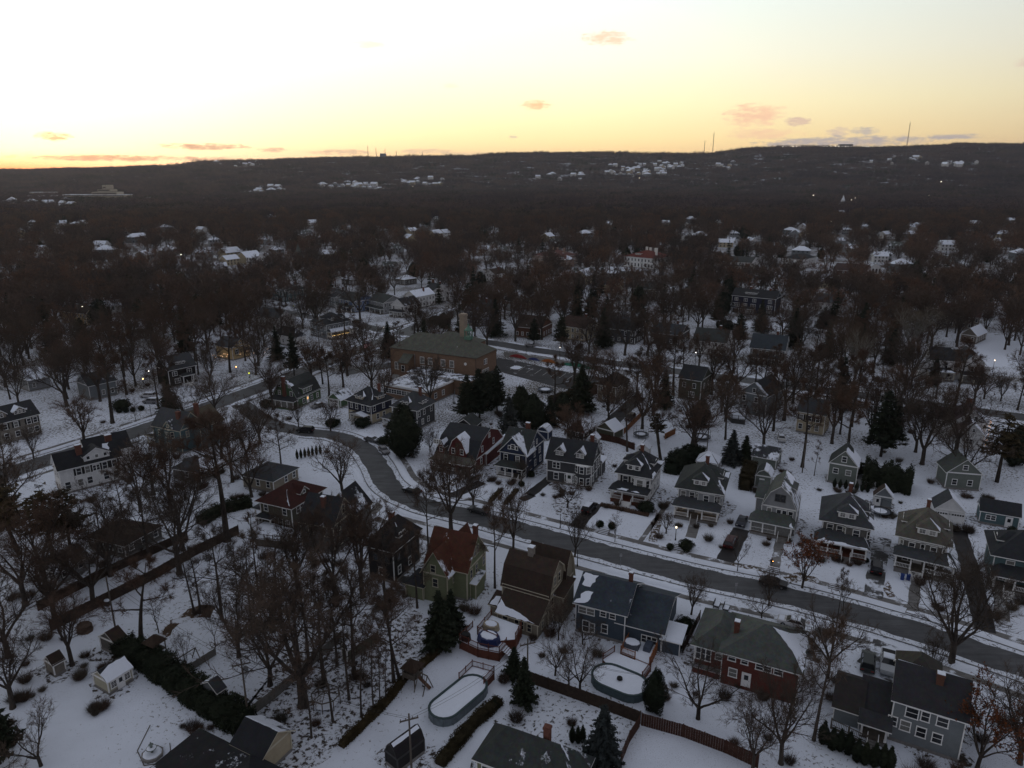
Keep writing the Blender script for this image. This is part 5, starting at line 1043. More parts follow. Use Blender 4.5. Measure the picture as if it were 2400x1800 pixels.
# ---- left cluster
h = House('olive house with broad dark red hipped roof', (595, 1172), (683, 1192), 6.0, 9, siding((.10, .095, .07)), 'hip', 2.7, (.050, .015, .012), C=(771, 1141), oh=.8, cov={'R': .0}); h.short = 'red roofed olive house'
h.row('F', 3.8, (.18, .78), w=.9, h=1.3); h.row('F', 1.2, (.35, .62, .85), w=.9, h=1.4); h.row('R', 3.8, (.2, .32, .85), w=.9, h=1.3); h.dormer('R', .48, 2.2, 6.6, .7, 'gabley', 1.1, nw=1, ww=.6, wh=.6); h.snow('F', [(.93, .12), (.96, .1), (.86, .7), (.84, .7)])
h.porch('L', .3, .9, 2.8, .6, 3.2, .8, 3, None, rc=GREYR, lit=[.3], cov={'F': .2}); h.porch('F', .0, .42, 1.2, .5, 2.9, .4, 2, None, rc=DK)
h = House('grey house with steep dark roof and cream trimmed side gable', (697, 1221), (782, 1236), 6.0, 8, sTAUPE, 'gablex', 4.2, DK, C=(848, 1194), oh=.4, trim=CREAM, cov={'F': .03}); h.short = 'grey steep roofed house'
h.row('F', 3.6, (.3, .8), w=.9, h=1.5, trim=CREAM); h.row('R', 7.0, (.5,), w=.8, h=1.6, trim=CREAM); h.row('R', 4.2, (.25, .8), w=.85, h=1.5, trim=CREAM); h.row('R', 1.3, (.3, .7), w=.8, h=1.4); h.chimney(.55, .3, .8, .7, z0=7, top=10.5); h.snow('F', [(.62, 0), (.74, 0), (.7, .16)])
h.wing(h.w * .3, h.w + 1.8, h.d - 2.2, h.d + 3.4, 6.2, 'gabley', 4.0, 'cross_gable', rc=(.018, .019, .023), cov={'L': .2, 'R': .3}, trimh=True)
h = House('dark shingled house with hipped roof half hidden in bare brown trees', (850, 1276), (923, 1294), 6.6, 10, sDKB, 'hip', 3.6, (.030, .026, .026), C=(998, 1238), oh=.6); h.short = 'dark shingled house'; h.row('F', 3.8, (.3, .75), w=.8, h=1.3, trim=WOODGREY); h.row('F', 1.2, (.5,), w=.9, h=1.3); h.row('R', 3.8, (.2, .5, .8), w=.8, h=1.3, trim=WOODGREY); h.row('R', 1.2, (.2, .6), w=.8, h=1.4); h.dormer('R', .4, 2.4, 7.4, .8, 'fhip', .9, nw=2); h.chimney(.4, .55, .9, .8, z0=8, top=11); h.snow('R', [(.3, .45), (.34, .4), (.46, .8), (.44, .82)])
h = House('green gambrel house with brick chimney on its gable end', (638, 926), (697, 934), 3.4, 10, sGRN, 'gamby', 5.0, DKG, C=(754, 909), oh=.3, og=.35, cov={'R': .05}); h.short = 'green gambrel house'
h.row('F', 3.8, (.26, .76), w=.8, h=1.3); h.row('F', 6.4, (.3, .7), w=.6, h=.6); h.chimney(.5, -.03, 1.0, .7, z0=0, top=9.8); h.slope = 1.6; h.dormer('R', .45, 4.6, 3.8, 1.8, 'shed', .6, nw=3, ww=.7, wh=1.2, slope=1.9, L_=3.2, oh=.3); h.snow('R2', [(.02, .05), (.14, .05), (.1, .95), (.06, .95)]); h.porch('F', -.2, 1.0, 2.2, .7, 2.9, .9, 5, None, screen=True, rc=DK, rail=False, skirt=sGRN, postm=WHITE); h.row('R', 1.0, (.25, .6, .85), w=.9, h=1.3); h.door('R', .42, .6, lit=True)
garage('green garage with white door and snow on the roof', (765, 932), (798, 938), 2.7, (823, 923), sGRN, 'gabley', 1.9, DKG, cov={'R': .6}, door=(('F', .5), dict(w=3.6, h=2.1)))
h = House('dark navy foursquare house with cream lower storey', (807, 936), (869, 951), 6.0, 9, sCRM, 'hip', 3.6, DK, C=(908, 927), oh=.7, wall2=sNAVY, hz=3.0); h.short = 'navy foursquare house'; h.row('F', 3.8, (.15, .38, .65, .88), w=.8, h=1.4); h.row('R', 3.8, (.15, .6), w=.8, h=1.4); h.row('R', 1.2, (.3, .6), w=.8, h=1.4); h.dormer('F', .45, 3.0, 6.7, 1.1, 'fhip', .9, nw=2, ww=.7, wh=.7, snow=[('R', [(.05, .0), (.45, 0), (.35, .95), (.25, .95)])]); h.dormer('R', .55, 2.8, 6.6, 1.2, 'fhip', 1.0, nw=2)
h.porch('F', .25, .85, 1.8, .8, 2.8, .6, 2, .4, sw=1.2, roof='gabley', cov={'R': .9}); h.row('F', 1.2, (.15, .9), w=.8, h=1.3); h.chimney(.85, .6, .7, .6, top=10.8, cap=False); h.snow('R', [(.06, .3), (.12, .3), (.4, .9), (.38, .92)])
h = House('dark grey foursquare house in front of the brick school', (912, 950), (978, 962), 6.2, 9, sDG, 'hip', 3.6, GREYR, C=(1021, 938), oh=.7); h.short = 'dark grey foursquare house'; h.row('R', 3.8, (.12, .4, .8), w=.8, h=1.4); h.row('R', 1.2, (.3, .62), w=.8, h=1.4); h.dormer('R', .45, 2.6, 6.7, .9, 'fhip', 1.0, nw=2, ww=.6, wh=.7); h.dormer('F', .5, 2.6, 6.8, 1.1, 'fhip', .9, nw=2, ww=.6, wh=.7, snow=[('R', [(.05, .0), (.45, 0), (.35, .95), (.25, .95)])]); h.row('F', 3.8, (.3, .7), w=.8, h=1.4); h.porch('F', -2, h.w, 2.4, .7, 3.0, .9, 3, None, rc=GREYR); h.chimney(.7, .62, .7, .6, top=11)
h = House('teal victorian house with cream trim, bays and a snow roofed side porch', (352, 996), (421, 1010), 6.4, 9, sTEAL, 'gablex', 3.8, GREYR, C=(462, 985), oh=.4, trim=CREAM); h.short = 'teal victorian house'
h.dormer('F', .58, 3.0, 6.3, .3, 'gabley', 1.7, nw=1, ww=.6, wh=.7, wz=.3, L_=3.4, slope=.9, cov={'R': .5}, trim=CREAM); h.bay('F', .62, 3.2, .8, .4, 6.1, [1.2, 4.1], 1.4, .7); h.row('F', 4.0, (.22,), w=.5, h=1.4, trim=CREAM); h.row('F', 1.2, (.2,), w=.7, h=1.4, trim=CREAM); h.win('R', .5, 7.0, .9, .9, trim=CREAM); h.row('R', 4.0, (.3, .7), w=.8, h=1.4, trim=CREAM)
h.porch('L', .2, 1.0, 3.0, .8, 3.2, .6, 3, None, rc=TAU, snow=[('F', [(.1, .1), (.9, .1), (.9, .9), (.1, .9)])]); h.chimney(.75, .3, 1.0, .8, z0=7.5, top=10.4, cap=False); h.chimney(.98, .85, 1.0, .8, z0=6, top=11.8, cap=False); h.wing(h.w * .4, h.w + 2.6, h.d - 3, h.d + 4.5, 6.2, 'gabley', 3.6, 'rear_wing', rc=(.10, .085, .06))
h = House('long white colonial house with black shutters and black roof beside the left road', (133, 1104), (288, 1067), 6.0, 8, sW, 'gablex', 3.0, (.020, .022, .026), D=(92, 1091), oh=.4); h.short = 'long white colonial house'
for u in (.30, .44, .72, .88): h.win('F', u, 3.8, .9, 1.5, style='shut')
h.win('F', .58, 3.9, 1.3, 1.2, 2); h.row('F', 1.2, (.1, .3, .45, .72, .88), w=1.0, h=1.5); h.dormer('F', .62, 5.2, 6.4, 1.3, 'gabley', 1.5, nw=3, ww=.6, wh=.7, wz=.4, L_=3.2); h.win('L', .5, 6.6, .9, 1.0); h.row('L', 3.6, (.3, .7), w=.9, h=1.3); h.chimney(.38, .35, 1.2, .8); h.chimney(.92, .8, 1.3, .8)
h.wing(h.w * .55, h.w + 3.5, h.d - 1, h.d + 6, 6.2, 'gablex', 3.0, 'street_wing', rc=(.020, .022, .026)); h.snow('F', [(.74, .55), (.82, .5), (.86, .95), (.76, .95)])
h = House('dark white windowed house with snowy dormers at the left edge', (-14, 995), (95, 968), 6.0, 9, sSTONE, 'gablex', 3.2, DK, oh=.4, cov={'F': .15}); h.short = 'left edge house'
for u in (.2, .45, .75, .9): h.win('F', u, 3.8, .9, 1.4, style='shut')
h.row('F', 1.2, (.2, .45, .75, .9), w=1.0, h=1.4); h.dormer('F', .62, 2.8, 6.8, 1.0, 'gabley', 1.0, nw=3, ww=.55, snow=[('R', FULL), ('L', FULL)]); h.dormer('F', .2, 2.2, 6.8, 1.0, 'gabley', 1.1, nw=1, snow=[('R', FULL), ('L', FULL)])
h = House('dark shingled house with wide triple window dormer and white entry stairs', (392, 869), (462, 854), 6.2, 9, sDKB, 'gablex', 3.8, GREYR, oh=.5, cov={'F': .03}); h.short = 'dark shingled left house'; h.win('F', .22, 3.9, 1.5, 1.3, 2); h.win('F', .76, 3.9, 1.5, 1.3, 2); h.win('F', .3, 1.2, 1.8, 1.5, 3); h.win('F', .88, 1.2, 1.2, 1.5, 2); h.dormer('F', .5, 3.4, 7.1, .9, 'shed', .6, nw=3, ww=.7, wh=.7, L_=3.6); h.porch('F', .42, .82, 1.6, 1.2, 3.6, .5, 2, .5, skirt=WHITE, sw=1.6, rail=False); h.snow('F', [(.02, .3), (.1, .25), (.16, .8), (.06, .9)])
h = House('pale yellow gable fronted house with black shutters and fairy lights', (543, 815), (588, 804), 5.2, 10, sYEL, 'gabley', 2.8, GREYR, oh=.4); h.short = 'pale yellow house'; h.row('F', 2.2, (.25, .78), w=.9, h=1.8, style='shut'); h.row('F', 5.8, (.35, .5, .65), w=.5, h=.6); WREATH(h, 'F', .5, 3.2, .4)
# lean list of mid distance houses: label, A, B, C/d, h, wall, roof, rise, colour, options
def auto(h, sides='FR', style='', ww=.85, wh=1.4):
    for sd_ in sides:
        L_ = h.side_len(sd_); n = max(2, int(L_ / 2.3))
        for z in ([1.1, 3.8] if h.h > 5 else [1.2]):
            for i in range(n):
                if (i * 7 + int(h.org[0]) + int(z)) % 9 == 4: continue
                h.win(sd_, (i + .5) / n, z, ww, wh, style=style)
MID = [
 ('navy blue gable ended house with porch roof of red brown', (792, 699), (830, 707), (857, 694), 6, sBL2, 'gablex', 3, DKG, {}, 1),
 ('grey and white house with low dormer in the row of four by the crossroads', (858, 701), (898, 710), (925, 698), 6, sLG, 'gablex', 3, DKG, {}, 1),
 ('white gabled house with black roof on the corner of the crossroads', (915, 713), (948, 717), (977, 707), 6, sW, 'gabley', 3.2, DK, {'R': .25}, 1),
 ('white colonial house with snow whitened roof slope', (944, 692), (975, 696), (1004, 685), 6.5, sW, 'gabley', 2.8, GREYR, {'R': .8}, 0),
 ('white house with tall brick end chimney', (992, 676), (1015, 681), (1045, 674), 7, sW, 'gablex', 3, DK, {}, 0),
 ('lilac grey gambrel fronted house beside the tall school chimney', (1084, 728), (1132, 734), (1158, 722), 6.4, sLIL, 'gamby', 4.4, GREYR, {}, 1),
 ('small grey house behind the lilac gambrel house', (1178, 702), (1200, 706), (1215, 698), 5.5, sLG, 'gablex', 2.6, DK, {}, 0),
 ('white gable ended house with long grey roof at the left of the crossroads', (596, 738), (650, 748), (673, 737), 5, sW, 'gablex', 3.2, GREYR, {}, 0),
 ('small dark hipped house with white dormer left of the lamp lit porch', (640, 780), (690, 791), (711, 783), 4.5, sW, 'hip', 3, DK, {'R': .3}, 0),
 ('slate blue gabled house far left of the crossroads', (632, 678), (662, 684), (688, 668), 6, sTEAL, 'gablex', 3, GREYR, {'F': .3}, 0),
 ('grey house with gambrel dormer behind the navy blue gable', (755, 690), (784, 697), (808, 685), 6, sMG, 'gablex', 3, GREYR, {}, 0),
 ('low house with snowy roof among brown trees', (798, 652), (828, 656), (840, 650), 4, sTAUPE, 'gablex', 2, DK, {'F': .7}, 0),
 ('snow roofed bungalow in the brown trees above the white colonial', (926, 652), (948, 655), (958, 648), 4, sTAUPE, 'hip', 2, DK, {'F': .8, 'R': .8}, 0),
 ('white gable fronted house near the far bend of the road', (1130, 640), (1160, 643), (1170, 636), 5.5, sW, 'gabley', 3, BRN, {}, 0),
 ('tan house with half timbered gable among bare trees', (1292, 660), (1330, 664), (1345, 652), 6, sTAUPE, 'gabley', 4, BRN, {}, 0),
 ('cream house with steep brown hipped roof', (1228, 702), (1272, 706), (1290, 696), 5, sCRM, 'hip', 3.6, BRN, {'R': .3}, 0),
 ('dark brick tudor house facing the school parking lot', (1204, 764), (1268, 770), (1290, 755), 5, sBR2, 'gablex', 4, BRN, {'F': .15}, 0),
 ('cream tudor house with brown roof behind the lawn opposite the parking lot', (1312, 762), (1372, 770), (1395, 757), 6, sCRM, 'gablex', 3.5, (.06, .035, .028), {'R': .3}, 0),
 ('dark gambrel house behind a large bare tree', (1413, 768), (1490, 776), (1512, 760), 6, sDG, 'gambx', 4, DK, {}, 0),
 ('dark house with white dormers and snow streaked roof', (1522, 778), (1596, 786), (1615, 770), 5, sDG, 'gablex', 3, (.035, .045, .055), {'F': .12}, 0),
 ('white sided house with big dark roof and gable to the right', (1622, 796), (1704, 804), (1728, 788), 5.6, sW, 'gablex', 3.8, DKG, {}, 0),
 ('grey colonial house with regular white windows and dark blue roof', (1756, 814), (1842, 822), (1862, 800), 6.2, sMG, 'gablex', 3.8, (.035, .045, .055), {}, 1),
 ('long grey stone house with row of dormers', (1478, 674), (1546, 679), (1560, 668), 6.5, sSTONE, 'gablex', 3, DKG, {}, 0),
 ('brown stone house between dark evergreens', (1588, 682), (1632, 686), (1650, 676), 7.5, sSTONE, 'hip', 2.5, BRN, {}, 0),
 ('small house with dark roof and white gable above the stone house', (1398, 664), (1438, 668), (1450, 660), 5, sCRM, 'gablex', 2.6, DK, {'R': .4}, 0),
 ('white house with long dark roof and porch on the hill road', (1692, 612), (1762, 616), (1772, 607), 6, sW, 'gablex', 3, DKG, {}, 1),
 ('white turreted house with round window', (1833, 604), (1878, 608), (1890, 600), 7, sW, 'hip', 3, DK, {}, 0),
 ('long dark brick house with white cornered gable', (1952, 632), (2032, 637), (2045, 626), 6, sBR2, 'gablex', 3.2, (.045, .022, .02), {}, 0),
 ('white house with dark sweeping roof behind bare limbs', (1905, 706), (1972, 712), (1985, 700), 5, sW, 'gablex', 3.2, GREYR, {'F': .1}, 0),
 ('large stone house with red brown roof and cream gables', (2196, 736), (2300, 745), (2315, 728), 6, sSTONE, 'gablex', 3.8, (.07, .022, .018), {}, 0),
 ('grey gabled carriage house with snowy slope at upper right', (2250, 782), (2292, 788), (2308, 776), 3.6, sSTONE, 'gabley', 3, GRN, {'R': .85}, 0),
 ('snow roofed white house with brick end on the left', (232, 720), (286, 714), 7, 6, sW, 'gablex', 2.2, GREYR, {'F': .95}, 0),
 ('dark gabled house with snow streaks left of the snow roofed white house', (305, 772), (362, 764), 8, 5, sTAUPE, 'gablex', 3.4, BRN, {'F': .5}, 0),
 ('brown cottage with white bay under bare trees', (235, 778), (290, 770), 8, 4, sTAUPE, 'gablex', 3.0, BRN, {'F': .25}, 0),
 ('small dark house with white framed attic window on the left', (272, 704), (318, 698), 8, 6, sDG, 'gablex', 3.2, DK, {'F': .2}, 0),
 ('low snowy roofed house at far left among trunks', (62, 892), (120, 880), 8, 4, sLG, 'gablex', 2.5, DKG, {'F': .85}, 0),
 ('yellow tinted house half hidden by brown trees at left', (140, 728), (200, 735), 8, 6, sYEL, 'gablex', 3, BRN, {}, 0),
 ('blue grey barn like house behind the big left oak', (205, 905), (275, 890), 9, 5, sMG, 'gablex', 3, GREYR, {'F': .2}, 0),
 ('low brown roofed bungalow between pines at the left', (196, 1255), (290, 1279), 9, 3.0, sTAUPE, 'hip', 2.3, (.045, .03, .022), {'B': .6}, 0),
 ('small grey cottage under pine boughs at the left edge', (72, 1330), (128, 1345), 7, 2.8, sLG, 'gabley', 2.0, (.04, .03, .025), {'R': .4}, 0),
 ('slate roofed outbuilding beside the teal victorian house', (398, 1096), (470, 1108), 8, 3.0, sTAUPE, 'hip', 2.2, GREYR, {'R': .7}, 0),
 ('grey roofed side cottage left of the red roofed olive house', (562, 1112), (640, 1128), 9, 3.2, sTAN, 'hip', 2.0, GREYR, {'R': .1}, 0),
]
for (lb, A, B, C, hh, wl, rf, rs, rc, cv, px) in MID:
    h = House(lb, A, B, hh, C if not isinstance(C, tuple) else 9, wl, rf, rs, rc, C=C if isinstance(C, tuple) else None, oh=.4, cov=cv); h.short = lb; auto(h)
    if px: h.porch('F', 0, 1.0, 2.2, .7, 3.0, .8, 4, .5, rc=rc, rail=False)
    if hh >= 5 and (int(A[0]) % 3): h.chimney(.7, .6, .8, .7)
    if hh > 5 and (int(A[0]) % 2) and rf == 'gablex': h.dormer('F', .5, 2.6, hh + .8, 1.0, 'shed', .5, nw=2)
    if 'tall brick end' in lb: h.chimney(1.03, .5, 1.4, .9, z0=0, top=hh + rs + 2, m=sBR2)
# house with christmas lit porch
h = House('grey victorian house with mansard like roof and warmly lit christmas porch', (722, 752), (764, 761), 6.6, 10, sMG, 'hip', 3.6, DK, C=(806, 745), oh=.5); h.short = 'lit porch house'; auto(h, 'FR'); h.dormer('R', .3, 1.8, 7.3, 1.2, 'gabley', .9, nw=1); h.dormer('R', .75, 1.8, 7.3, 1.2, 'gabley', .9, nw=1); h.dormer('F', .5, 1.8, 7.3, 1.2, 'gabley', .9, nw=1)
h.porch('R', -.0, 1.0, 3.2, 1.0, 3.6, .7, 5, .3, snow=[('F', FULL)], lit=[.15, .4, .6, .9]); gm = MB()
for i in range(30): a = .3 + i * .33; gm.box(h.w + 3.05, h.w + 3.13, a - .05, a + .05, 1.85 - .12 * math.sin(i * 1.6), 1.95 - .12 * math.sin(i * 1.6))
g_ = gm.build('garland_lights', emit((1, .6, .18), 3.5)); g_.location = h.root.location; g_.rotation_euler = h.root.rotation_euler; tag(g_, 'glowing garland along the porch rail of the grey victorian house', 'string lights')
# mansions
h = House('white stucco mansion with red tile roof, tall chimneys and arched windows', (1459, 599), (1534, 606), 8.5, 13, sSTUC, 'hip', 4.2, (.13, .028, .020), C=(1561, 598), oh=.9, og=.9); h.short = 'white mansion'
n = 9
for i in range(n): h.win('F', (i + .5) / n, 5.3, 1.1, 1.8); h.win('F', (i + .5) / n, 1.3, 1.2, 2.4)
for i in range(5): h.win('R', (i + .5) / 5, 5.3, 1.1, 1.8); h.win('R', (i + .5) / 5, 1.3, 1.2, 2.4)
for x, y, t in ((.3, .75, 14.5), (.42, .75, 14.2), (.68, .6, 14.5), (.86, .35, 15.2)): h.chimney(x, y, 1.5, 1.2, z0=9, top=t, m=sSTUC, cap=False)
h.dormer('F', .38, 4.2, 9.6, 1.3, 'fhip', .9, nw=3, ww=.8, wh=1.0, wallm=sSTUC); WREATH(h, 'F', .14, 4.4, .8, 'big wreath on the left part of the white mansion front'); WREATH(h, 'F', .60, 4.4, .8, 'big wreath right of centre on the white mansion front')
h = House('pink stucco mansion with red brown tile roof among brown trees', (1243, 597), (1300, 603), 7.5, 13, sPINK, 'hip', 4.0, (.13, .055, .045), C=(1336, 594), oh=.9, cov={'R': .15}); h.short = 'pink mansion'; auto(h, 'FR'); h.wing(h.w, h.w + 9, 4, 13, 6, 'hip', 3, 'guest_wing', wallm=sPINK, rc=(.13, .055, .045), cov={'F': .35, 'R': .5})
for x in (.3, .5, .8): h.chimney(x, .6, 1.4, 1.2, z0=8, top=13, m=sPINK, cap=False)
h = House('very large dark navy house with many white windows and arched garden gate', (1714, 691), (1820, 701), 9.0, 11, sNAVY, 'gablex', 3.2, (.028, .03, .034), oh=.5); h.short = 'navy mansion'
for i, u in enumerate((.1, .32, .52, .88)): h.win('F', u, 6.4, 1.6, 1.4, 2)
for u, k in ((.1, 4), (.3, 3), (.5, 3), (.7, 2), (.88, 3)): h.win('F', u, 3.4, k * .8, 1.7, k)
h.garage_door('F', .1, 3.2, 2.3, BLACK); h.win('F', .88, .5, 2.2, 2.0, 3); h.dormer('F', .42, 6.0, 9.8, 1.0, 'shed', .5, nw=5, ww=.7, wh=.7); h.wing(h.w * .25, h.w * .55, -2.4, 0, 3.2, 'hip', .8, 'sun_room', rc=DK).win('F', .5, .8, w=5.5, h=1.9, n=7); h.chimney(.35, .5, .9, .8); h.chimney(.8, .5, .9, .8)
# white gothic house right
h = House('white gothic farmhouse with arched windows and wraparound porch on the big snowy lot', (2180, 842), (2240, 850), 7.0, 9, sW, 'gablex', 3.6, (.028, .03, .034), oh=.5, rot=-16); h.short = 'white gothic farmhouse'; h.row('F', 4.2, (.35, .8), w=.8, h=1.7)
wg = h.wing(h.w + 3.4, h.w + 9.8, -1.5, 9, 6.6, 'gabley', 3.8, 'right_gable', rc=(.04, .048, .055), oh=.5, snow=[('R', [(.02, .0), (.3, 0), (.1, .9), (.02, .95)])]); wg.win('F', .45, 4.0, w=.75, h=1.6); wg.win('F', .62, 4.0, w=.75, h=1.6); wg.win('F', .52, 7.0, w=.7, h=1.2); h.wing(h.w, h.w + 3.4, .5, 8, 6.8, 'gablex', 3.2, 'middle_wing', rc=(.028, .03, .034)).win('F', .5, 4.3, w=.8, h=1.6)
h.porch('F', -1.5, h.w + 1, 3.0, .6, 3.4, .9, 7, .5, snow=[('F', [(.02, .3), (.02, .02), (.98, .02), (.9, .4), (.3, .5)])], rc=DK, postm=CREAM); h.porch('F', h.w + 3, h.w + 10.4, 4.2, .5, 3.2, 1.0, 3, None, rc=DK, postm=CREAM, screen=True, rail=False); h.wing(h.w + 9.8, h.w + 12.4, 1.0, 4.6, 5.4, 'flat', .02, 'balcony_porch', cov={'F': 1.0}); h.wing(-3.4, 0, -1, 5, 4.6, 'gabley', 2.6, 'left_gable', cov={'R': .9, 'L': .9})
# turret
t_ = empty('turret_house', (*at(700, 622), 0), R(-20), 'grey house with tall pointed turret roof in the woods', 'house'); mb = MB(); mb.prism([(-4, 0), (5, 0), (5, 8), (-4, 8)], 0, 6); mb.lathe([(2.6, 0), (2.6, 9)], 10, cx=0, cy=1); mb.build('wall', sMG, t_)
mb = MB(); mb.lathe([(3.2, 8.8), (1.7, 12), (.1, 17)], 10, cx=0, cy=1); shell(mb, roof_faces('hip', -4, 5, 0, 8, 6, 3, .4)[0], {}, 0); mb.build('roof', roofmat(GRN, .15), t_)
for i in range(3): mb = MB(); a = -2.2 + i * .6; mb.box(-.4, .4, -.08, .02, 0, 1.4); w_ = mb.build('window', GLASS, t_); w_.location = (2.62 * math.cos(a), 1 + 2.62 * math.sin(a), 6.2); w_.rotation_euler = (0, 0, a + math.pi / 2)
# ================================================================= school
h = House('large brown brick school with grey green hipped roof and green cupola', (911, 813), (1116, 839), 11.0, 20, sSCH, 'hip', 4.6, (.105, .108, .088), C=(1170, 817), oh=.35, name='school_building', cat='school', trim=mat((.07, .05, .04), .8), cov={'F': .03}, corner=True); h.short = 'school'
for u in (.385, .48, .63, .73): h.win('F', u, 6.6, 1.5, 2.2, 1, trim=WHITE, gl=CURT)
for u, n in ((.085, 2), (.40, 3), (.475, 3), (.63, 3), (.715, 3)): h.win('F', u, 3.4, 2.3, 2.4, n, trim=WHITE, gl=CURT)
h.row('R', 7.4, (.42, .50), w=.8, h=1.6, trim=WHITE); h.win('R', .45, 3.0, 4.5, 2.6, 4, trim=WHITE, gl=CURT); h.win('R', .85, .4, 1.6, 2.6, 1, trim=WHITE)
wg = h.wing(h.w * .175, h.w * .275, -3.6, 0, 7.2, 'shed', 2.2, 'stair_tower', rc=(.105, .108, .088), trimh=False); wg.win('F', .5, 4.0, w=1.1, h=2.0, trim=WHITE)
mb = MB(); mb.lathe([(.5, 0), (.5, .12), (.42, .12)], 16); o = mb.build('round_vent', WHITE, h.root, loc=(h.w * .885, -.02, 8.4)); o.rotation_euler = (R(90), 0, 0)
mb = MB(); mb.tube([(h.w * .298, -.12, 1.0), (h.w * .298, -.12, 9.6)], .11, 6); mb.build('flue_pipe', METAL, h.root)
h.wing(2, h.w * .62, h.d, h.d + 16, 9.6, 'hip', 3.6, 'rear_wing', rc=(.105, .108, .088), trimh=False, cov={'L': .2, 'F': .1}); h.wing(h.w * .62, h.w * .86, h.d, h.d + 9, 8.0, 'hip', 3.0, 'far_wing', rc=(.095, .098, .082), trimh=False, cov={'F': .25})
mb = MB(); xx, yy = h.w * .66, h.d * .5 + 5; mb.prism([(xx - 1, yy - 1), (xx + 1, yy - 1), (xx + 1, yy + 1), (xx - 1, yy + 1)], 10, 22.5); mb.box(xx - 1.2, xx + 1.2, yy - 1.2, yy + 1.2, 21.6, 22.2); mb.build('chimney', siding((.33, .27, .21), 'brick'), h.root)
CUP = mat((.10, .20, .15), .7); cx_, cy_ = h.w - h.d * .5 + .4, h.d * .5; cu = MB(); cu.box(cx_ - 1.1, cx_ + 1.1, cy_ - 1.1, cy_ + 1.1, 15.0, 16.0)
for a in (-1, 1):
    for b in (-1, 1): cu.box(cx_ + a * .9 - .15, cx_ + a * .9 + .15, cy_ + b * .9 - .15, cy_ + b * .9 + .15, 16.0, 18.0)
cu.box(cx_ - 1.15, cx_ + 1.15, cy_ - 1.15, cy_ + 1.15, 18.0, 18.2); cu.lathe([(1.5, 18.2), (.5, 19.2), (.06, 20.4)], 8, cx=cx_, cy=cy_); cu.build('cupola', CUP, h.root)
h.porch('R', .88, 1.05, 1.8, .3, 3.4, .6, 2, None, rc=DK, rail=False)
mb = MB(); mb.prism([(-.06, -.06), (h.w + .06, -.06), (h.w + .06, h.d + .06), (-.06, h.d + .06)], -.2, 1.3); mb.build('foundation', mat((.35, .35, .34), .9), h.root)
a_ = House('low flat roofed school annex with snow on the roof and strip windows', (896, 901), (1002, 920), 4.4, 16, sSCH, 'flat', .02, (.022, .020, .020), C=(1058, 892), oh=.3, name='school_annex', cat='school', cov={'F': .62}, corner=False); a_.short = 'annex'
for i in range(8): a_.win('F', .06 + i * .118, 2.0, 1.9, 1.3, 2)
a_.wing(-1, a_.w + 6, a_.d, a_.d + 5.5, 5.2, 'flat', .02, 'link_block', rc=(.022, .02, .02), cov={'F': .5}, trimh=False); a_.row('R', 1.4, (.3, .6), w=1.2, h=1.5)
mb = MB()
for x, y, s_ in ((4, 9, 1.4), (12, 6, .9), (15, 12, 1.1), (8, 13, .8)): mb.box(x, x + s_, y, y + s_, 4.4, 4.4 + s_ * .7)
mb.build('rooftop_unit', METAL, a_.root)
pb = MB()
for q in (((0, -.2), (a_.w, .1)), ((0, a_.d - .1), (a_.w, a_.d + .2)), ((-.2, 0), (.1, a_.d)), ((a_.w - .1, 0), (a_.w + .2, a_.d))): pb.box(q[0][0], q[1][0], q[0][1], q[1][1], 4.45, 4.75)
pb.build('parapet', WHITE, a_.root)
# flagpole with flag
x, y = at(871, 875); f_ = empty('flagpole', (x, y, 0), 0, 'tall white flagpole with red white and blue flag by the brick school', 'flagpole'); mb = MB(); mb.tube([(0, 0, 0), (0, 0, 11.6)], [.09, .05], 8); mb.lathe([(.02, 11.6), (.12, 11.72), (.02, 11.84)], 8); mb.build('pole', WHITE, f_)
fl = MB(); n = 9
for i in range(n):
    for j in range(7):
        def fp(a, b): return (-.08 - a * 2.0, .16 * math.sin(a * 6), 11.4 - b * 1.25 - a * 1.0 + .08 * math.sin(a * 9))
        m_ = 2 if (i < 4 and j < 4) else (0 if j % 2 == 0 else 1)
        fl.poly([fp(i / n, j / 7), fp((i + 1) / n, j / 7), fp((i + 1) / n, (j + 1) / 7), fp(i / n, (j + 1) / 7)], m_)
fl.build('flag', [mat((.55, .05, .05), .8), mat((.7, .7, .7), .8), mat((.03, .04, .16), .8)], f_)
# painted banner fence along the school lot
def wpt(px, py): return Vector((*at(px, py), 0))
A_ = wpt(1181, 834); B_ = wpt(1404, 869); d_ = B_ - A_; LN = d_.length; ang = math.atan2(d_.y, d_.x)
mu = empty('mural_fence', A_, ang, 'long low painted mural fence with red, blue, orange and green waves beside the parking lot', 'fence')
mb = MB(); mb.box(0, LN, -.05, .05, .05, 1.75, 0); mb.build('panel', mat((.30, .29, .27), .9), mu)
def wave(x0, x1, zt, c, nm='painted_wave'):
    m_ = MB(); n = 16; P = [(x0 + (x1 - x0) * i / n, .2 + zt * math.sin(math.pi * i / n) ** .8) for i in range(n + 1)]
    for (a, b), (c_, d2) in zip(P, P[1:]): m_.poly([(a, -.062, .12), (c_, -.062, .12), (c_, -.062, d2), (a, -.062, b)])
    m_.build(nm, mat(c, .9), mu)
wave(LN * .06, LN * .26, 1.3, (.34, .05, .05)); wave(LN * .27, LN * .40, 1.0, (.05, .07, .22)); wave(LN * .41, LN * .58, 1.35, (.42, .17, .05)); wave(LN * .60, LN * .97, 1.4, (.05, .22, .15))
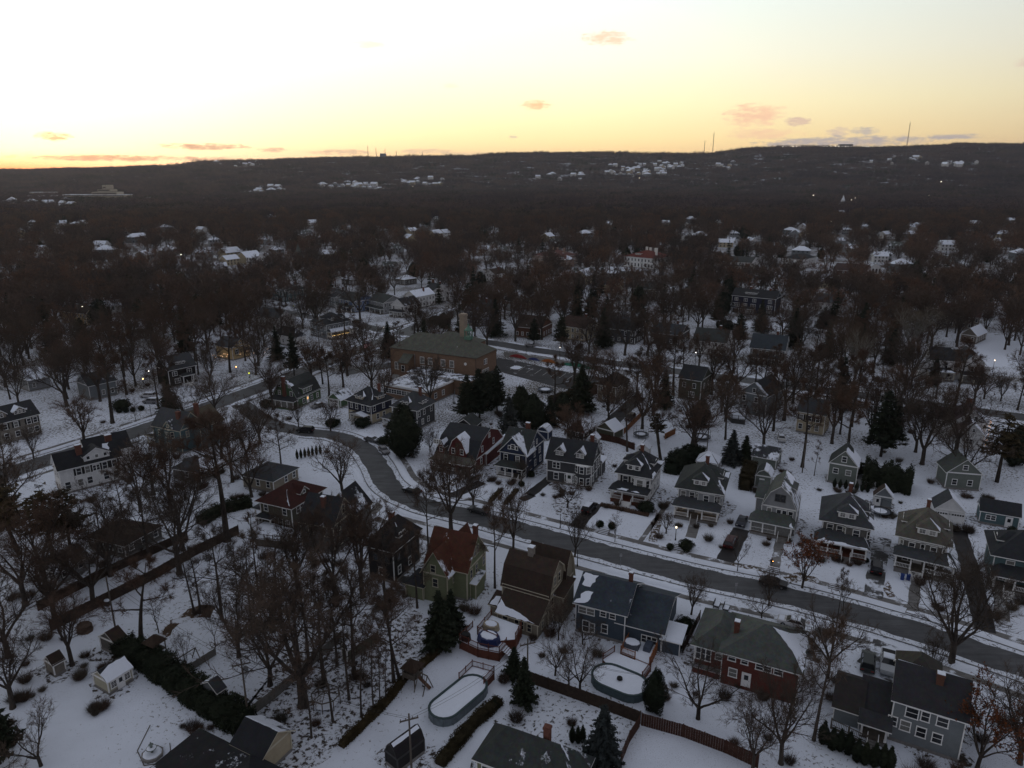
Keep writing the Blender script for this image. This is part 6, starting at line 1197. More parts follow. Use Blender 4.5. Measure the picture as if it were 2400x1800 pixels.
def text(s, size, m_, parent, loc, rot, ext=.01, name='lettering'):
    cu_ = bpy.data.curves.new('txt', 'FONT'); cu_.body = s; cu_.size = size; cu_.extrude = ext; cu_.align_x = 'CENTER'; ob = bpy.data.objects.new('txt', cu_); COL.objects.link(ob)
    bpy.context.view_layer.update(); me = bpy.data.meshes.new_from_object(ob.evaluated_get(bpy.context.evaluated_depsgraph_get())); bpy.data.objects.remove(ob); me.materials.clear(); me.materials.append(m_)
    o = place(name, me, parent, loc); o.rotation_euler = rot; return o
text('RESPECT', 1.15, mat((.30, .04, .03), .9), mu, (LN * .495, -.075, .38), (R(90), 0, 0))
# ================================================================= fences
def fence(label, pts, hgt, m_, thick=.08, post=2.4, kind='board', z=0, capm=None, name='fence'):
    W = [Vector((*at(*p), z)) for p in pts]; r = empty(name, W[0], 0, label, 'fence'); bd = MB(); ps = []
    for a, b in zip(W, W[1:]):
        d = b - a; L_ = d.length; n = max(1, round(L_ / post)); u = d / L_; s = Vector((-u.y, u.x, 0))
        for i in range(n + (1 if b is W[-1] else 0)): ps.append(a + u * L_ * i / n - W[0])
        a = a - W[0]; b = b - W[0]
        if kind == 'board':
            k = int(L_ / .3)
            for i in range(k):
                p = a + u * L_ * i / k; q = a + u * (L_ * (i + .93) / k); o_ = s * (.012 if i % 2 else 0); hh = hgt - .02 * (i % 3)
                bd.poly([p - s * thick / 2 + o_, q - s * thick / 2 + o_, q - s * thick / 2 + o_ + Vector((0, 0, hh)), p - s * thick / 2 + o_ + Vector((0, 0, hh))]); bd.poly([q + s * thick / 2, p + s * thick / 2, p + s * thick / 2 + Vector((0, 0, hh)), q + s * thick / 2 + Vector((0, 0, hh))]); bd.poly([p - s * thick / 2 + Vector((0, 0, hh)), q - s * thick / 2 + Vector((0, 0, hh)), q + s * thick / 2 + Vector((0, 0, hh)), p + s * thick / 2 + Vector((0, 0, hh))])
        elif kind == 'rail':
            for zz in (.12, hgt - .05): bd.bar(a + Vector((0, 0, zz)), b + Vector((0, 0, zz)), .06)
            k = int(L_ / .16)
            for i in range(1, k): p = a + u * L_ * i / k; bd.bar(p + Vector((0, 0, .1)), p + Vector((0, 0, hgt - .05)), .035)
        elif kind == 'wire':
            for zz in (.3, .7, hgt - .03): bd.bar(a + Vector((0, 0, zz)), b + Vector((0, 0, zz)), .03)
    bd.build('boards' if kind == 'board' else 'rails', m_, r)
    pm = MB(); pm.box(-.06, .06, -.06, .06, 0, hgt + .1); pme = pm.mesh('post', [m_])
    for p in ps[:100]: place('post', pme, r, tuple(p))
    return r
FBR = mat((.045, .030, .022), .9, .3, 2.0); FRED = mat((.055, .025, .017), .9, .3, 2.0); FGR = mat((.16, .155, .14), .9, .25, 2.0); FOR = mat((.22, .09, .035), .85, .25, 2.0); FWH = mat((.45, .45, .45), .8, .1)
fence('long dark brown board fence running diagonally across the left snowy yards', [(120, 1480), (362, 1358), (462, 1300), (560, 1252)], 2.0, FBR)
fence('brown fence along the far side of the left wooded yards', [(90, 1432), (250, 1350), (440, 1262)], 1.8, FBR)
fence('weathered brown fence behind the bare orchard trees of the blue house', [(1240, 1600), (1330, 1632), (1420, 1665), (1500, 1696)], 1.9, FBR)
fence('red brown board fence at the bottom right of centre', [(1503, 1700), (1600, 1727), (1700, 1765), (1775, 1800)], 1.9, FRED)
fence('short red brown fence between the two bottom yards', [(1498, 1704), (1475, 1740), (1455, 1790)], 1.7, FRED)
fence('pale grey panel fence around the playhouse yard', [(575, 1690), (644, 1638), (694, 1594), (800, 1500)], 1.6, FGR)
fence('pale low wall fence beside the play set', [(420, 1590), (506, 1535)], 1.2, FGR)
fence('new orange wood fence beside the olive garage', [(1462, 1018), (1502, 978), (1500, 965)], 1.7, FOR)
fence('small piece of orange wood fence near the round trampoline', [(1558, 1030), (1582, 1017)], 1.7, FOR)
fence('long brown fence behind the charcoal house', [(1405, 1030), (1450, 1040), (1487, 1055)], 1.8, FRED)
fence('white panel fence behind the sage grey foursquare house', [(1935, 1128), (1990, 1134), (2050, 1145)], 1.5, FWH, thick=.06)
fence('low white fence between the two grey foursquare houses', [(2035, 1285), (2070, 1292), (2098, 1298)], 1.1, FWH, thick=.06, kind='rail')
fence('dark metal fence with bushes at the edge of the big snowy lot', [(2110, 925), (2180, 936), (2300, 950), (2400, 962)], 1.2, BLACK, kind='wire', post=5)
fence('black rail fence beside the ranch house lane', [(1600, 1530), (1640, 1452)], 1.6, FBR)
fence('chain link fence by the school annex', [(1010, 960), (1062, 948), (1066, 925)], 1.8, METAL, kind='wire')
# ================================================================= hedges
hedge('tall dark evergreen hedge curving between the fountain lawn and the playhouse yard', [(288, 1530), (350, 1560), (427, 1612), (500, 1665), (580, 1712)], 3.2, 2.4, seed=3, leaf=.2)
hedge('low clipped hedge between the pool yard and the bottom house', [(1170, 1648), (1110, 1700), (1030, 1795)], 1.5, 1.1, NEEDLEB, seed=4)
hedge('thin dark hedge bordering the left side of the pool yard', [(800, 1752), (905, 1650), (950, 1592), (1010, 1545), (1075, 1478)], 1.0, .9, NEEDLEB, seed=5)
hedge('dark hedge left of the red roofed olive house', [(470, 1230), (520, 1200), (590, 1185)], 2.4, 2.0, seed=6)
hedge('dark green hedge behind the sage grey foursquare house', [(2022, 1128), (2075, 1138), (2135, 1150)], 6.0, 3.8, seed=7, leaf=.24, lump=.35)
hedge('dark hedge between the white and light grey foursquare houses', [(1572, 1112), (1590, 1090), (1640, 1072)], 3.4, 3.2, seed=8, leaf=.22)
hedge('dark hedge behind the light grey foursquare house', [(1745, 1150), (1758, 1110)], 2.6, 3.2, NEEDLEB, seed=9, leaf=.2)
hedge('brown hedge bed in front of the white foursquare house porch', [(1408, 1185), (1440, 1192), (1520, 1210)], .8, .6, TWIGR, seed=10)
hedge('row of snowy bushes along the front walk of the blue gabled house', [(1148, 1178), (1175, 1150)], .9, .7, NEEDLEB, seed=11)
hedge('second row of bushes along the blue gabled house walk', [(1185, 1182), (1212, 1150)], .9, .7, NEEDLEB, seed=12)
hedge('dark shrub bank behind the olive garage drive', [(1290, 945), (1350, 925), (1400, 910)], 2.2, 1.8, NEEDLEB, seed=13, leaf=.2)
hedge('brush line along the school playground edge', [(1330, 960), (1380, 930), (1405, 915)], 1.6, 1.6, TWIGR, seed=14, leaf=.2)
# ================================================================= pools and decks
def pool(label, c1, c2, rad, hgt, m_wall, cover_item=False):
    a = Vector((*at(*c1, hgt), 0)); b = Vector((*at(*c2, hgt), 0)); c = (a + b) / 2; L_ = (b - a).length / 2; ang = math.atan2((b - a).y, (b - a).x)
    r = empty('swimming_pool', c, ang, label, 'pool')
    def ring(rr, n=10): return [(L_ + rr * math.cos(t), rr * math.sin(t)) for t in [-math.pi / 2 + math.pi * i / n for i in range(n + 1)]] + [(-L_ + rr * math.cos(t), rr * math.sin(t)) for t in [math.pi / 2 + math.pi * i / n for i in range(n + 1)]]
    o = MB(); P = ring(rad); n = len(P); V0 = [o.pt((p[0], p[1], 0)) for p in P]; V1 = [o.pt((p[0], p[1], hgt)) for p in P]
    for i in range(n): j = (i + 1) % n; o.f.append([V0[i], V0[j], V1[j], V1[i]]); o.m.append(0)
    for p in P[::2]: o.box(p[0] - .05, p[0] + .05, p[1] - .05, p[1] + .05, 0, hgt)
    o.build('pool_wall', m_wall, r)
    t = MB(); P2 = ring(rad + .1); P3 = ring(rad - .22); n = len(P2)
    A0 = [t.pt((p[0], p[1], hgt)) for p in P2]; A1 = [t.pt((p[0], p[1], hgt + .08)) for p in P2]; B1 = [t.pt((p[0], p[1], hgt + .08)) for p in P3]; B0 = [t.pt((p[0], p[1], hgt - .2)) for p in P3]
    for i in range(n):
        j = (i + 1) % n
        for u, v in ((A0, A1), (A1, B1), (B1, B0)): t.f.append([u[i], u[j], v[j], v[i]]); t.m.append(0)
    t.build('rim', mat((.035, .06, .062), .6, .2), r); cv = MB(); cv.prism(ring(rad - .2), hgt - .3, hgt - .05); cv.build('snow_cover', SNOW, r); return r, L_
PW = mat((.14, .17, .19), .6, .25, 2.0)
pool('long oval above ground pool filled with snow in the middle back yard', (1043, 1657), (1105, 1606), 2.15, 1.25, PW)
p2, L2 = pool('oval above ground pool behind the blue house with a dark float in the middle', (1428, 1582), (1477, 1602), 2.45, 1.2, mat((.07, .10, .11), .6, .25, 2.0))
mb = MB(); mb.lathe([(.1, 1.2), (.42, 1.25), (.38, 1.5), (.1, 1.62)], 10); o = mb.build('pool_float', BLACK); o.location = p2.location; tag(o, 'round dark float sitting in the snow of the pool behind the blue house', 'float')
def deck(label, pts, z, m_, rails, steps=None, floor=None, name='deck', railh=.95, cat='deck'):
    """pts: deck outline in pixels at height z; rails: list of point index pairs with railings"""
    W = [Vector((*at(p[0], p[1], z), 0)) for p in pts]; o = W[0]; r = empty(name, o, 0, label, cat); Q = [(p - o) for p in W]
    mb = MB(); mb.prism([(p.x, p.y) for p in Q], 0, z - .06); mb.build('skirt', m_, r)
    fb = MB(); fb.prism([(p.x, p.y) for p in Q], z - .055, z + .03); fb.build('snowy_floor', floor or SNOW, r)
    for i, j in rails:
        a, b = Q[i], Q[j]; d = b - a; L_ = d.length; u = d / L_; rb = MB()
        for zz in (z + .12, z + railh): rb.bar(a + Vector((0, 0, zz)), b + Vector((0, 0, zz)), .08)
        k = int(L_ / .2)
        for q in range(1, k): p = a + u * L_ * q / k; rb.bar(p + Vector((0, 0, z + .1)), p + Vector((0, 0, z + railh)), .04)
        rb.build('railing', m_, r); n = max(1, round(L_ / 2.0)); pm = MB(); pm.box(-.07, .07, -.07, .07, 0, z + railh + .18); me = pm.mesh('post', [m_])
        for q in range(n + 1): place('post', me, r, tuple(a + u * L_ * q / n))
    if steps:
        i, j, t0, t1, outw = steps; a, b = Q[i], Q[j]; u = (b - a); s0 = a + u * t0; s1 = a + u * t1; nrm = Vector((u.y, -u.x, 0)).normalized() * outw; n = max(3, int(z / .2)); sb = MB()
        for k in range(n):
            zz = z * (k + 1) / (n + 1); p0 = s0 + nrm * .3 * (n - k - 1); p1 = s1 + nrm * .3 * (n - k - 1); p2_ = s1 + nrm * .3 * (n - k); p3 = s0 + nrm * .3 * (n - k)
            sb.prism([(p.x, p.y) for p in (p0, p3, p2_, p1)], zz - .12, zz, 0, 1)
        sb.build('steps', [m_, SNOW], r)
    return r
deck('lower red brown deck with railings and snowy boards behind the tan house', [(1077, 1500), (1108, 1470), (1187, 1509), (1170, 1530), (1120, 1520)], 1.5, WOODRED, [(0, 1), (0, 4), (4, 3), (2, 3)], steps=(3, 2, .35, .95, 1))
deck('upper red brown deck joining the tan house with snowy floor', [(1119, 1482), (1152, 1442), (1222, 1468), (1208, 1498), (1165, 1502)], 1.9, WOODRED, [(0, 1), (0, 4), (2, 3)])
deck('pool deck with dark railings at the end of the long oval pool', [(1076, 1592), (1107, 1562), (1158, 1576), (1134, 1602)], 1.2, WOODRED, [(0, 1), (1, 2), (2, 3)])
deck('cedar orange deck with snowy steps behind the blue split level house', [(1455, 1529), (1478, 1488), (1545, 1506), (1522, 1556), (1488, 1542)], .9, WOODORG, [(0, 1), (0, 4), (2, 3)], steps=(4, 3, .05, .95, 1))
deck('wide snowy pool deck of the blue house with short red fence panels', [(1413, 1546), (1440, 1528), (1525, 1562), (1505, 1590), (1470, 1575), (1430, 1562)], .9, WOODRED, [(3, 2), (0, 1)])
deck('dark raised back deck of the red roofed olive house', [(588, 1240), (620, 1222), (690, 1240), (680, 1270), (600, 1262)], 1.6, WOODGREY, [(0, 1), (0, 4), (4, 3)])
deck('dark raised deck beside the grey gabled house with railings', [(1698, 962), (1728, 946), (1752, 958), (1746, 984), (1716, 980)], 1.5, DKTRIM, [(0, 1), (0, 4), (4, 3)])
deck('low snowy terrace behind the grey corner house', [(1948, 1700), (1965, 1648), (2010, 1660), (2045, 1715), (2030, 1740)], .5, WOODGREY, [(0, 4)])
def drape(label, px, py, z, w_, d_, hh, m_, ang=-27, snow=True, name='covered_furniture', cat='garden furniture', n=8):
    x, y = at(px, py, z); r = empty(name, (x, y, z), R(ang), label, cat); mb = MB(); rs = random.Random(int(px))
    prof = [(1.08, 0), (1.0, hh * .5), (.96, hh * .92), (.55, hh)]; rings = []
    for k, zz in prof: rings.append([mb.pt((w_ / 2 * k * math.cos(t) * (1 + .06 * rs.random()), d_ / 2 * k * math.sin(t) * (1 + .06 * rs.random()), zz)) for t in [2 * math.pi * (i + .5) / n for i in range(n)]])
    for a, b in zip(rings, rings[1:]):
        for i in range(n): j = (i + 1) % n; mb.f.append([a[i], a[j], b[j], b[i]]); mb.m.append(0)
    mb.f.append(rings[-1]); mb.m.append(0); mb.build('cover', m_, r)
    if snow: s_ = MB(); s_.lathe([(.80, hh * .93), (.7, hh + .06), (.3, hh + .1)], 9); o = s_.build('snow_patch', SNOW, r); o.scale = (w_ / 2, d_ / 2, 1)
    return r
drape('dark blue tarp covered patio table topped with snow on the lower deck', 1146, 1503, 1.53, 3.4, 2.8, 1.15, mat((.012, .022, .085), .5, .2), n=8)
drape('round cream hot tub with snow lid on the upper deck', 1151, 1472, 1.93, 2.6, 1.9, .85, mat((.28, .24, .17), .7), n=12, name='hot_tub', cat='hot tub')
drape('black covered kettle grill in the corner of the lower deck', 1092, 1499, 1.53, 1.5, 1.2, 1.1, BLACK, snow=False, name='covered_grill', cat='grill')
drape('grey covered dining set with snow on the cedar deck', 1481, 1514, .93, 3.0, 2.2, .8, mat((.09, .10, .12), .7), n=4)
drape('grey covered sofa without snow against the right rail of the cedar deck', 1519, 1519, .93, 1.4, 2.6, .8, mat((.06, .075, .105), .7), n=4, snow=False)
drape('snow covered square table on the terrace of the grey corner house', 1997, 1680, .55, 1.7, 1.5, .8, WOODGREY, n=4)
for lb, px, py in (('left one of two snow covered sleds on the ranch house front lawn', 1680, 1421), ('right one of two snow covered sleds on the ranch house front lawn', 1702, 1429)):
    x, y = at(px, py); r = empty('garden_bench', (x, y, 0), R(62), lb.replace('sleds', 'garden benches'), 'bench'); mb = MB(); mb.box(-.8, .8, -.45, .45, .3, .4); mb.bar((-.8, .45, .4), (.8, .45, .95), .08); mb.bar((-.8, .45, .4), (-.8, .45, .95), .08); mb.bar((.8, .45, .4), (.8, .45, .95), .08); mb.bar((-.8, .45, .92), (.8, .45, .92), .1); mb.build('seat', BLACK, r)
    mb = MB()
    for a in (-.7, .7):
        for b in (-.4, .4): mb2 = MB(); mb2.box(a - .05, a + .05, b - .05, b + .05, 0, .3); mb2.build('leg', BLACK, r)
    s_ = MB(); s_.box(-.62, .62, -.4, .38, .4, .52); s_.build('snow_patch', SNOW, r)
# ================================================================= yard things
def trampoline(label, px, py, rad=1.9, netted=True):
    x, y = at(px, py); r = empty('trampoline', (x, y, 0), 0, label, 'trampoline'); mb = MB(); P = [(rad * math.cos(t), rad * math.sin(t), .9) for t in [i * math.pi / 10 for i in range(21)]]; mb.tube(P, .1, 6, cap=False); mb.build('frame', BLACK, r)
    m2 = MB(); m2.lathe([(rad * .92, .86), (rad * .9, .92)], 20); m2.build('mat', mat((.10, .11, .13), .8), r); m3 = MB(); m3.lathe([(rad * .6, .92), (rad * .5, .97), (.1, .98)], 14); m3.build('snow_patch', SNOW, r)
    for i in range(6): t = i * math.pi / 3; l = MB(); l.tube([(rad * math.cos(t), rad * math.sin(t), 0), (rad * math.cos(t), rad * math.sin(t), 2.7 if netted else .9)], .035, 5); l.build('leg', BLACK, r)
    if netted: nb = MB(); nb.tube([(p[0], p[1], 2.6) for p in P], .03, 4, cap=False); nb.build('net_ring', BLACK, r)
trampoline('large round trampoline with tall net poles by the dark bushes', 1643, 1030, 2.4); trampoline('dark netted trampoline beside the brown fence', 1502, 1024, 2.0); trampoline('blue edged trampoline behind the sage grey foursquare house', 2062, 1206, 2.1)
trampoline('low round trampoline without net in the playground corner', 1278, 918, 2.6, False)
x, y = at(358, 1772); ft = empty('garden_fountain', (x, y, 0), 0, 'grey stone tiered fountain with snow on the large snowy lawn', 'fountain'); mb = MB(); mb.lathe([(1.25, 0), (1.3, .45), (1.15, .5), (1.1, .3)], 8); mb.build('basin', CONC, ft)
mb = MB(); mb.lathe([(.35, .3), (.16, .5), (.14, 1.0), (.6, 1.15), (.62, 1.22), (.16, 1.25), (.1, 1.6), (.3, 1.7), (.1, 1.8), (.09, 2.0), (.02, 2.1)], 12); mb.build('column', mat((.16, .19, .18), .9), ft); mb = MB(); mb.lathe([(1.1, .46), (.9, .58), (.4, .6)], 10); mb.lathe([(.55, 1.23), (.3, 1.33)], 10); mb.build('snow_patch', SNOW, ft)
kb = MB(); pth = [Vector((*at(*p), .04)) for p in ((352, 1700), (322, 1760), (338, 1795), (372, 1790), (400, 1760), (398, 1742))]
for a, b in zip(pth, pth[1:]): kb.bar(a, b, .1, .06)
tag(kb.build('path', WOODGREY), kind='structure')
# play house on stilts, swing set, play tower
x, y = at(496, 1650); ph = House('grey playhouse with snow dusted gable roof in the fenced yard', (469, 1600), (508, 1625), 2.9, 3.0, siding((.11, .12, .13)), 'gabley', 1.0, (.045, .05, .055), C=(528, 1606), oh=.2, name='playhouse', cat='playhouse', cov={'L': .5}, wtrim=False); ph.win('R', .5, 1.6, .6, .6)
def aframe(label, p1, p2, hgt, m_, swings=2, name='swing_set'):
    a = Vector((*at(*p1), 0)); b = Vector((*at(*p2), 0)); r = empty(name, a, math.atan2((b - a).y, (b - a).x), label, 'swing set'); L_ = (b - a).length; mb = MB(); mb.bar((0, 0, hgt), (L_, 0, hgt), .12); mb.build('top_beam', m_, r)
    for x in (0, L_):
        for s in (-1, 1): l = MB(); l.bar((x, 0, hgt), (x, s * 1.1, 0), .1); l.build('leg', m_, r)
    for i in range(swings): x = L_ * (i + .7) / (swings + .4); l = MB(); l.bar((x - .2, 0, hgt), (x - .2, 0, .6), .03); l.bar((x + .2, 0, hgt), (x + .2, 0, .6), .03); l.box(x - .25, x + .25, -.1, .1, .55, .6); l.build('swing', BLACK, r)
aframe('wooden swing set frame beside the grey playhouse', (545, 1655), (585, 1672), 2.3, WOODGREY); aframe('low dark swing beam next to the brown play tower', (983, 1612), (1003, 1622), 2.6, WOODGREY, 1); aframe('weathered swing frame by the tall hedge', (405, 1585), (462, 1548), 2.2, WOODGREY, 1)
def tower(label, px, py, m_, rc):
    x, y = at(px, py); r = empty('play_tower', (x, y, 0), R(-27), label, 'play tower'); mb = MB(); mb.box(-1, 1, -1, 1, 1.3, 1.4); mb.box(-1, 1, -1.0, -.95, 1.4, 2.1); mb.box(-1, -.95, -1, 1, 1.4, 2.1); mb.build('platform', m_, r)
    for a in (-.95, .95):
        for b in (-.95, .95): l = MB(); l.box(a - .06, a + .06, b - .06, b + .06, 0, 2.9); l.build('leg', m_, r)
    rb = MB(); shell(rb, roof_faces('hip', -1.1, 1.1, -1.1, 1.1, 2.9, 1.0, .15)[0], {}, 0, .06); rb.build('roof', rc, r); sb = MB(); sb.poly([(1, -.3, 1.35), (1, .3, 1.35), (2.9, .3, .1), (2.9, -.3, .1)]); sb.build('slide', mat((.10, .05, .03), .6), r)
tower('brown wooden play tower with pitched roof by the pool yard hedge', 968, 1600, WOODGREY, FBR); tower('dark wooden play tower by the tall hedge in the wooded yard', 368, 1540, WOODGREY, FBR)
def shed(label, *a, **k): return garage(label, *a, name='garden_shed', cat='shed', **k)
g = shed('cream garden shed with snowy roof, white door and two windows', (212, 1578), (250, 1600), 2.3, (309, 1560), siding((.40, .38, .29)), 'gabley', 1.1, DK, snow=[('R', [(.0, .0), (1, .0), (1, .95), (.4, .97), (0, .7)])], wins=[('R', .22, .9, dict(w=.7, h=.9, style='grid')), ('R', .78, .9, dict(w=.7, h=.9, style='grid'))], oh=.2); g.door('R', .5, .1, .85, 1.9)
g = shed('dark barn shaped garden shed with one strip of snow on its roof', (900, 1756), (931, 1781), 2.2, (987, 1724), sDKB, 'gamby', 1.5, (.022, .020, .022), oh=.12, trim=DKTRIM); g.snow('R2', [(.04, .35), (.96, .35), (.96, .96), (.04, .96)])
g = shed('long low shed with snow covered roof and olive wall in the wooded yard', (796, 1515), (812, 1524), 2.6, (873, 1462), sOLIV, 'gabley', 1.0, DKG, snow=[('R', FULL), ('L', FULL)], oh=.2)
g = shed('brown shed with patchy snow roof by the forked tree', (228, 1490), (268, 1508), 2.4, (302, 1490), sTAUPE, 'gabley', 1.2, BRN, oh=.2); g = shed('small grey shed in the brush at the left edge', (98, 1545), (122, 1560), 2.2, (150, 1540), sSTONE, 'gabley', 1.0, BRN, oh=.2)
drape('small white topped bin by the long brown fence', 252, 1418, 0, 1.3, 1.0, .9, BLACK, n=4, name='storage_bin', cat='bin'); drape('round brown brush pile covered with leaves below the hedge', 200, 1478, 0, 2.4, 2.0, 1.2, TWIG, snow=False, name='brush_pile', cat='brush pile')
x, y = at(765, 1650); gz = empty('round_pergola', (x, y, 0), 0, 'small octagonal wooden pergola with snow in the wooded yard', 'pergola'); mb = MB(); P = [(1.9 * math.cos(i * math.pi / 4), 1.9 * math.sin(i * math.pi / 4), 1.6) for i in range(9)]; mb.tube(P, .09, 5, cap=False)
for p in P[:8]: mb.bar(p, (0, 0, 2.1), .08)
mb.build('roof_frame', WOODGREY, gz)
for p in P[:8]: l = MB(); l.bar((p[0], p[1], 0), p, .1); l.build('post', WOODGREY, gz)
mb = MB(); mb.lathe([(1.6, .35), (1.5, .45), (.3, .46)], 12); mb.build('snow_patch', SNOW, gz)
# ================================================================= vehicles
def car_meshes(kind, col):
    key = ('car', kind, col)
    if key in _M: return _M[key]
    L_, W_, Hh, hood, trunk = dict(sedan=(4.6, 1.8, 1.42, .95, .92), suv=(4.75, 1.9, 1.75, 1.08, 1.1), pickup=(5.6, 2.0, 1.85, 1.15, 1.1), van=(5.0, 1.95, 1.75, 1.0, 1.0), jeep=(4.3, 1.9, 1.85, 1.15, 1.1))[kind]
    x0, x1 = -L_ / 2, L_ / 2; y = W_ / 2; paint = mat(col, .3, .04, 1.0); body = MB()
    prof = [(x0, .42), (x0, .75), (x0 + .12, hood - .12 if kind != 'jeep' else hood - .05), (x0 + L_ * .24, hood), (x0 + L_ * .5, hood + .02), (x1 - .25, trunk), (x1, trunk - .1), (x1, .45)]
    def ext(p, ya, m, tp=0): # profile extruded across the car with tumblehome
        a = [body.pt((q[0], -ya + (tp if q[1] > 1 else 0), q[1])) for q in p]; b = [body.pt((q[0], ya - (tp if q[1] > 1 else 0), q[1])) for q in p]; n = len(p)
        for i in range(n): j = (i + 1) % n; body.f.append([a[i], b[i], b[j], a[j]]); body.m.append(m)
        body.f.append(a); body.m.append(m); body.f.append(b[::-1]); body.m.append(m)
    ext(prof, y, 0)
    for xx in (x0 + L_ * .19, x1 - L_ * .2):
        for s in (-1, 1): body.lathe([(.01, 0)], 3) if 0 else None
    bm_ = body.mesh('body', [paint]); gm_ = MB(); hb = hood - .02
    c0, c1, t0, t1 = {'sedan': (x0 + L_ * .27, x1 - L_ * .13, x0 + L_ * .42, x1 - L_ * .28), 'suv': (x0 + L_ * .25, x1 - .08, x0 + L_ * .38, x1 - .35), 'pickup': (x0 + L_ * .28, x0 + L_ * .64, x0 + L_ * .37, x0 + L_ * .61), 'van': (x0 + L_ * .16, x1 - .06, x0 + L_ * .32, x1 - .25), 'jeep': (x0 + L_ * .34, x1 - .05, x0 + L_ * .38, x1 - .1)}[kind]
    def cab(mb, a, b, c, d, z0, z1, y0, y1, m=0):
        P = [(a, -y0, z0), (b, -y0, z0), (b, y0, z0), (a, y0, z0), (c, -y1, z1), (d, -y1, z1), (d, y1, z1), (c, y1, z1)]; i = [mb.pt(p) for p in P]
        for q in ((3, 2, 1, 0), (4, 5, 6, 7), (0, 1, 5, 4), (1, 2, 6, 5), (2, 3, 7, 6), (3, 0, 4, 7)): mb.f.append([i[k] for k in q]); mb.m.append(m)
    cab(gm_, c0, c1, t0, t1, hb, Hh - .06, y - .06, y - .26); gme = gm_.mesh('windows', [GLASS]); rf = MB(); cab(rf, t0 - .03, t1 + .03, t0 + .04, t1 - .04, Hh - .08, Hh, y - .24, y - .3)
    for q in (0.0, .5, 1.0): a = c0 + (c1 - c0) * q; b = t0 + (t1 - t0) * q; [rf.bar((a, s * (y - .05), hb), (b, s * (y - .25), Hh - .05), .07) for s in (-1, 1)]
    rme = rf.mesh('roof', [paint]); wh = MB(); r = .34 if kind in ('sedan', 'van') else .40; n = 14
    pr = [(r, -.12), (r, .12)]; wt = MB(); wt.tf = lambda p: (p[0], p[2], p[1] + r); wt.lathe([(r * .6, -.12), (r, -.11), (r, .11), (r * .6, .12)], n); tyre = wt.mesh('tyre', [BLACK]); rm = MB(); rm.tf = lambda p: (p[0], p[2], p[1] + r); rm.lathe([(.02, -.135), (r * .55, -.13), (r * .58, .13), (.02, .135)], 10); rim = rm.mesh('rim', [METAL])
    hl_ = MB(); hl_.box(-.05, .03, -.2, .2, -.07, .07); hme = hl_.mesh('headlight', [mat((.4, .4, .4), .3)]); tme = hl_.mesh('tail_light', [mat((.25, .02, .02), .4)])
    sn = MB(); cab(sn, t0 - .02, t1 + .02, t0 + .12, t1 - .12, Hh, Hh + .09, y - .3, y - .42); sme = sn.mesh('snow_patch', [SNOW]); wx = (x0 + L_ * .19, x1 - L_ * .2)
    sh = MB(); cab(sh, x0 + .15, x0 + L_ * .22, x0 + .3, x0 + L_ * .21, hood - .05, hood + .07, y - .15, y - .3); s2 = sh.mesh('snow_patch', [SNOW]); bed = None
    if kind == 'pickup': bb = MB(); bb.box(x0 + L_ * .67, x1 - .12, -y + .14, y - .14, trunk - .02, trunk + .03); bed = bb.mesh('cargo_bed', [BLACK])
    _M[key] = (bm_, gme, rme, tyre, rim, hme, tme, sme, s2, wx, (x0, x1, y), bed); return _M[key]
def car(label, px, py, ang, kind, col, snow=0, z=0, cat=None):
    b, g, r_, ty, rim, hm, tm, sn, s2, wx, (x0, x1, y), bed = car_meshes(kind, col); x, yy = at(px, py); nm = {'sedan': 'parked_car', 'suv': 'parked_car', 'pickup': 'pickup_truck', 'van': 'parked_van', 'jeep': 'parked_car'}[kind]
    r = empty(nm, (x, yy, .03), R(ang), label, cat or {'pickup': 'pickup truck', 'van': 'van'}.get(kind, 'car')); place('body', b, r); place('windows', g, r); place('roof', r_, r)
    for xx in wx:
        for s in (-1, 1): t = place('wheel', ty, r, (xx, s * (y - .1), 0)); place('rim', rim, t)
    for s in (-1, 1): place('headlight', hm, r, (x0 + .02, s * (y - .35), .72)); place('tail_light', tm, r, (x1 + .01, s * (y - .3), .8))
    if snow: place('snow_patch', sn, r)
    if snow > 1: place('snow_patch', s2, r)
    if bed: place('cargo_bed', bed, r)
    return r
BK = (.010, .010, .012); car('black suv with snow on its roof in the drive beside the white foursquare house', 1381, 1196, 62 + 180, 'suv', BK, 1)
car('dark maroon suv parked in the drive left of the gambrel house', 1711, 1277, 62 + 180, 'suv', (.05, .010, .012)); car('dark blue sedan parked behind the maroon suv', 1738, 1228, 62, 'sedan', (.012, .016, .03))
car('black boxy car on the snowy drive between two foursquare houses', 2053, 1338, 62 + 180, 'jeep', BK); car('dark grey sedan parked at the kerb near the brown leaved tree', 1812, 1372, -27 + 180, 'sedan', (.022, .022, .024))
car('dark grey green suv on the snowy drive of the grey corner house', 2033, 1560, 62 + 180, 'suv', (.035, .042, .040)); car('white pickup truck with snow beside the dark suv on the corner drive', 2080, 1562, 62, 'pickup', (.42, .44, .46), 1)
car('silver van at the right end of the ranch house', 1893, 1508, 62, 'van', (.28, .29, .30), 1); car('white car with snow on it by the ranch house front corner', 1858, 1466, -27, 'sedan', (.5, .5, .5), 2)
car('dark sedan with snow on the bonnet parked on the outside of the street bend', 966, 1155, -33, 'sedan', (.03, .03, .032), 2); car('grey sedan parked at the kerb by the big street tree', 1122, 1201, -28, 'sedan', (.06, .062, .065), 1)
car('silver sedan parked on the bend near the tall dark evergreen', 900, 1060, 118, 'sedan', (.20, .20, .21)); car('snow topped car parked at the top of the bend', 873, 1035, 150, 'sedan', (.12, .12, .13), 2); car('black suv parked near the white picket lawn at the junction', 716, 1013, -8, 'suv', BK)
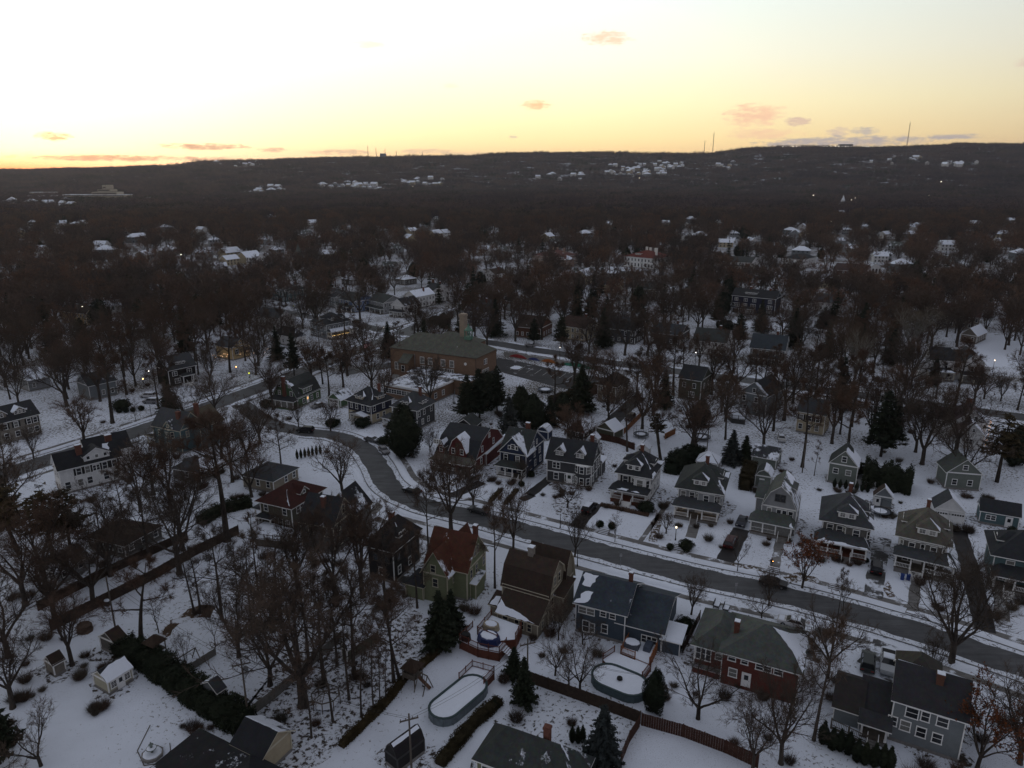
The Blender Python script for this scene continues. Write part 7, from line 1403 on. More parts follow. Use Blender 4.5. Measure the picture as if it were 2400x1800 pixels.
car('silver car parked in the driveway of the dark red house', 1108, 1128, 60, 'sedan', (.22, .23, .24), 1); car('white suv parked between tree trunks by the left lawn', 347, 932, -5, 'suv', (.45, .45, .46), 1); car('grey suv parked behind the white suv by the left lawn', 354, 945, -5, 'suv', (.20, .20, .21), 1)
car('dark maroon car with snow dusted roof next to the orange fence', 1477, 984, 62, 'suv', (.03, .008, .008)); car('white car parked in the back lane by the grey garage', 1831, 1032, 75, 'sedan', (.5, .5, .5), 1); car('black suv parked at the crossroads kerb', 836, 757, -25, 'suv', BK)
car('dark car parked behind the first one near the crossroads', 808, 751, -25, 'sedan', (.02, .02, .022)); car('silver car parked across from the painted mural', 1243, 812, -20, 'sedan', (.28, .28, .29), 1); car('black suv in the driveway opposite the parking lot', 1357, 817, 60, 'suv', BK)
car('dark car parked beside the snow roofed garages at the crossroads', 716, 738, -20, 'sedan', BK, 1); car('white car on the left road at the edge of the photo', 8, 1098, 60, 'sedan', (.5, .5, .5), 2); car('silver car in the drive of the green gambrel house', 745, 955, 60, 'sedan', (.15, .15, .15), 1)
# ================================================================= poles, lamps, wires
def pole(label, px, py, hgt, box=False, arm=True, r=.14):
    x, y = at(px, py); p = empty('utility_pole', (x, y, 0), R(20), label, 'utility pole'); mb = MB(); mb.tube([(0, 0, -.3), (0, 0, hgt)], [r, r * .7], 8); mb.build('pole', WOODGREY, p)
    if arm: a = MB(); a.box(-1.1, 1.1, -.06, .06, hgt - .9, hgt - .75); [a.tube([(q, 0, hgt - .75), (q, 0, hgt - .5)], .05, 5) for q in (-1, -.4, .4, 1)]; a.build('crossarm', WOODGREY, p)
    if box: t = MB(); t.lathe([(.05, hgt - 2.4), (.3, hgt - 2.3), (.3, hgt - 1.4), (.05, hgt - 1.3)], 10, cx=.42); t.build('transformer', METAL, p)
    return Vector((x, y, hgt - .5))
P1 = pole('slanting dark utility pole by the brown shed', 274, 1492, 10.5, arm=False); P2 = pole('utility pole with transformer beside the low boundary wall', 583, 1690, 9.5, True); P3 = pole('utility pole at the bottom edge beside the barn shaped shed', 965, 1812, 8.5)
P4 = pole('utility pole behind the dark hedge of the light grey house', 1656, 1066, 9.5); P5 = pole('utility pole between the red roofed garage and the trees', 1324, 1020, 8.5); P6 = pole('utility pole in the back yards right of the carriage house', 1880, 1108, 8.5); P7 = pole('utility pole half hidden in the brown conifer', 1236, 1630, 9)
P8 = pole('utility pole beside the playground and bare trees', 1348, 930, 8.5)
def wires(label, pts, n=2, sag=.9, off=.35):
    mb = MB()
    for a, b in zip(pts, pts[1:]):
        for k in range(n):
            o = Vector((off * (k - (n - 1) / 2) * 2, off * (k - (n - 1) / 2), -.25 * (k % 2))); P = [a.lerp(b, t) + o - Vector((0, 0, sag * 4 * t * (1 - t))) for t in [i / 12 for i in range(13)]]; mb.tube(P, .018, 3, cap=False)
    o = mb.build('power_lines', BLACK); tag(o, label, 'power line'); return o
wires('thin power lines running along the bottom back yards', [P1, P2, P3]); wires('thin power lines crossing the yards behind the far row of houses', [P5, P4, P6], 3); wires('single line sagging above the pools to the brown conifer', [P3, P7, Vector((*at(1530, 1690), 7))], 2)
def lamp(label, px, py, hgt, lit=None, head='ball', col=(1, .62, .3)):
    x, y = at(px, py); p = empty('street_lamp', (x, y, 0), 0, label, 'lamp post'); mb = MB(); mb.tube([(0, 0, 0), (0, 0, hgt)], [.09, .05], 6); mb.lathe([(.16, 0), (.12, .4)], 8); mb.build('pole', BLACK, p); g = MB()
    g.lathe([(.08, hgt), (.15, hgt + .08), (.14, hgt + .28), (.04, hgt + .36)], 8); g.build('lamp_head', emit(col, lit * .2) if lit else METAL, p)
for i, (lb, px, py, hh, lit, c) in enumerate([('lit orange street lamp on the left road beside a young tree', 556, 884, 3.6, 30, (1, .45, .12)), ('small yellow glowing lamp on the lawn left of the green gambrel house', 585, 886, 1.6, 14, (.8, .9, .05)), ('lit lamp post in the front garden of the light grey foursquare house', 1583, 1266, 2.6, 14, (1, .8, .5)),
    ('orange lamp glowing between trunks near the white suv', 338, 908, 2.8, 26, (1, .55, .2)), ('pale lamp shining in front of the dark shrub at left', 351, 886, 2.4, 22, (1, .9, .8)), ('tall lamp post on the left lawn by the road', 355, 978, 3.4, 0, None), ('lamp post at the corner of the mural street', 1312, 842, 4.5, 9, (1, .9, .8)),
    ('tall dark lamp pole standing in front of the mural', 1233, 842, 5.2, 0, None), ('lit lamp beside the school entrance', 1092, 900, 2.6, 8, (1, .8, .6)), ('lamp post at the near side of the crossroads', 900, 790, 4.0, 5, (1, .9, .8)), ('lit gothic lantern on the farmhouse porch corner', 2326, 872, 4.2, 18, (1, .75, .45)),
    ('orange lamp in front of the gothic farmhouse porch', 2246, 890, 2.6, 14, (1, .25, .08)), ('lamp post on the sidewalk in front of the tan house', 1353, 1327, 3.4, 0, None), ('lamp post by the charcoal house front yard', 1313, 1238, 2.8, 0, None), ('bright lamp on a post deep in the woods at left', 455, 592, 6, 60, (1, .5, .2)), ('bright lamp behind the bare trees at centre right', 1629, 858, 5, 20, (1, .95, .9))]):
    lamp(lb, px, py, hh, lit, col=c or (1, 1, 1))
def sign(label, px, py, hgt, w_=.45, h_=.6, c=(.3, .3, .3)):
    x, y = at(px, py); p = empty('street_sign', (x, y, 0), R(10), label, 'sign'); mb = MB(); mb.tube([(0, 0, 0), (0, 0, hgt)], .035, 5); mb.build('pole', METAL, p); b = MB(); b.box(-w_ / 2, w_ / 2, -.07, -.04, hgt - h_, hgt); b.build('sign_board', mat(c, .6), p)
sign('thin parking sign beside the street opposite the ranch house', 1723, 1398, 2.6); sign('small sign post near the left edge of the near kerb', 1454, 1325, 2.4); sign('yellow warning sign at the crossroads beyond the mural', 1239, 801, 2.6, .7, .7, (.4, .42, .02)); sign('yellow school sign among the garages by the crossroads', 689, 728, 2.8, .6, .8, (.55, .55, .02)); sign('thin sign post on the sidewalk at the far right', 2377, 1610, 2.5)
sg = empty('entrance_stairs', (*at(1499, 1246), 0), R(62 - 90), 'short flight of stone steps rising from the sidewalk between two round bushes', 'steps')
def stairs(label, px, py, w_=2.0):
    x, y = at(px, py); r = empty('garden_steps', (x, y, 0), R(-27), label, 'steps'); mb = MB()
    for k in range(4): mb.box(-w_ / 2, w_ / 2, k * .35, 1.5, k * .16, (k + 1) * .16)
    mb.build('treads', CONC, r); s = MB()
    for k in range(4): s.box(-w_ / 2 + .05, w_ / 2 - .05, k * .35 + .08, k * .35 + .3, (k + 1) * .16, (k + 1) * .16 + .04)
    s.build('snow_patch', SNOW, r)
bpy.data.objects.remove(sg); stairs('short stone steps from the sidewalk between two round bushes', 1412, 1253); stairs('stone steps up from the sidewalk beside the lit lamp post', 1588, 1290); stairs('stone garden steps in front of the sage grey foursquare house', 1955, 1388); stairs('wide snowy steps at the walk of the gambrel fronted house', 1811, 1345)
# people
def person(label, px, py, ang, coat, light=False, pose=0):
    x, y = at(px, py); r = empty('person', (x, y, 0), R(ang), label, 'person')
    def skin(name, pts, edges, rad, m_, root=0, sub=1):
        me = bpy.data.meshes.new(name); me.from_pydata(pts, edges, []); me.materials.append(m_); o = bpy.data.objects.new(name, me); COL.objects.link(o); o.parent = r
        md = o.modifiers.new('skin', 'SKIN'); md.use_smooth_shade = True
        for v, q in zip(me.skin_vertices[0].data, rad): v.radius = (q, q)
        me.skin_vertices[0].data[root].use_root = True; s = o.modifiers.new('sub', 'SUBSURF'); s.levels = sub; s.render_levels = sub; return o
    P = [(0, 0, .95), (0, 0, 1.15), (0, 0, 1.38), (0, 0, 1.5), (0, 0, 1.60), (0, -.01, 1.72), (.1, 0, .9), (.12, -.08, .5), (.12, .02, .08), (.12, -.14, .04), (-.1, 0, .9), (-.12, .06, .5), (-.12, .14, .08), (-.12, 0, .04), (.19, 0, 1.4), (.25, -.05, 1.13), (.17, -.28, 1.18), (.14, -.36, 1.22), (-.19, 0, 1.4), (-.25, .03, 1.13), (-.22, -.14, .92), (-.21, -.18, .84)]
    E_ = [(0, 1), (1, 2), (2, 3), (3, 4), (4, 5), (0, 6), (6, 7), (7, 8), (8, 9), (0, 10), (10, 11), (11, 12), (12, 13), (2, 14), (14, 15), (15, 16), (16, 17), (2, 18), (18, 19), (19, 20), (20, 21)]
    Rr = [.13, .125, .15, .06, .10, .09, .09, .065, .05, .04, .09, .065, .05, .04, .07, .05, .04, .035, .07, .05, .04, .035]
    skin('body', P, E_, Rr, mat((.03, .03, .035), .8)); skin('jacket', [(0, 0, .82), (0, 0, 1.1), (0, 0, 1.42), (.21, 0, 1.4), (.27, -.05, 1.12), (-.21, 0, 1.4), (-.27, .03, 1.12)], [(0, 1), (1, 2), (2, 3), (3, 4), (2, 5), (5, 6)], [.16, .16, .175, .085, .07, .085, .07], mat(coat, .8))
    hd = MB(); hd.lathe([(.02, 1.56), (.08, 1.58), (.105, 1.66), (.10, 1.74), (.06, 1.80), (.01, 1.815)], 12, cy=-.01); hd.box(-.012, .012, -.135, -.1, 1.655, 1.69); [hd.box(s * .04 - .012, s * .04 + .012, -.112, -.095, 1.695, 1.712, 1) for s in (-1, 1)]; hd.build('head', [mat((.30, .19, .14), .7), BLACK], r); hr = MB(); hr.lathe([(.115, 1.70), (.118, 1.76), (.07, 1.83), (.01, 1.84)], 12, cy=.012); hr.build('hair', BLACK, r)
    if light: g = MB(); g.lathe([(.02, 1.30), (.05, 1.33), (.02, 1.37)], 8, cx=.14, cy=-.42); o = g.build('glowing_torch', emit((1, .42, .1), 12)); o.location = r.location; o.rotation_euler = r.rotation_euler; tag(o, 'orange glowing light held up by the person on the front lawn', 'torch')
person('person in dark clothes standing on the snowy front lawn holding an orange light', 1807, 1328, -10, (.02, .02, .025), True); person('person in black standing on the snowy lawn beside the lit christmas porch', 836, 780, 30, (.015, .015, .015))
def bin_(label, px, py, c):
    x, y = at(px, py); r = empty('recycling_bin', (x, y, 0), R(-27), label, 'bin'); mb = MB(); mb.prism([(-.28, -.3), (.28, -.3), (.28, .3), (-.28, .3)], .05, .95); mb.build('body', mat(c, .5), r); l = MB(); l.box(-.31, .31, -.34, .34, .95, 1.03); l.build('lid', mat(c, .5), r)
bin_('left blue recycling bin by the porch stairs of the taupe roofed house', 2114, 1358, (.02, .05, .20)); bin_('right blue recycling bin by the porch stairs of the taupe roofed house', 2128, 1359, (.02, .05, .20))
rs_ = random.Random(3)
fl_ = MB()
for i in range(46): a = wpt(500 + i * 3.2, 846 - i * .35 + rs_.uniform(-2, 2)); z_ = 1.2 + rs_.uniform(0, 1.4); fl_.box(a.x - .06, a.x + .06, a.y - .06, a.y + .06, z_, z_ + .1)
tag(fl_.build('string_lights', emit((1, .6, .35), 3)), 'row of tiny warm fairy lights along the hedge in front of the pale yellow house', 'string lights')
# ================================================================= near and middle trees, one by one
TL = [
 ('oakd', 0, 331, 1524, 15, 'large dark forked tree with two thick leaning trunks on the wooded yard', 1.1, None), ('oak', 0, 421, 1345, 17, 'broad bare oak standing at the dark diagonal fence', 1.05, None), ('slim', 0, 470, 1437, 14, 'slim bare tree with leaf bed at its foot, right one of a pair', 1.2, None), ('slim', 1, 455, 1436, 13.5, 'slim bare tree with leaf bed at its foot, left one of a pair', 1.2, None),
 ('oak', 1, 711, 1654, 19, 'huge spreading bare oak in the middle of the wooded yard', 1.22, 1.0), ('oak', 2, 633, 1607, 11, 'crooked smaller oak left of the huge spreading oak', 1.1, None), ('tall', 0, 723, 1562, 16, 'tall bare tree just behind the huge spreading oak', 1, None), ('oakd', 1, 533, 1268, 26, 'very tall tree with thick trunk and dense reddish twigs above the fence', 1.05, 2.4),
 ('young', 0, 372, 1484, 6, 'thin young tree in snow right of the forked tree', 1.2, None), ('young', 1, 505, 1517, 7, 'pyramidal bare young tree in the open snow', .8, None), ('young', 2, 440, 1590, 7.5, 'thin sapling beside the tall hedge', .9, None), ('orch', 0, 96, 1795, 7, 'small spreading tree with reddish twigs at the bottom left', 1.1, None),
 ('tall', 1, 923, 1597, 17, 'straight bare tree on the border of the pool yard', .9, None), ('tall', 2, 936, 1592, 15, 'leaning bare tree right beside the straight one at the pool yard', 1, None), ('slim', 2, 847, 1680, 14, 'slim dark tree in the wood left of the barn shaped shed', 1, None), ('slim', 0, 876, 1668, 13, 'slim tree second from the left near the pool yard border', .9, None),
 ('slim', 1, 891, 1655, 11, 'ivy clad slim trunk near the pool yard border', .8, None), ('slim', 2, 905, 1648, 10, 'short slim trunk closest to the brown play tower', .8, None), ('oakr', 0, 786, 1420, 17, 'reddish bare tree covering the grey steep roofed house', .9, None), ('oakr', 1, 850, 1400, 16, 'dense reddish tree in front of the dark shingled house', 1, None), ('tall', 0, 905, 1440, 16, 'bare tree with pale trunk between two back yards', .9, None), ('tall', 1, 978, 1425, 15, 'bare tree in front of the pale green house', .8, None),
 ('oak', 3, 560, 1540, 12, 'bare tree in the snow between the slim pair and the huge oak', .9, None), ('oak', 0, 640, 1480, 14, 'bare oak behind the huge spreading oak', 1.1, None), ('oakr', 2, 700, 1400, 15, 'reddish bare tree on the upper side of the wooded yard', 1, None), ('slim', 0, 560, 1400, 12, 'slim bare tree in the open snowy clearing', 1, None),
 ('vase', 0, 803, 1155, 12, 'spreading bare street tree inside the bend of the road', 1.15, None), ('oak', 1, 1057, 1245, 16, 'large bare street tree on the near sidewalk', .95, None), ('tall', 2, 1005, 1300, 17, 'tall bare tree beside the near sidewalk left of the big street tree', .7, None), ('vase', 1, 1109, 1186, 8.5, 'medium bare tree in front of the dark red house', 1.1, None),
 ('tall', 0, 1160, 1378, 17, 'tall bare tree between the green and the tan house', .75, None), ('vase', 2, 1203, 1290, 12, 'upright bare tree on the near side sidewalk', .8, None), ('vase', 0, 1347, 1305, 8.5, 'fan shaped bare street tree on the near kerb', .9, None), ('young', 0, 1441, 1270, 5.5, 'young bare tree right of the small stone steps', 1, None),
 ('young', 1, 1728, 1340, 7, 'young bare tree beside the dark driveway', 1, None), ('vase', 1, 1801, 1424, 6.5, 'small fan shaped tree on the near kerb opposite the parked sedan', .8, None), ('tall', 1, 1962, 1455, 9, 'dark bare tree with cut trunk at the street side', .6, None), ('young', 2, 1975, 1432, 6, 'young tree with clinging brown leaves by the street', 1.1, None), ('vase', 2, 2229, 1553, 15, 'large many stemmed street tree at the lower right kerb', 1.2, 2.0),
 ('vase', 0, 2290, 1440, 8, 'bare tree in the front yard right of the taupe roofed house', 1, None), ('orch', 1, 1636, 1685, 9, 'low branching bare apple tree behind the brick ranch house', 1.15, None), ('orch', 2, 1366, 1510, 4.2, 'small spreading bare tree in a ringed bed behind the blue house', 1.1, None), ('orch', 0, 1301, 1583, 6.5, 'bare fruit tree left of the oval pool', .8, None), ('orch', 1, 1359, 1622, 8, 'crooked bare fruit tree at the fence by the oval pool', .8, None),
 ('vase', 1, 1309, 1500, 7, 'bare tree close to the back corner of the tan house', .7, None), ('orch', 2, 1333, 1612, 5.5, 'smallest bare fruit tree between its two neighbours at the brown fence', .8, None), ('tall', 2, 1907, 1735, 17, 'tall ivy wrapped tree right of the brick ranch house', .8, None), ('oak', 2, 1830, 1790, 12, 'big dense bare tree in the bottom yard right of centre', .85, None), ('oakr', 0, 1762, 1815, 9, 'bushy bare tree in front of the big dense one', 1, None), ('oak', 3, 1940, 1590, 11, 'bare tree with a dense top on the snowy drive side', .7, None),
 ('rust', 0, 1880, 1378, 8.2, 'round tree still full of rust brown leaves in the front yard', .95, None), ('rust', 1, 2290, 1800, 9, 'brown leaved tree against the grey corner house', 1, None), ('rust', 2, 750, 868, 8, 'rust coloured spreading tree beside the flagpole', 1.3, None), ('vase', 0, 2390, 1790, 10, 'bare shrubby tree in the bottom right corner', 1.2, None), ('vase', 2, 2180, 1600, 7, 'bare tree in front of the street wing of the grey corner house', .8, None),
 ('yew', 0, 949, 1070, 13.5, 'tall dense dark evergreen on the corner lawn', .95, None), ('conif', 2, 1031, 1518, 10, 'dark green conifer against the pale green house', 1.15, None), ('conif', 1, 1058, 1478, 7.5, 'smaller dark conifer right of the big one by the pale green house', 1.2, None), ('conif', 0, 1228, 1648, 7.5, 'ragged brownish conifer between the two pools', 1.0, None), ('conif', 1, 1205, 1585, 5, 'second ragged brownish conifer close to the deck stairs', 1.3, None),
 ('yew', 1, 1533, 1668, 6.5, 'dark evergreen at the right end of the oval pool', .7, None), ('spruce', 0, 1411, 1795, 9, 'brown green spruce at the bottom centre', 1, None), ('pined', 0, 1124, 985, 16, 'tall dark pine right of the brick school', 1.0, None), ('spruce', 1, 1193, 1030, 13, 'blue grey spruce among the dark evergreens', 1.05, None), ('pined', 1, 1165, 968, 15, 'dark pine behind the blue grey spruce', .9, None), ('yew', 0, 1250, 1005, 10, 'broad dark evergreen beside the bare brown one', 1.1, None), ('conif', 2, 1290, 1000, 9, 'brownish conifer right of the broad dark evergreen', 1.2, None),
 ('spruce', 2, 1714, 1085, 9, 'dark drooping spruce behind the utility pole', 1.2, None), ('conif', 0, 1745, 1085, 7.5, 'second dark spruce right of the drooping one', 1.4, None), ('yew', 1, 1640, 1000, 8, 'dark evergreen behind the large trampoline', 1.0, None), ('pine', 2, 1545, 1040, 9, 'feathery green pine beside the leaning trunk', 1.3, None), ('pined', 0, 2064, 1070, 18, 'very large dark evergreen in the back yards at the right', 1.0, None), ('pine', 0, 2336, 1130, 17, 'large brownish green pine at the upper right', 1.25, None), ('yew', 1, 2375, 1090, 10, 'dark evergreen right of the large brownish pine', .9, None),
 ('tall', 2, 1470, 1058, 19, 'leaning tall tree with thick dark trunk above the brown fence', .9, None), ('oakd', 2, 1548, 1078, 19, 'tall tree with thick straight trunk beside the leaning one', .9, None), ('conif', 1, 811, 858, 9, 'small dark conifer on the school lawn', 1, None), ('conif', 2, 923, 810, 5, 'little conifer at the corner of the school', 1, None), ('conif', 0, 1161, 788, 17, 'big dark spruce beside the lilac grey house', 1.1, None), ('yew', 0, 1040, 768, 7, 'dark round evergreens behind the school roof', 1.4, None),
 ('vase', 1, 863, 858, 7, 'small round bare tree on the school lawn', 1.1, None), ('oak', 2, 1010, 955, 14, 'bare tree in front of the school annex', .9, None), ('vase', 2, 728, 880, 12, 'wide bare tree right of the tall conifers by the left road', 1.1, None), ('oak', 3, 633, 920, 11, 'low branching bare tree left of the green gambrel house', 1.1, None), ('pined', 1, 690, 880, 16, 'dark tall conifer behind the green gambrel house', .8, None), ('tall', 1, 800, 860, 13, 'bare tree near the two conifers by the left road', .8, None),
 ('oakd', 0, 264, 992, 22, 'very tall oak with thick trunk on the left lawn', 1.0, None), ('oak', 1, 318, 905, 14, 'forked bare tree by the left lawn garages', .9, None), ('oakd', 1, 372, 957, 17, 'tall tree beside the two parked suvs', .7, None), ('conif', 1, 397, 962, 11, 'dark evergreen in front of the dark shingled left house', 1.2, None), ('oakr', 1, 200, 1050, 13, 'large dense dark crown left of the lawn', 1.2, None), ('young', 0, 320, 990, 7, 'thin tree in front of the round clipped bushes', 1, None), ('vase', 0, 79, 1075, 8, 'bare street tree on the lawn at the left road', 1, None), ('tall', 2, 18, 1130, 14, 'bare tree at the left edge of the photo', 1, None),
 ('pine', 1, 125, 1310, 15, 'brownish pine left of the long white colonial house', 1.25, None), ('pine', 2, 172, 1318, 15, 'second brownish pine below the long white colonial house', 1.2, None), ('pine', 0, 46, 1300, 16, 'leaning pine at the left edge', 1.3, None), ('pined', 1, 5, 1240, 14, 'dark pine cut by the left edge', 1, None), ('tall', 0, 292, 1245, 14, 'bare tree in the side yard of the white colonial', .9, None), ('oakr', 1, 400, 1190, 14, 'reddish bare tree behind the diagonal fence', 1.1, None), ('oakr', 2, 330, 1200, 13, 'reddish bare tree in the middle of the left wooded yards', 1.1, None), ('oak', 0, 220, 1420, 13, 'bare tree left of the white topped bin', 1.1, None),
 ('oakr', 3, 130, 1450, 13, 'dense reddish tree at the left end of the fence', 1.2, None), ('oakr', 0, 60, 1420, 14, 'dense brown tree at the left edge below the pines', 1.2, None), ('oak', 3, 20, 1540, 12, 'bare tree in the bottom left thicket', 1.2, None), ('oakr', 1, 170, 1560, 10, 'brown brushy tree behind the cream garden shed', 1.2, None), ('oakr', 2, 30, 1660, 10, 'reddish brushy tree left of the fountain lawn', 1.3, None), ('pined', 0, 0, 1790, 10, 'dark evergreen in the bottom left corner', 1, None),
 ('oak', 3, 520, 1075, 12, 'reddish bare tree in front of the teal victorian house', 1.1, None), ('oak', 1, 580, 1085, 11, 'dense brown tree between the victorian and the red roofed house', 1.2, None), ('oak', 2, 610, 1040, 12, 'dark bare tree beside the road junction', 1.1, None), ('vase', 1, 700, 1000, 7, 'small bare tree in front of the navy foursquare house', 1, None), ('vase', 2, 775, 1010, 8, 'bare tree on the corner lawn near the junction', 1.1, None), ('tall', 0, 660, 1110, 15, 'bare tree right of the slate cottage roof', 1, None),
 ('pale', 0, 2130, 850, 20, 'pale barked sycamore with white limbs at the right', 1.1, None), ('pale', 1, 1998, 915, 19, 'pale barked tree by the cross street', .8, None), ('oakd', 2, 2236, 960, 22, 'big dark forked tree in front of the gothic farmhouse', .9, 1.2), ('vase', 0, 2288, 900, 6, 'small umbrella shaped tree left on the big snowy lot', 1.3, None), ('vase', 1, 2306, 935, 8, 'umbrella shaped tree in the middle of the big snowy lot', 1.4, None), ('vase', 2, 2345, 940, 8, 'bare tree right on the big snowy lot', 1.1, None), ('conif', 2, 2186, 905, 12, 'dark narrow conifer left of the farmhouse porch', .8, None),
 ('oak', 1, 2145, 1060, 12, 'spreading bare tree on the snow between the evergreens', 1.1, None), ('oakd', 0, 1880, 1095, 21, 'tall tree with thick straight trunk left of the carriage house', .8, None), ('slim', 1, 1908, 1115, 9, 'slim tree right beside the thick straight trunk', 1, None), ('oak', 3, 2256, 1135, 14, 'bare tree in front of the grey green cottage', .9, None), ('oakd', 1, 1812, 1010, 19, 'tall bare tree in front of the grey gabled house', .8, None), ('oakd', 2, 1995, 1000, 22, 'very tall dark bare tree right of the cream house', .8, None), ('tall', 1, 1930, 990, 18, 'tall bare tree in front of the cream house', .9, None),
 ('oak', 0, 1330, 1190, 5.5, 'low bare ornamental tree in the leafy bed of the charcoal house', 1.3, None), ('oak', 1, 1561, 1250, 4, 'low bare ornamental tree in front of the light grey house', 1.3, None), ('vase', 0, 1222, 1130, 5, 'small bare tree by the navy blue house walk', 1, None), ('vase', 1, 1008, 1060, 6, 'bare shrub tree right of the dense evergreen', 1, None), ('orch', 1, 990, 935, 8, 'bare tree on the school side yard', 1, None), ('oak', 0, 1375, 925, 15, 'tall bare tree left of the tan house', 1.05, None), ('oakr', 1, 1425, 962, 17, 'tall bare tree behind the olive garage', 1.05, None), ('tall', 2, 1488, 955, 18, 'tall bare tree above the parked maroon car', 1.05, None), ('oakd', 0, 1578, 925, 19, 'tall bare tree beside the olive house', 1.05, None), ('oakr', 1, 1668, 925, 16, 'tall bare tree right of the olive house', 1.05, None), ('oak', 2, 1505, 1005, 14, 'tall bare tree over the dark trampoline', 1.05, None), ('oak', 0, 1722, 925, 15, 'tall bare tree left of the grey gabled house', 1.05, None), ('oakr', 1, 1858, 945, 17, 'tall bare tree behind the cream house', 1.05, None), ('tall', 2, 1600, 905, 18, 'tall bare tree in front of the cross street', 1.05, None), ('oakd', 0, 1968, 985, 19, 'tall bare tree right of the cream house', 1.05, None), ('oakr', 1, 2095, 1000, 16, 'tall bare tree behind the big dark evergreen', 1.05, None), ('oak', 2, 1790, 1050, 14, 'tall bare tree near the back lane garage', 1.05, None), ('oak', 0, 2130, 985, 15, 'tall bare tree at the far edge of the back yards', 1.05, None), ('oakr', 1, 1530, 975, 17, 'tall bare tree by the orange fence', 1.05, None), ('tall', 2, 1700, 1030, 18, 'tall bare tree between the back garages', 1.05, None), ('oakd', 0, 1985, 1080, 19, 'tall bare tree in the yard of the carriage house', 1.05, None), ('oakr', 1, 1345, 905, 16, 'tall bare tree beyond the snowy playground', 1.05, None),
 ('yew', 0, 1145, 955, 11, 'dense dark evergreen close to the right end of the school', 1.05, None), ('pined', 2, 1095, 985, 14, 'dark pine in front of the right end of the school', 1.05, None), ('yew', 1, 1222, 985, 10, 'dark evergreen left of the playground hedge', 1.05, None), ('yew', 0, 1320, 985, 8, 'dark evergreen behind the red roofed garage', 1.05, None), ('slim', 0, 590, 1470, 16, 'spindly tree on the upper left of the woodlot', 1.05, None), ('slim', 1, 610, 1420, 17, 'spindly tree near the deck of the olive house', 1.05, None), ('slim', 2, 665, 1510, 16, 'spindly tree left behind the huge oak', 1.05, None), ('tall', 0, 760, 1600, 18, 'tall spindly tree right of the huge oak', 1.05, None), ('slim', 0, 790, 1560, 16, 'spindly tree between the pale fence and the long low shed', 1.05, None), ('slim', 1, 818, 1640, 16, 'spindly tree below the long low shed', 1.05, None), ('tall', 1, 830, 1580, 18, 'tall spindly tree beside the long low shed', 1.05, None), ('slim', 2, 780, 1690, 14, 'spindly tree right of the round pergola', 1.05, None), ('slim', 0, 730, 1730, 12, 'spindly tree below the round pergola', 1.05, None), ('tall', 2, 520, 1450, 16, 'tall spindly tree in the clearing', 1.05, None), ('oak', 0, 440, 1010, 13, 'bare tree overhanging the left road before the victorian house', 1.05, None), ('oak', 2, 505, 975, 12, 'bare tree on the far side of the left road', 1.05, None), ('oakr', 1, 640, 960, 11, 'bare tree by the junction of the left road', 1.05, None), ('oak', 3, 20, 1230, 15, 'bare tree at the left edge above the pines', 1.05, None), ('oakr', 0, 110, 1380, 15, 'tall bare tree between the two left fences', 1.05, None), ('oak', 1, 260, 1350, 14, 'bare tree beside the brown bungalow', 1.05, None), ('tall', 0, 350, 1310, 16, 'tall bare tree at the fence below the bungalow', 1.05, None), ('oakr', 2, 430, 1290, 15, 'bare tree by the middle of the diagonal fence', 1.05, None),
 ('oak', 2, 590, 1165, 11, 'bare tree in front of the grey roofed side cottage', 1.1, None), ('oakr', 1, 545, 1130, 13, 'reddish bare tree left of the side cottage', 1.1, None), ('oak', 0, 360, 1160, 13, 'bare tree behind the long white colonial house', 1.1, None),
 ('vase', 0, 1620, 1440, 6.5, 'bare small tree at the corner of the blue house wing', 1, None), ('orch', 0, 1785, 1448, 3.6, 'low umbrella shaped bush tree on the ranch house lawn', 1.2, None),
]
for (k, v, px, py, H_, lb, wd, rz) in TL:
    r = ptree(k, v, px, py, H_, lb, None, wd, rz)
    if 'leaning' in lb or 'slanting' in lb: r.rotation_euler[1] = -.16
AR = [(1928, 1743), (1949, 1757), (1967, 1760), (1987, 1768), (2007, 1785), (2025, 1792), (2047, 1797), (2067, 1798), (2083, 1802)]
for i, (px, py) in enumerate(AR): ptree('arb', i % 2, px, py, 3.4 - .1 * (i % 3), 'dark pointed arborvitae in the curved row behind the grey corner house', 'arborvitae row at the bottom right', 1.15)
for i, (px, py) in enumerate([(1341, 1740), (1354, 1742), (1365, 1740)]): ptree('arb', i % 2, px, py, 2.6, 'one of three small pointed arborvitae beside the low bottom house', 'three arborvitae by the bottom house', .9)
for i in range(7): ptree('arb', i % 2, 697 + i * 9, 1076 - i * 2, 2.6, 'pointed arborvitae in the snowy hedge row near the road bend', 'arborvitae at the road bend', .8)
for i in range(7): ptree('arb', i % 2, 1955 + i * 13, 1142 + i * 2, 2.2, 'dark narrow shrub in front of the white panel fence', 'shrubs along the white panel fence', 1.1)
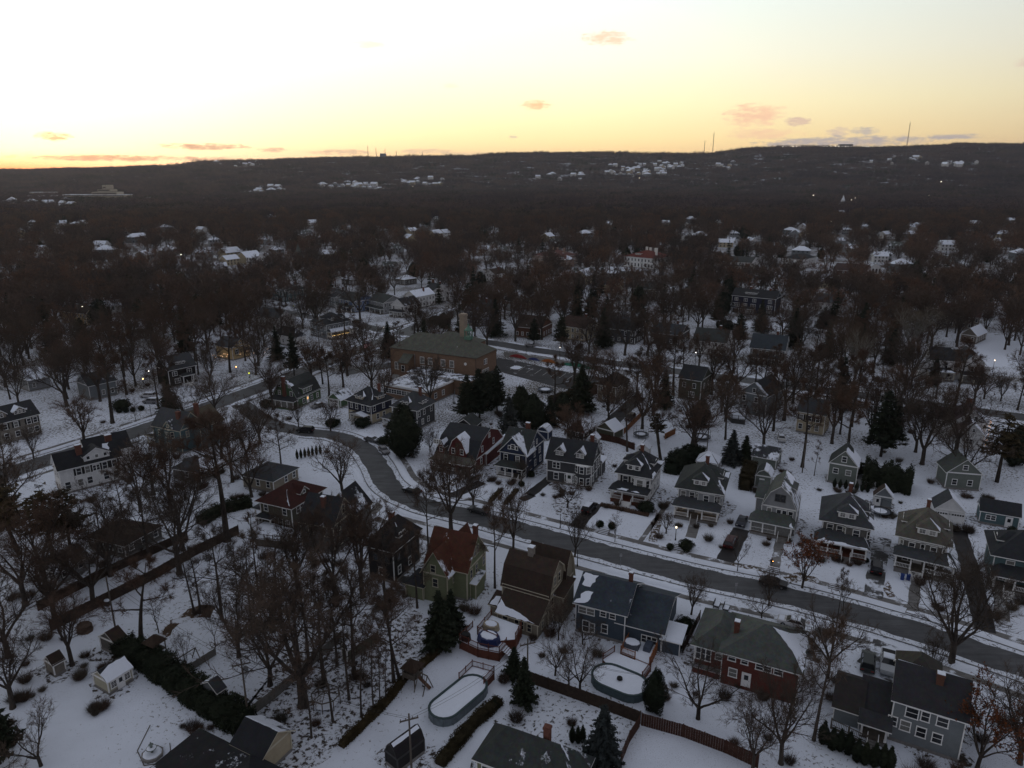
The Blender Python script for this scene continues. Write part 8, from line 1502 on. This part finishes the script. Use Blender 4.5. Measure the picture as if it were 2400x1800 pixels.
for i, (px, py, s, lb) in enumerate([(1406, 1236, 1.5, 'round clipped bush left of the small stone steps'), (1434, 1240, 1.5, 'round clipped bush right of the small stone steps'), (1608, 1288, 2.0, 'rounded bush right of the steps by the lamp post'), (1570, 1288, 1.3, 'low spreading bush left of the steps by the lamp post'), (1222, 1140, 1.4, 'clipped round bush left at the navy house stairs'), (1515, 1200, 2.4, 'dark bush at the right corner of the white house porch'),
    (296, 967, 1.5, 'second clipped round bush from the left on the left lawn'), (312, 965, 1.5, 'third clipped round bush on the left lawn'), (332, 962, 1.6, 'rightmost clipped round bush on the left lawn'), (280, 968, 1.6, 'leftmost clipped round bush on the left lawn'), (1160, 1660, 1.2, 'small bush on the snow right of the long pool'), (2140, 1352, .9, 'small potted bush at the taupe house stairs'), (2030, 1318, .9, 'small dark bush beside the sage house porch'), (1245, 1118, 1.6, 'dark bush right of the navy house stairs'), (1605, 1478, 2.2, 'dark bush by the lane of the blue house'), (625, 955, 2.6, 'dark round shrub left of the green gambrel sunroom'), (2370, 1250, 1.5, 'dark bush at the teal cottage corner')]):
    ptree('ball' if s < 1.8 else 'bush', i % 2, px, py, s, lb)
for i, (px, py, s, lb) in enumerate([(285, 960, 3.2, 'dark evergreen shrub mass at the left lawn'), (2000, 1110, 3.4, 'dark shrub beside the carriage house'), (1020, 760, 4, 'dark shrub group across from the school'), (1655, 800, 5, 'dark broad evergreen in front of the navy mansion'), (1700, 775, 5, 'dark evergreen shrub at the navy mansion wall'), (2140, 970, 3, 'dark bush at the fence of the big snowy lot'), (2200, 985, 3, 'second dark bush at the fence of the big snowy lot'), (900, 1040, 2, 'dark bush under the dense evergreen'), (640, 700, 5, 'dark bush left of the row of four houses'), (780, 1000, 2.4, 'dark bush in front of the navy foursquare house'), (850, 1000, 2.6, 'brown bush beside the dark grey foursquare house')]):
    ptree('bush', i % 3, px, py, s, lb, None, 1.2)
BR = [brush(i, 1.6, 2.4, 700, [TWIG, TWIGR, TWIGG][i % 3]) for i in range(4)]
rb_ = random.Random(8)
BRP = [(460, 1440), (480, 1425), (100, 1620), (60, 1600), (30, 1590), (130, 1580), (70, 1500), (110, 1500), (150, 1500), (200, 1540), (190, 1590), (30, 1750), (20, 1700), (60, 1560), (330, 960), (860, 1030), (930, 1085), (960, 1090), (1250, 1040), (1430, 1250), (1460, 1255), (1545, 1262), (1530, 1230), (1660, 1268), (1690, 1285), (1840, 1380), (1930, 1400), (2010, 1420), (2190, 1420), (2200, 1430), (2370, 1430), (2330, 1450), (1600, 1490), (1590, 1520), (1320, 1530), (1250, 1500), (1270, 1540), (1560, 1640), (1580, 1610), (1800, 1735), (1850, 1790), (1720, 1745), (1960, 1600), (1945, 1640), (2300, 1740), (2350, 1700), (620, 1470), (830, 1560), (860, 1610), (740, 1700), (660, 1690), (1180, 1600), (1210, 1690), (1340, 1700), (1920, 1150), (1840, 1140), (1770, 1150), (1790, 1200), (2110, 1180), (1420, 1190), (1380, 1150), (1340, 1160), (520, 1110), (450, 1110), (350, 1120), (300, 1130), (260, 1170), (240, 1330), (330, 1290), (700, 1330), (740, 1320), (620, 1310)]
BRW = [at(*p) for p in BRP]
for (x, y, wd) in HOUSES:
    if y < 175:
        for k in range(5): BRW.append((x + rb_.uniform(-1, 1) * wd * 1.3 - .3 * wd, y - wd - rb_.uniform(2.2, 5)))
for k in range(110):
    x = rb_.uniform(-.7, .7); y = rb_.uniform(150, 235); BRW.append((x * y, y))
BRW = [q for q in BRW if all((q[0] - a) ** 2 + (q[1] - b) ** 2 > (hw + 1) ** 2 for a, b, hw in ROADS if abs(b - q[1]) < 9)]
for j, (hx, hy, wd) in enumerate(HOUSES):
    if hy < 260: sheet('bare_ground', [(hx + (wd + 1.2 + rb_.uniform(-.6, 1.6)) * math.cos(t), hy + (wd + 1.0 + rb_.uniform(-.6, 1.2)) * math.sin(t)) for t in [k * math.pi / 6 for k in range(12)]], .0035 + (j % 7) * .0012, LITT, px=False, jit=.35, seed=j)
for i, (x, y) in enumerate(BRW):
    s = rb_.uniform(.4, 1.0); tag(place('bare_shrub', BR[i % 4], None, (x, y, 0), rb_.uniform(0, 6), (s, s, s * rb_.uniform(.7, 1.1))), 'leafless brown shrub in one of the snowy yards', 'shrub', 'leafless shrubs in the yards')
# ================================================================= wooded blocks: individual trees, then the far wood
HS = HOUSES
CLEAR = [(1020, 1010, 55), (960, 980, 30), (885, 800, 28), (1200, 860, 55), (1300, 880, 60), (2330, 850, 60), (1480, 632, 50), (960, 700, 45), (440, 930, 32), (370, 940, 22), (40, 1080, 20), (120, 1030, 20), (1010, 700, 30), (1560, 675, 22), (1620, 770, 18), (1800, 730, 16), (700, 940, 25), (760, 790, 25)]
SC_ = [at(1010, 900), at(950, 890), at(1090, 905), at(1160, 880), at(860, 770), at(760, 740), at(950, 730), at(1300, 870), at(1200, 850), at(1390, 885), at(1250, 900), at(1320, 905), at(1130, 930), at(2230, 885), at(2310, 885), at(2385, 880), at(1770, 755), at(1770, 725), at(1800, 850), at(1660, 830), at(2270, 1020)]
CW = [(x, y, 60) for x, y in SC_] + [(*at(a, b), c) for a, b, c in CLEAR]
HSG = {}
for p in HS: HSG.setdefault((int(p[0] // 60), int(p[1] // 60)), []).append(p)
def HSN(x, y): return [p for i in (-1, 0, 1) for j in (-1, 0, 1, 2) for p in HSG.get((int(x // 60) + i, int(y // 60) + j), ())]
RG = {}
for (x, y, hw) in ROADS: RG.setdefault((int(x // 12), int(y // 12)), []).append((x, y, hw))
def free(x, y, rh=8.0, rr=3.0):
    gx, gy = int(x // 12), int(y // 12)
    for i in (-1, 0, 1):
        for j in (-1, 0, 1):
            for (a, b, hw) in RG.get((gx + i, gy + j), ()):
                if (a - x) ** 2 + (b - y) ** 2 < (hw + rr) ** 2: return False
    for (a, b, wd) in HSN(x, y):
        dx_, dy_ = x - a, y - b
        if dx_ * dx_ + dy_ * dy_ < (wd + rh * .35) ** 2: return False
        dd = math.hypot(a, b); al = -(dx_ * a + dy_ * b) / dd; la = abs(-dx_ * b + dy_ * a) / dd
        if 0 < al < max(34, b * .185) and la < wd + (3 if b < 300 else 4) and b > 158 and (int(x * 3.1 + y * 1.7) % 13): return False
    for (a, b, c) in CW:
        if (a - x) ** 2 + (b - y) ** 2 < (c * .35) ** 2: return False
    return True
rt = random.Random(21); cnt = 0; placed = [(t[0], t[1]) for t in TREES]; GC = {}
for p in placed: GC.setdefault((int(p[0] // 10), int(p[1] // 10)), []).append(p)
def near(x, y, dmin):
    gx, gy = int(x // 10), int(y // 10)
    return any((a - x) ** 2 + (b - y) ** 2 < dmin * dmin for i in (-1, 0, 1) for j in (-1, 0, 1) for (a, b) in GC.get((gx + i, gy + j), ()))
KP = ['oak', 'oakr', 'oakr', 'oakd', 'tall', 'oakr', 'oak', 'oakd', 'oakr', 'conif', 'pined', 'oakr', 'oakd', 'oak']
cand = []
for _ in range(60000):
    y = rt.uniform(156, 420); x = rt.uniform(-.80 * y - 10, .80 * y + 10); px, py, dp = to_px(x, y)
    if px < -60 or px > 2460 or py > 1090 or (y < 205 and not 1320 < px < 2400): continue
    if not free(x, y) or near(x, y, 8.4): continue
    cand.append((x, y)); GC.setdefault((int(x // 10), int(y // 10)), []).append((x, y))
    if len(cand) >= 780: break
cand.sort(key=lambda p: p[0] ** 2 + p[1] ** 2)
LBK = dict(oak='bare grey brown tree in the wooded blocks around the crossroads and school', oakr='bare tree with dense red brown twigs in the wooded blocks behind the school', oakd='tall dark trunked bare tree in the wooded blocks beyond the street', tall='straight bare tree with high crown in the wooded blocks', conif='dark conical conifer scattered in the wooded blocks', pined='large dark pine rising out of the bare wooded blocks', yew='dense dark evergreen among the bare trees of the wooded blocks')
IND = cand[:285]; REST = cand[285:]
for i, (x, y) in enumerate(IND):
    k = KP[(i * 5 + int(x)) % len(KP)]; k = 'oakd' if k in ('conif', 'pined') and y < 265 and i % 3 else k; H_ = rt.uniform(11, 18) * (.8 if k == 'yew' else 1); tree(k, rt.randrange(2 if k == 'yew' else 3), x, y, H_, LBK[k], 'trees of the wooded blocks beyond the street', rt.uniform(.95, 1.2))
# far wood: one object that instances a few tree shapes over the terrain
FARC = bpy.data.collections.new('far_tree_shapes')
def far_shape(me_t, me_c, nm):
    Vs = []; Fs = []; off = 0; mi = []; mats = []
    for me in (me_t, me_c):
        v = np.empty(len(me.vertices) * 3, np.float32); me.vertices.foreach_get('co', v); Vs.append(v.reshape(-1, 3)); base = len(mats); mats += list(me.materials)
        for p in me.polygons:
            vs = list(p.vertices)
            for k in range(1, len(vs) - 1): Fs.append((vs[0] + off, vs[k] + off, vs[k + 1] + off)); mi.append(base + p.material_index)
        off += len(Vs[-1])
    m = np_mesh(nm, np.concatenate(Vs), np.array(Fs), mats); m.polygons.foreach_set('material_index', np.array(mi, np.int32)); return m
TWF = leafm((.115, .086, .070), 'far_twigs', .35); TWF2 = leafm((.085, .070, .062), 'far_dark_twigs', .35); TWF3 = leafm((.130, .084, .062), 'far_red_twigs', .35)
shapes = []
for i in range(5):
    a, b = make_tree(900 + i, [TWF, TWF2, TWF3, TWF, TWF2][i], BARK, H=15, fork=.25, limbs=6, spread=.95, r0=.3, lv2=6, lv3=5, tw=9, twl=1.5, tww=.05, sub=2); shapes.append(far_shape(a, b, 'far_tree'))
a, b = conifer(950, 15, 3.4, NEEDLE, n=16, dens=.6); shapes.append(far_shape(a, b, 'far_tree')); a, b = evergreen(951, 11, 4.2, NEEDLE, .4, 2500, .45); shapes.append(far_shape(a, b, 'far_tree'))
objs = []
for i, m in enumerate(shapes): o = bpy.data.objects.new('shape_%d' % i, m); FARC.objects.link(o); objs.append(o)
def clump(seed, n, rad):
    rs = np.random.RandomState(seed); P = []; Nn = []
    for k in range(n):
        x, y = rs.uniform(-rad, rad, 2); hh = rs.uniform(9, 15); r = rs.uniform(3.5, 6); p, d = blob_pts(rs, 150, r, r, hh * .42, hh * .6, .3, point=.2); p[:, :2] += [x, y]; p = p * 1.0; P.append(p); Nn.append(d)
        t = np.stack([np.full(6, x), np.full(6, y), np.linspace(0, hh * .6, 6)], 1); P.append(t); Nn.append(np.tile([1., 0, 0], (6, 1)))
    P = np.concatenate(P); Nn = np.concatenate(Nn); tv = tris_at(P, Nn, .62, rs, .1); return tv
CLM1 = leafm((.070, .054, .058), 'ridge_wood', .5); CLM2 = leafm((.046, .038, .045), 'ridge_wood_dark', .5); CLM3 = leafm((.088, .064, .060), 'ridge_wood_brown', .5)
CLC = bpy.data.collections.new('far_clump_shapes')
for i in range(6): tv = clump(970 + i, 20, 26); m = np_mesh('far_clump', tv, np.arange(len(tv)).reshape(-1, 3), [[CLM1, CLM2, CLM3, CLM2, CLM3, NEEDLE][i]]); o = bpy.data.objects.new('clump_%d' % i, m); CLC.objects.link(o)
def scatter(name, label, pts, coll, cat='woodland', s0=.75, s1=1.25):
    me = bpy.data.meshes.new(name); me.from_pydata([tuple(p[:3]) for p in pts], [], []); at_ = me.attributes.new('pick', 'INT', 'POINT'); at_.data.foreach_set('value', [int(p[3]) for p in pts])
    o = bpy.data.objects.new(name, me); COL.objects.link(o); tag(o, label, cat, kind='stuff'); ng = bpy.data.node_groups.new('scatter', 'GeometryNodeTree')
    ng.interface.new_socket('Geometry', in_out='INPUT', socket_type='NodeSocketGeometry'); ng.interface.new_socket('Geometry', in_out='OUTPUT', socket_type='NodeSocketGeometry')
    gi = ng.nodes.new('NodeGroupInput'); go = ng.nodes.new('NodeGroupOutput'); ip = ng.nodes.new('GeometryNodeInstanceOnPoints'); ci = ng.nodes.new('GeometryNodeCollectionInfo'); ci.inputs[0].default_value = coll; ci.inputs[1].default_value = True; ci.inputs[2].default_value = True
    ip.inputs['Pick Instance'].default_value = True; na = ng.nodes.new('GeometryNodeInputNamedAttribute'); na.data_type = 'INT'; na.inputs[0].default_value = 'pick'
    rr = ng.nodes.new('FunctionNodeRandomValue'); rr.data_type = 'FLOAT_VECTOR'; rr.inputs[0].default_value = (0, 0, 0); rr.inputs[1].default_value = (0, 0, 6.28); rs = ng.nodes.new('FunctionNodeRandomValue'); rs.data_type = 'FLOAT'; rs.inputs[2].default_value = s0; rs.inputs[3].default_value = s1
    l = ng.links.new; l(gi.outputs[0], ip.inputs['Points']); l(ci.outputs[0], ip.inputs['Instance']); l(na.outputs[0], ip.inputs['Instance Index']); l(rr.outputs[0], ip.inputs['Rotation']); l(rs.outputs[1], ip.inputs['Scale']); l(ip.outputs[0], go.inputs[0])
    md = o.modifiers.new('scatter', 'NODES'); md.node_group = ng; return o
pts = [(x, y, 0, rt.choice([0, 1, 2, 3, 4, 0, 1, 2, 3, 4, 2, 0, 5, 5, 6])) for (x, y) in REST]
# distant houses first, so that the wood leaves room for them
FARH = [(1560, 530), (1210, 480), (1190, 470), (1060, 478), (1090, 470), (890, 490), (1380, 488), (1320, 478), (1500, 485), (1740, 478), (1800, 475), (1850, 492), (1790, 488), (1970, 482), (2000, 500), (1990, 510), (1960, 490), (2290, 470), (1640, 470), (1620, 490), (1700, 492), (2140, 540), (2130, 560), (1860, 560), (1880, 540), (1720, 560), (1700, 580), (1760, 575), (1640, 565), (900, 560), (240, 590), (240, 600), (55, 556), (195, 530), (180, 535), (330, 610), (600, 620), (480, 610), (540, 608), (520, 640), (30, 690), (420, 690), (100, 600), (620, 575), (1020, 560), (1160, 555), (1370, 560), (2100, 590), (2060, 615), (1990, 600), (2350, 560), (2250, 500), (390, 600), (720, 560), (350, 470), (350, 473), (400, 478), (480, 470), (530, 475), (470, 468), (500, 472), (590, 455), (570, 456), (610, 450), (140, 490), (165, 492), (190, 494), (130, 494), (1970, 505), (2010, 495), (1900, 480)]
fr_ = random.Random(31); FH = []; FM = []
for i in range(6):
    mb = MB(); w_, d_, h_ = [(11, 8, 5.5), (9, 9, 6), (13, 8, 5), (8, 7, 4), (14, 10, 6), (10, 8, 5)][i]; mb.prism([(-w_ / 2, -d_ / 2), (w_ / 2, -d_ / 2), (w_ / 2, d_ / 2), (-w_ / 2, d_ / 2)], -1, h_, 0); f, g, q = roof_faces(['gablex', 'hip', 'gablex', 'gabley', 'hip', 'gablex'][i], -w_ / 2, w_ / 2, -d_ / 2, d_ / 2, h_, 3, .4)
    for pl, s in g: mb.poly(pl, 0)
    shell(mb, f, {'F': 1, 'B': 1, 'R': 1, 'L': 1}, 1); 
    for k in range(4):
        x = -w_ / 2 + w_ * (k + .5) / 4; mb.box(x - .5, x + .5, -d_ / 2 - .03, -d_ / 2, h_ - 2, h_ - .6, 2); mb.box(x - .5, x + .5, -d_ / 2 - .03, -d_ / 2, .8, 2.2, 2)
    FM.append(mb.mesh('house', [[sW, sLG, sCRM, sW, sMG, sLG][i], roofmat([DKG, DK, BRN, GREYR, DK, GRN][i], [.75, .5, .9, .6, .95, .3][i]), GLASS]))
def solve(px, py):     # point on the terrain seen at a pixel
    lo, hi = 300.0, RDIST; u = (px - 1200) / F; v = (900 - py) / F; dz = -math.sin(PIT) + v * math.cos(PIT); dyy = math.cos(PIT) + v * math.sin(PIT)
    y = lo
    while y < hi:
        x = u / dyy * y
        if CAMH + dz / dyy * y <= terrain(x, y): return x, y
        y += 6
    return u / dyy * hi, hi
for i, (px, py) in enumerate(FARH):
    x, y = solve(px, py); FH.append((x, y)); s = fr_.uniform(.9, 1.25); tag(place('house', FM[i % 6], None, (x, y, terrain(x, y)), R(fr_.choice([-27, 62, -10, 30, -60])), (s, s, s)), 'small pale house glimpsed between the far trees', 'house', 'houses among the far trees')
for i in range(60):
    y = fr_.uniform(430, 1150); x = fr_.uniform(-.72, .72) * y; FH.append((x, y)); s = fr_.uniform(.9, 1.2); tag(place('house', FM[i % 6], None, (x, y, terrain(x, y)), R(fr_.choice([-27, 62, -10, 30, -60])), (s, s, s)), 'small pale house glimpsed between the far trees', 'house', 'houses among the far trees')
# bright snowy clusters of houses on the open slopes and valley floor
for (cx, cy, rx, ry, n) in [(1490, 402, 70, 14, 34), (1570, 392, 35, 10, 12), (820, 440, 70, 8, 22), (980, 428, 60, 8, 16), (2250, 388, 40, 5, 12), (1690, 392, 30, 8, 8), (1320, 418, 60, 6, 8), (640, 448, 40, 6, 10), (100, 478, 90, 12, 20), (2100, 378, 80, 10, 10), (560, 388, 70, 6, 10)]:
    for k in range(n):
        x, y = solve(cx + fr_.uniform(-rx, rx), cy + fr_.uniform(-ry, ry)); FH.append((x, y)); s = fr_.uniform(1.1, 1.9)
        tag(place('house', FM[fr_.choice([0, 2, 4, 3, 0])], None, (x, y, terrain(x, y) + 1), R(fr_.choice([-27, 62, -10, 30, -60])), (s, s, s)), 'tiny snow roofed house in a cluster on the distant slope', 'house', 'houses on the distant slopes')
HG = {}
for (x, y) in FH: HG.setdefault(int(math.floor(x / y / .02)), []).append((x, y))
def nearh(x, y, r, k=.15):
    g = int(math.floor(x / y / .02))
    for i in (-1, 0, 1):
        for (a, b) in HG.get(g + i, ()):
            if -r < b - y < max(r, b * k if b < 1300 else r) and abs(x - a * y / b) < r * .75: return True
    return False
for _ in range(7500):
    y = math.sqrt(rt.uniform(400 ** 2, 1150 ** 2)); x = rt.uniform(-.80 * y, .80 * y)
    if nearh(x, y, 12) or not free(x, y, 10, 2): continue
    if near(x, y, 7.6): continue
    GC.setdefault((int(x // 10), int(y // 10)), []).append((x, y)); pts.append((x, y, terrain(x, y), rt.choice([0, 1, 2, 3, 4, 0, 1, 2, 3, 4, 2, 0, 1, 3, 5, 6])))
scatter('distant_woodland', 'brown leafless wood of trees behind the nearer blocks', pts, FARC)
cp = []
yy = 1080.0
while yy < RDIST + 160:
    st_ = 32 + (yy - 1080) * .007; x = -.80 * yy
    while x < .80 * yy:
        a, b = x + rt.uniform(-14, 14), yy + rt.uniform(-14, 14)
        if not nearh(a, b, 26) or rt.random() < .12: cp.append((a, b, terrain(a, b) - .5, rt.choice([0, 1, 2, 3, 0, 1, 2, 3, 4, 5])))
        x += st_
    yy += st_
x = -.8 * RDIST
while x < .8 * RDIST: x += rt.uniform(25, 70); cp.append((x, RDIST + rt.uniform(-30, 30), terrain(x, RDIST) + rt.uniform(-3, 5), rt.choice([0, 1, 2, 3])))
scatter('hillside_woodland', 'dark purple brown woods covering the valley and the long ridge', cp, CLC, s0=.7, s1=1.5)
# ================================================================= landmarks on the ridge and in the valley
def radio(label, px, ytop, ybase, w_=2.2, dist=RDIST):
    u = (px - 1200) / F; v = (900 - ybase) / F; dyy = math.cos(PIT) + v * math.sin(PIT); x = u / dyy * dist; z0 = terrain(x, dist); vt = (900 - ytop) / F; zt = CAMH + dist * (-math.sin(PIT) + vt * math.cos(PIT)) / (math.cos(PIT) + vt * math.sin(PIT)); h_ = zt - z0
    r = empty('radio_mast', (x, dist, z0), 0, label, 'radio mast'); mb = MB(); n = 14
    P = [(w_ * math.cos(t), w_ * math.sin(t)) for t in (0, 2.09, 4.19)]
    for p in P: mb.bar((p[0], p[1], 0), (p[0] * .5, p[1] * .5, h_), .55)
    for i in range(n):
        z = h_ * i / n; z2 = h_ * (i + 1) / n; k = 1 - .5 * i / n
        for a, b in ((0, 1), (1, 2), (2, 0)): mb.bar((P[a][0] * k, P[a][1] * k, z), (P[b][0] * k, P[b][1] * k, z2), .4)
    mb.build('lattice', mat((.10, .06, .06), .8), r); a = MB(); a.tube([(0, 0, h_), (0, 0, h_ * 1.06)], .4, 5); a.build('antenna', mat((.10, .06, .06), .8), r)
radio('tallest lattice radio mast standing on the right part of the ridge', 2125, 288, 345, 2.6); radio('lattice radio mast left of the low white building on the ridge', 1670, 312, 360, 2.6); radio('thinner radio mast beside the lattice mast on the ridge', 1650, 330, 360, 1.6)
radio('left radio mast near the tank on the ridge', 863, 342, 370, 2.0); radio('second radio mast near the tank on the ridge', 882, 348, 370, 1.8); radio('thin radio mast right of the tank on the ridge', 903, 350, 370, 1.2); radio('mast with dish cluster right of the tank on the ridge', 929, 354, 370, 2.2); radio('very small mast on the ridge skyline', 990, 356, 368, 1.2)
def blockb(label, px, ybase, w_, d_, h_, m_, floors=0, name='building', cat='building', dist=None, rot=0, dz=0):
    if dist: x = (px - 1200) / F / (math.cos(PIT) + (900 - ybase) / F * math.sin(PIT)) * dist; y = dist
    else: x, y = solve(px, ybase)
    r = empty(name, (x, y, terrain(x, y) + dz), R(rot), label, cat); mb = MB(); mb.box(-w_ / 2, w_ / 2, -d_ / 2, d_ / 2, -5, h_); mb.build('wall', m_, r); rf = MB(); rf.box(-w_ / 2 - .5, w_ / 2 + .5, -d_ / 2 - .5, d_ / 2 + .5, h_ + .0, h_ + 1); rf.build('roof', roofmat(DKG, .7), r)
    for i in range(floors): wb = MB(); z = h_ * (i + .45) / floors; wb.box(-w_ / 2 + 1, w_ / 2 - 1, -d_ / 2 - .25, -d_ / 2 - .02, z, z + h_ / floors * .4); wb.build('window_band', GLASS, r)
    return r
CR_ = mat((.42, .38, .30), .9)
blockb('cylindrical looking pale tank building on the ridge skyline', 898, 368, 26, 26, 26, mat((.16, .19, .26), .8), dist=RDIST); HP = blockb('long terraced hospital like building with rows of windows in the left valley', 232, 474, 145, 40, 13, CR_, 4, dz=4)
for (x0, x1, z0, z1) in ((-5, 55, 13, 20), (10, 40, 20, 26), (22, 32, 26, 36)): mb = MB(); mb.box(x0, x1, -16, 16, z0 + 1.1, z1); mb.build('upper_floor', CR_, HP); wb = MB(); wb.box(x0 + 2, x1 - 2, -16.3, -16.02, z0 + 3, z0 + 5); wb.build('window_band', GLASS, HP)
blockb('low pale block with flat roof left of the terraced building', 105, 462, 60, 30, 9, CR_, 3, dz=4); blockb('low white banqueting hall with lit terrace high on the right ridge', 1980, 352, 60, 24, 16, mat((.30, .28, .26), .8), 2, dist=RDIST - 120, dz=6); blockb('long dark flat building beside the right radio masts', 1680, 362, 60, 20, 9, DKTRIM, 1, dist=RDIST)
tl = MB(); rr_ = random.Random(4)
for i in range(30): px = 1835 + i * 8.0 + rr_.uniform(-2, 2); y_ = RDIST - 135; x_ = (px - 1200) / F / (math.cos(PIT) + (900 - 356) / F * math.sin(PIT)) * y_; z_ = terrain(x_, y_) + 12; tl.box(x_ - 1.0, x_ + 1.0, y_ - 1.0, y_ + 1.0, z_, z_ + 2)
tag(tl.build('terrace_lights', emit((1, .9, .8), 2.5)), 'string of white terrace lights along the right ridge', 'lights')
sp_ = MB()
for (px, py) in [(968, 447), (1232, 469), (1498, 426), (2204, 437), (1090, 560), (2010, 472), (2003, 478), (1994, 484), (1905, 470), (330, 770), (165, 710), (205, 790), (430, 640), (1945, 545), (2175, 470), (1890, 580)]: x, y = solve(px, py); s = y / 3200; z = terrain(x, y) + 13; sp_.box(x - s, x + s, y - s, y + s, z, z + 2 * s)
tag(sp_.build('distant_lamps', emit((1, .85, .65), 4.0)), 'scattered lit street lamps glinting in the far woods', 'lights')
ch = empty('church', (*solve(1972, 492), 3), R(-20), 'small church with pointed snow covered steeple far in the woods', 'church'); mb = MB(); mb.box(-7, 7, -10, 10, 0, 9); mb.box(-3, 3, -13, -8, 0, 16); mb.build('wall', sTAN, ch); mb = MB(); mb.lathe([(4.2, 16), (.2, 28)], 4, cx=0, cy=-10.5); shell(mb, roof_faces('gabley', -7, 7, -10, 10, 9, 6, .5)[0], {}, 0); mb.build('roof', roofmat(DKG, .6), ch)
# ================================================================= haze
hz = MB(); hz.box(-9000, 9000, -500, 12500, -620, 330); hm = bpy.data.materials.new('haze'); hm.use_nodes = True; t = hm.node_tree; t.nodes.remove(t.nodes['Principled BSDF']); pv = t.nodes.new('ShaderNodeVolumePrincipled'); pv.inputs['Color'].default_value = (.85, .85, .95, 1); pv.inputs['Density'].default_value = .00005; pv.inputs['Anisotropy'].default_value = .55
t.links.new(pv.outputs[0], t.nodes['Material Output'].inputs['Volume']); tag(hz.build('haze', hm), kind='stuff')
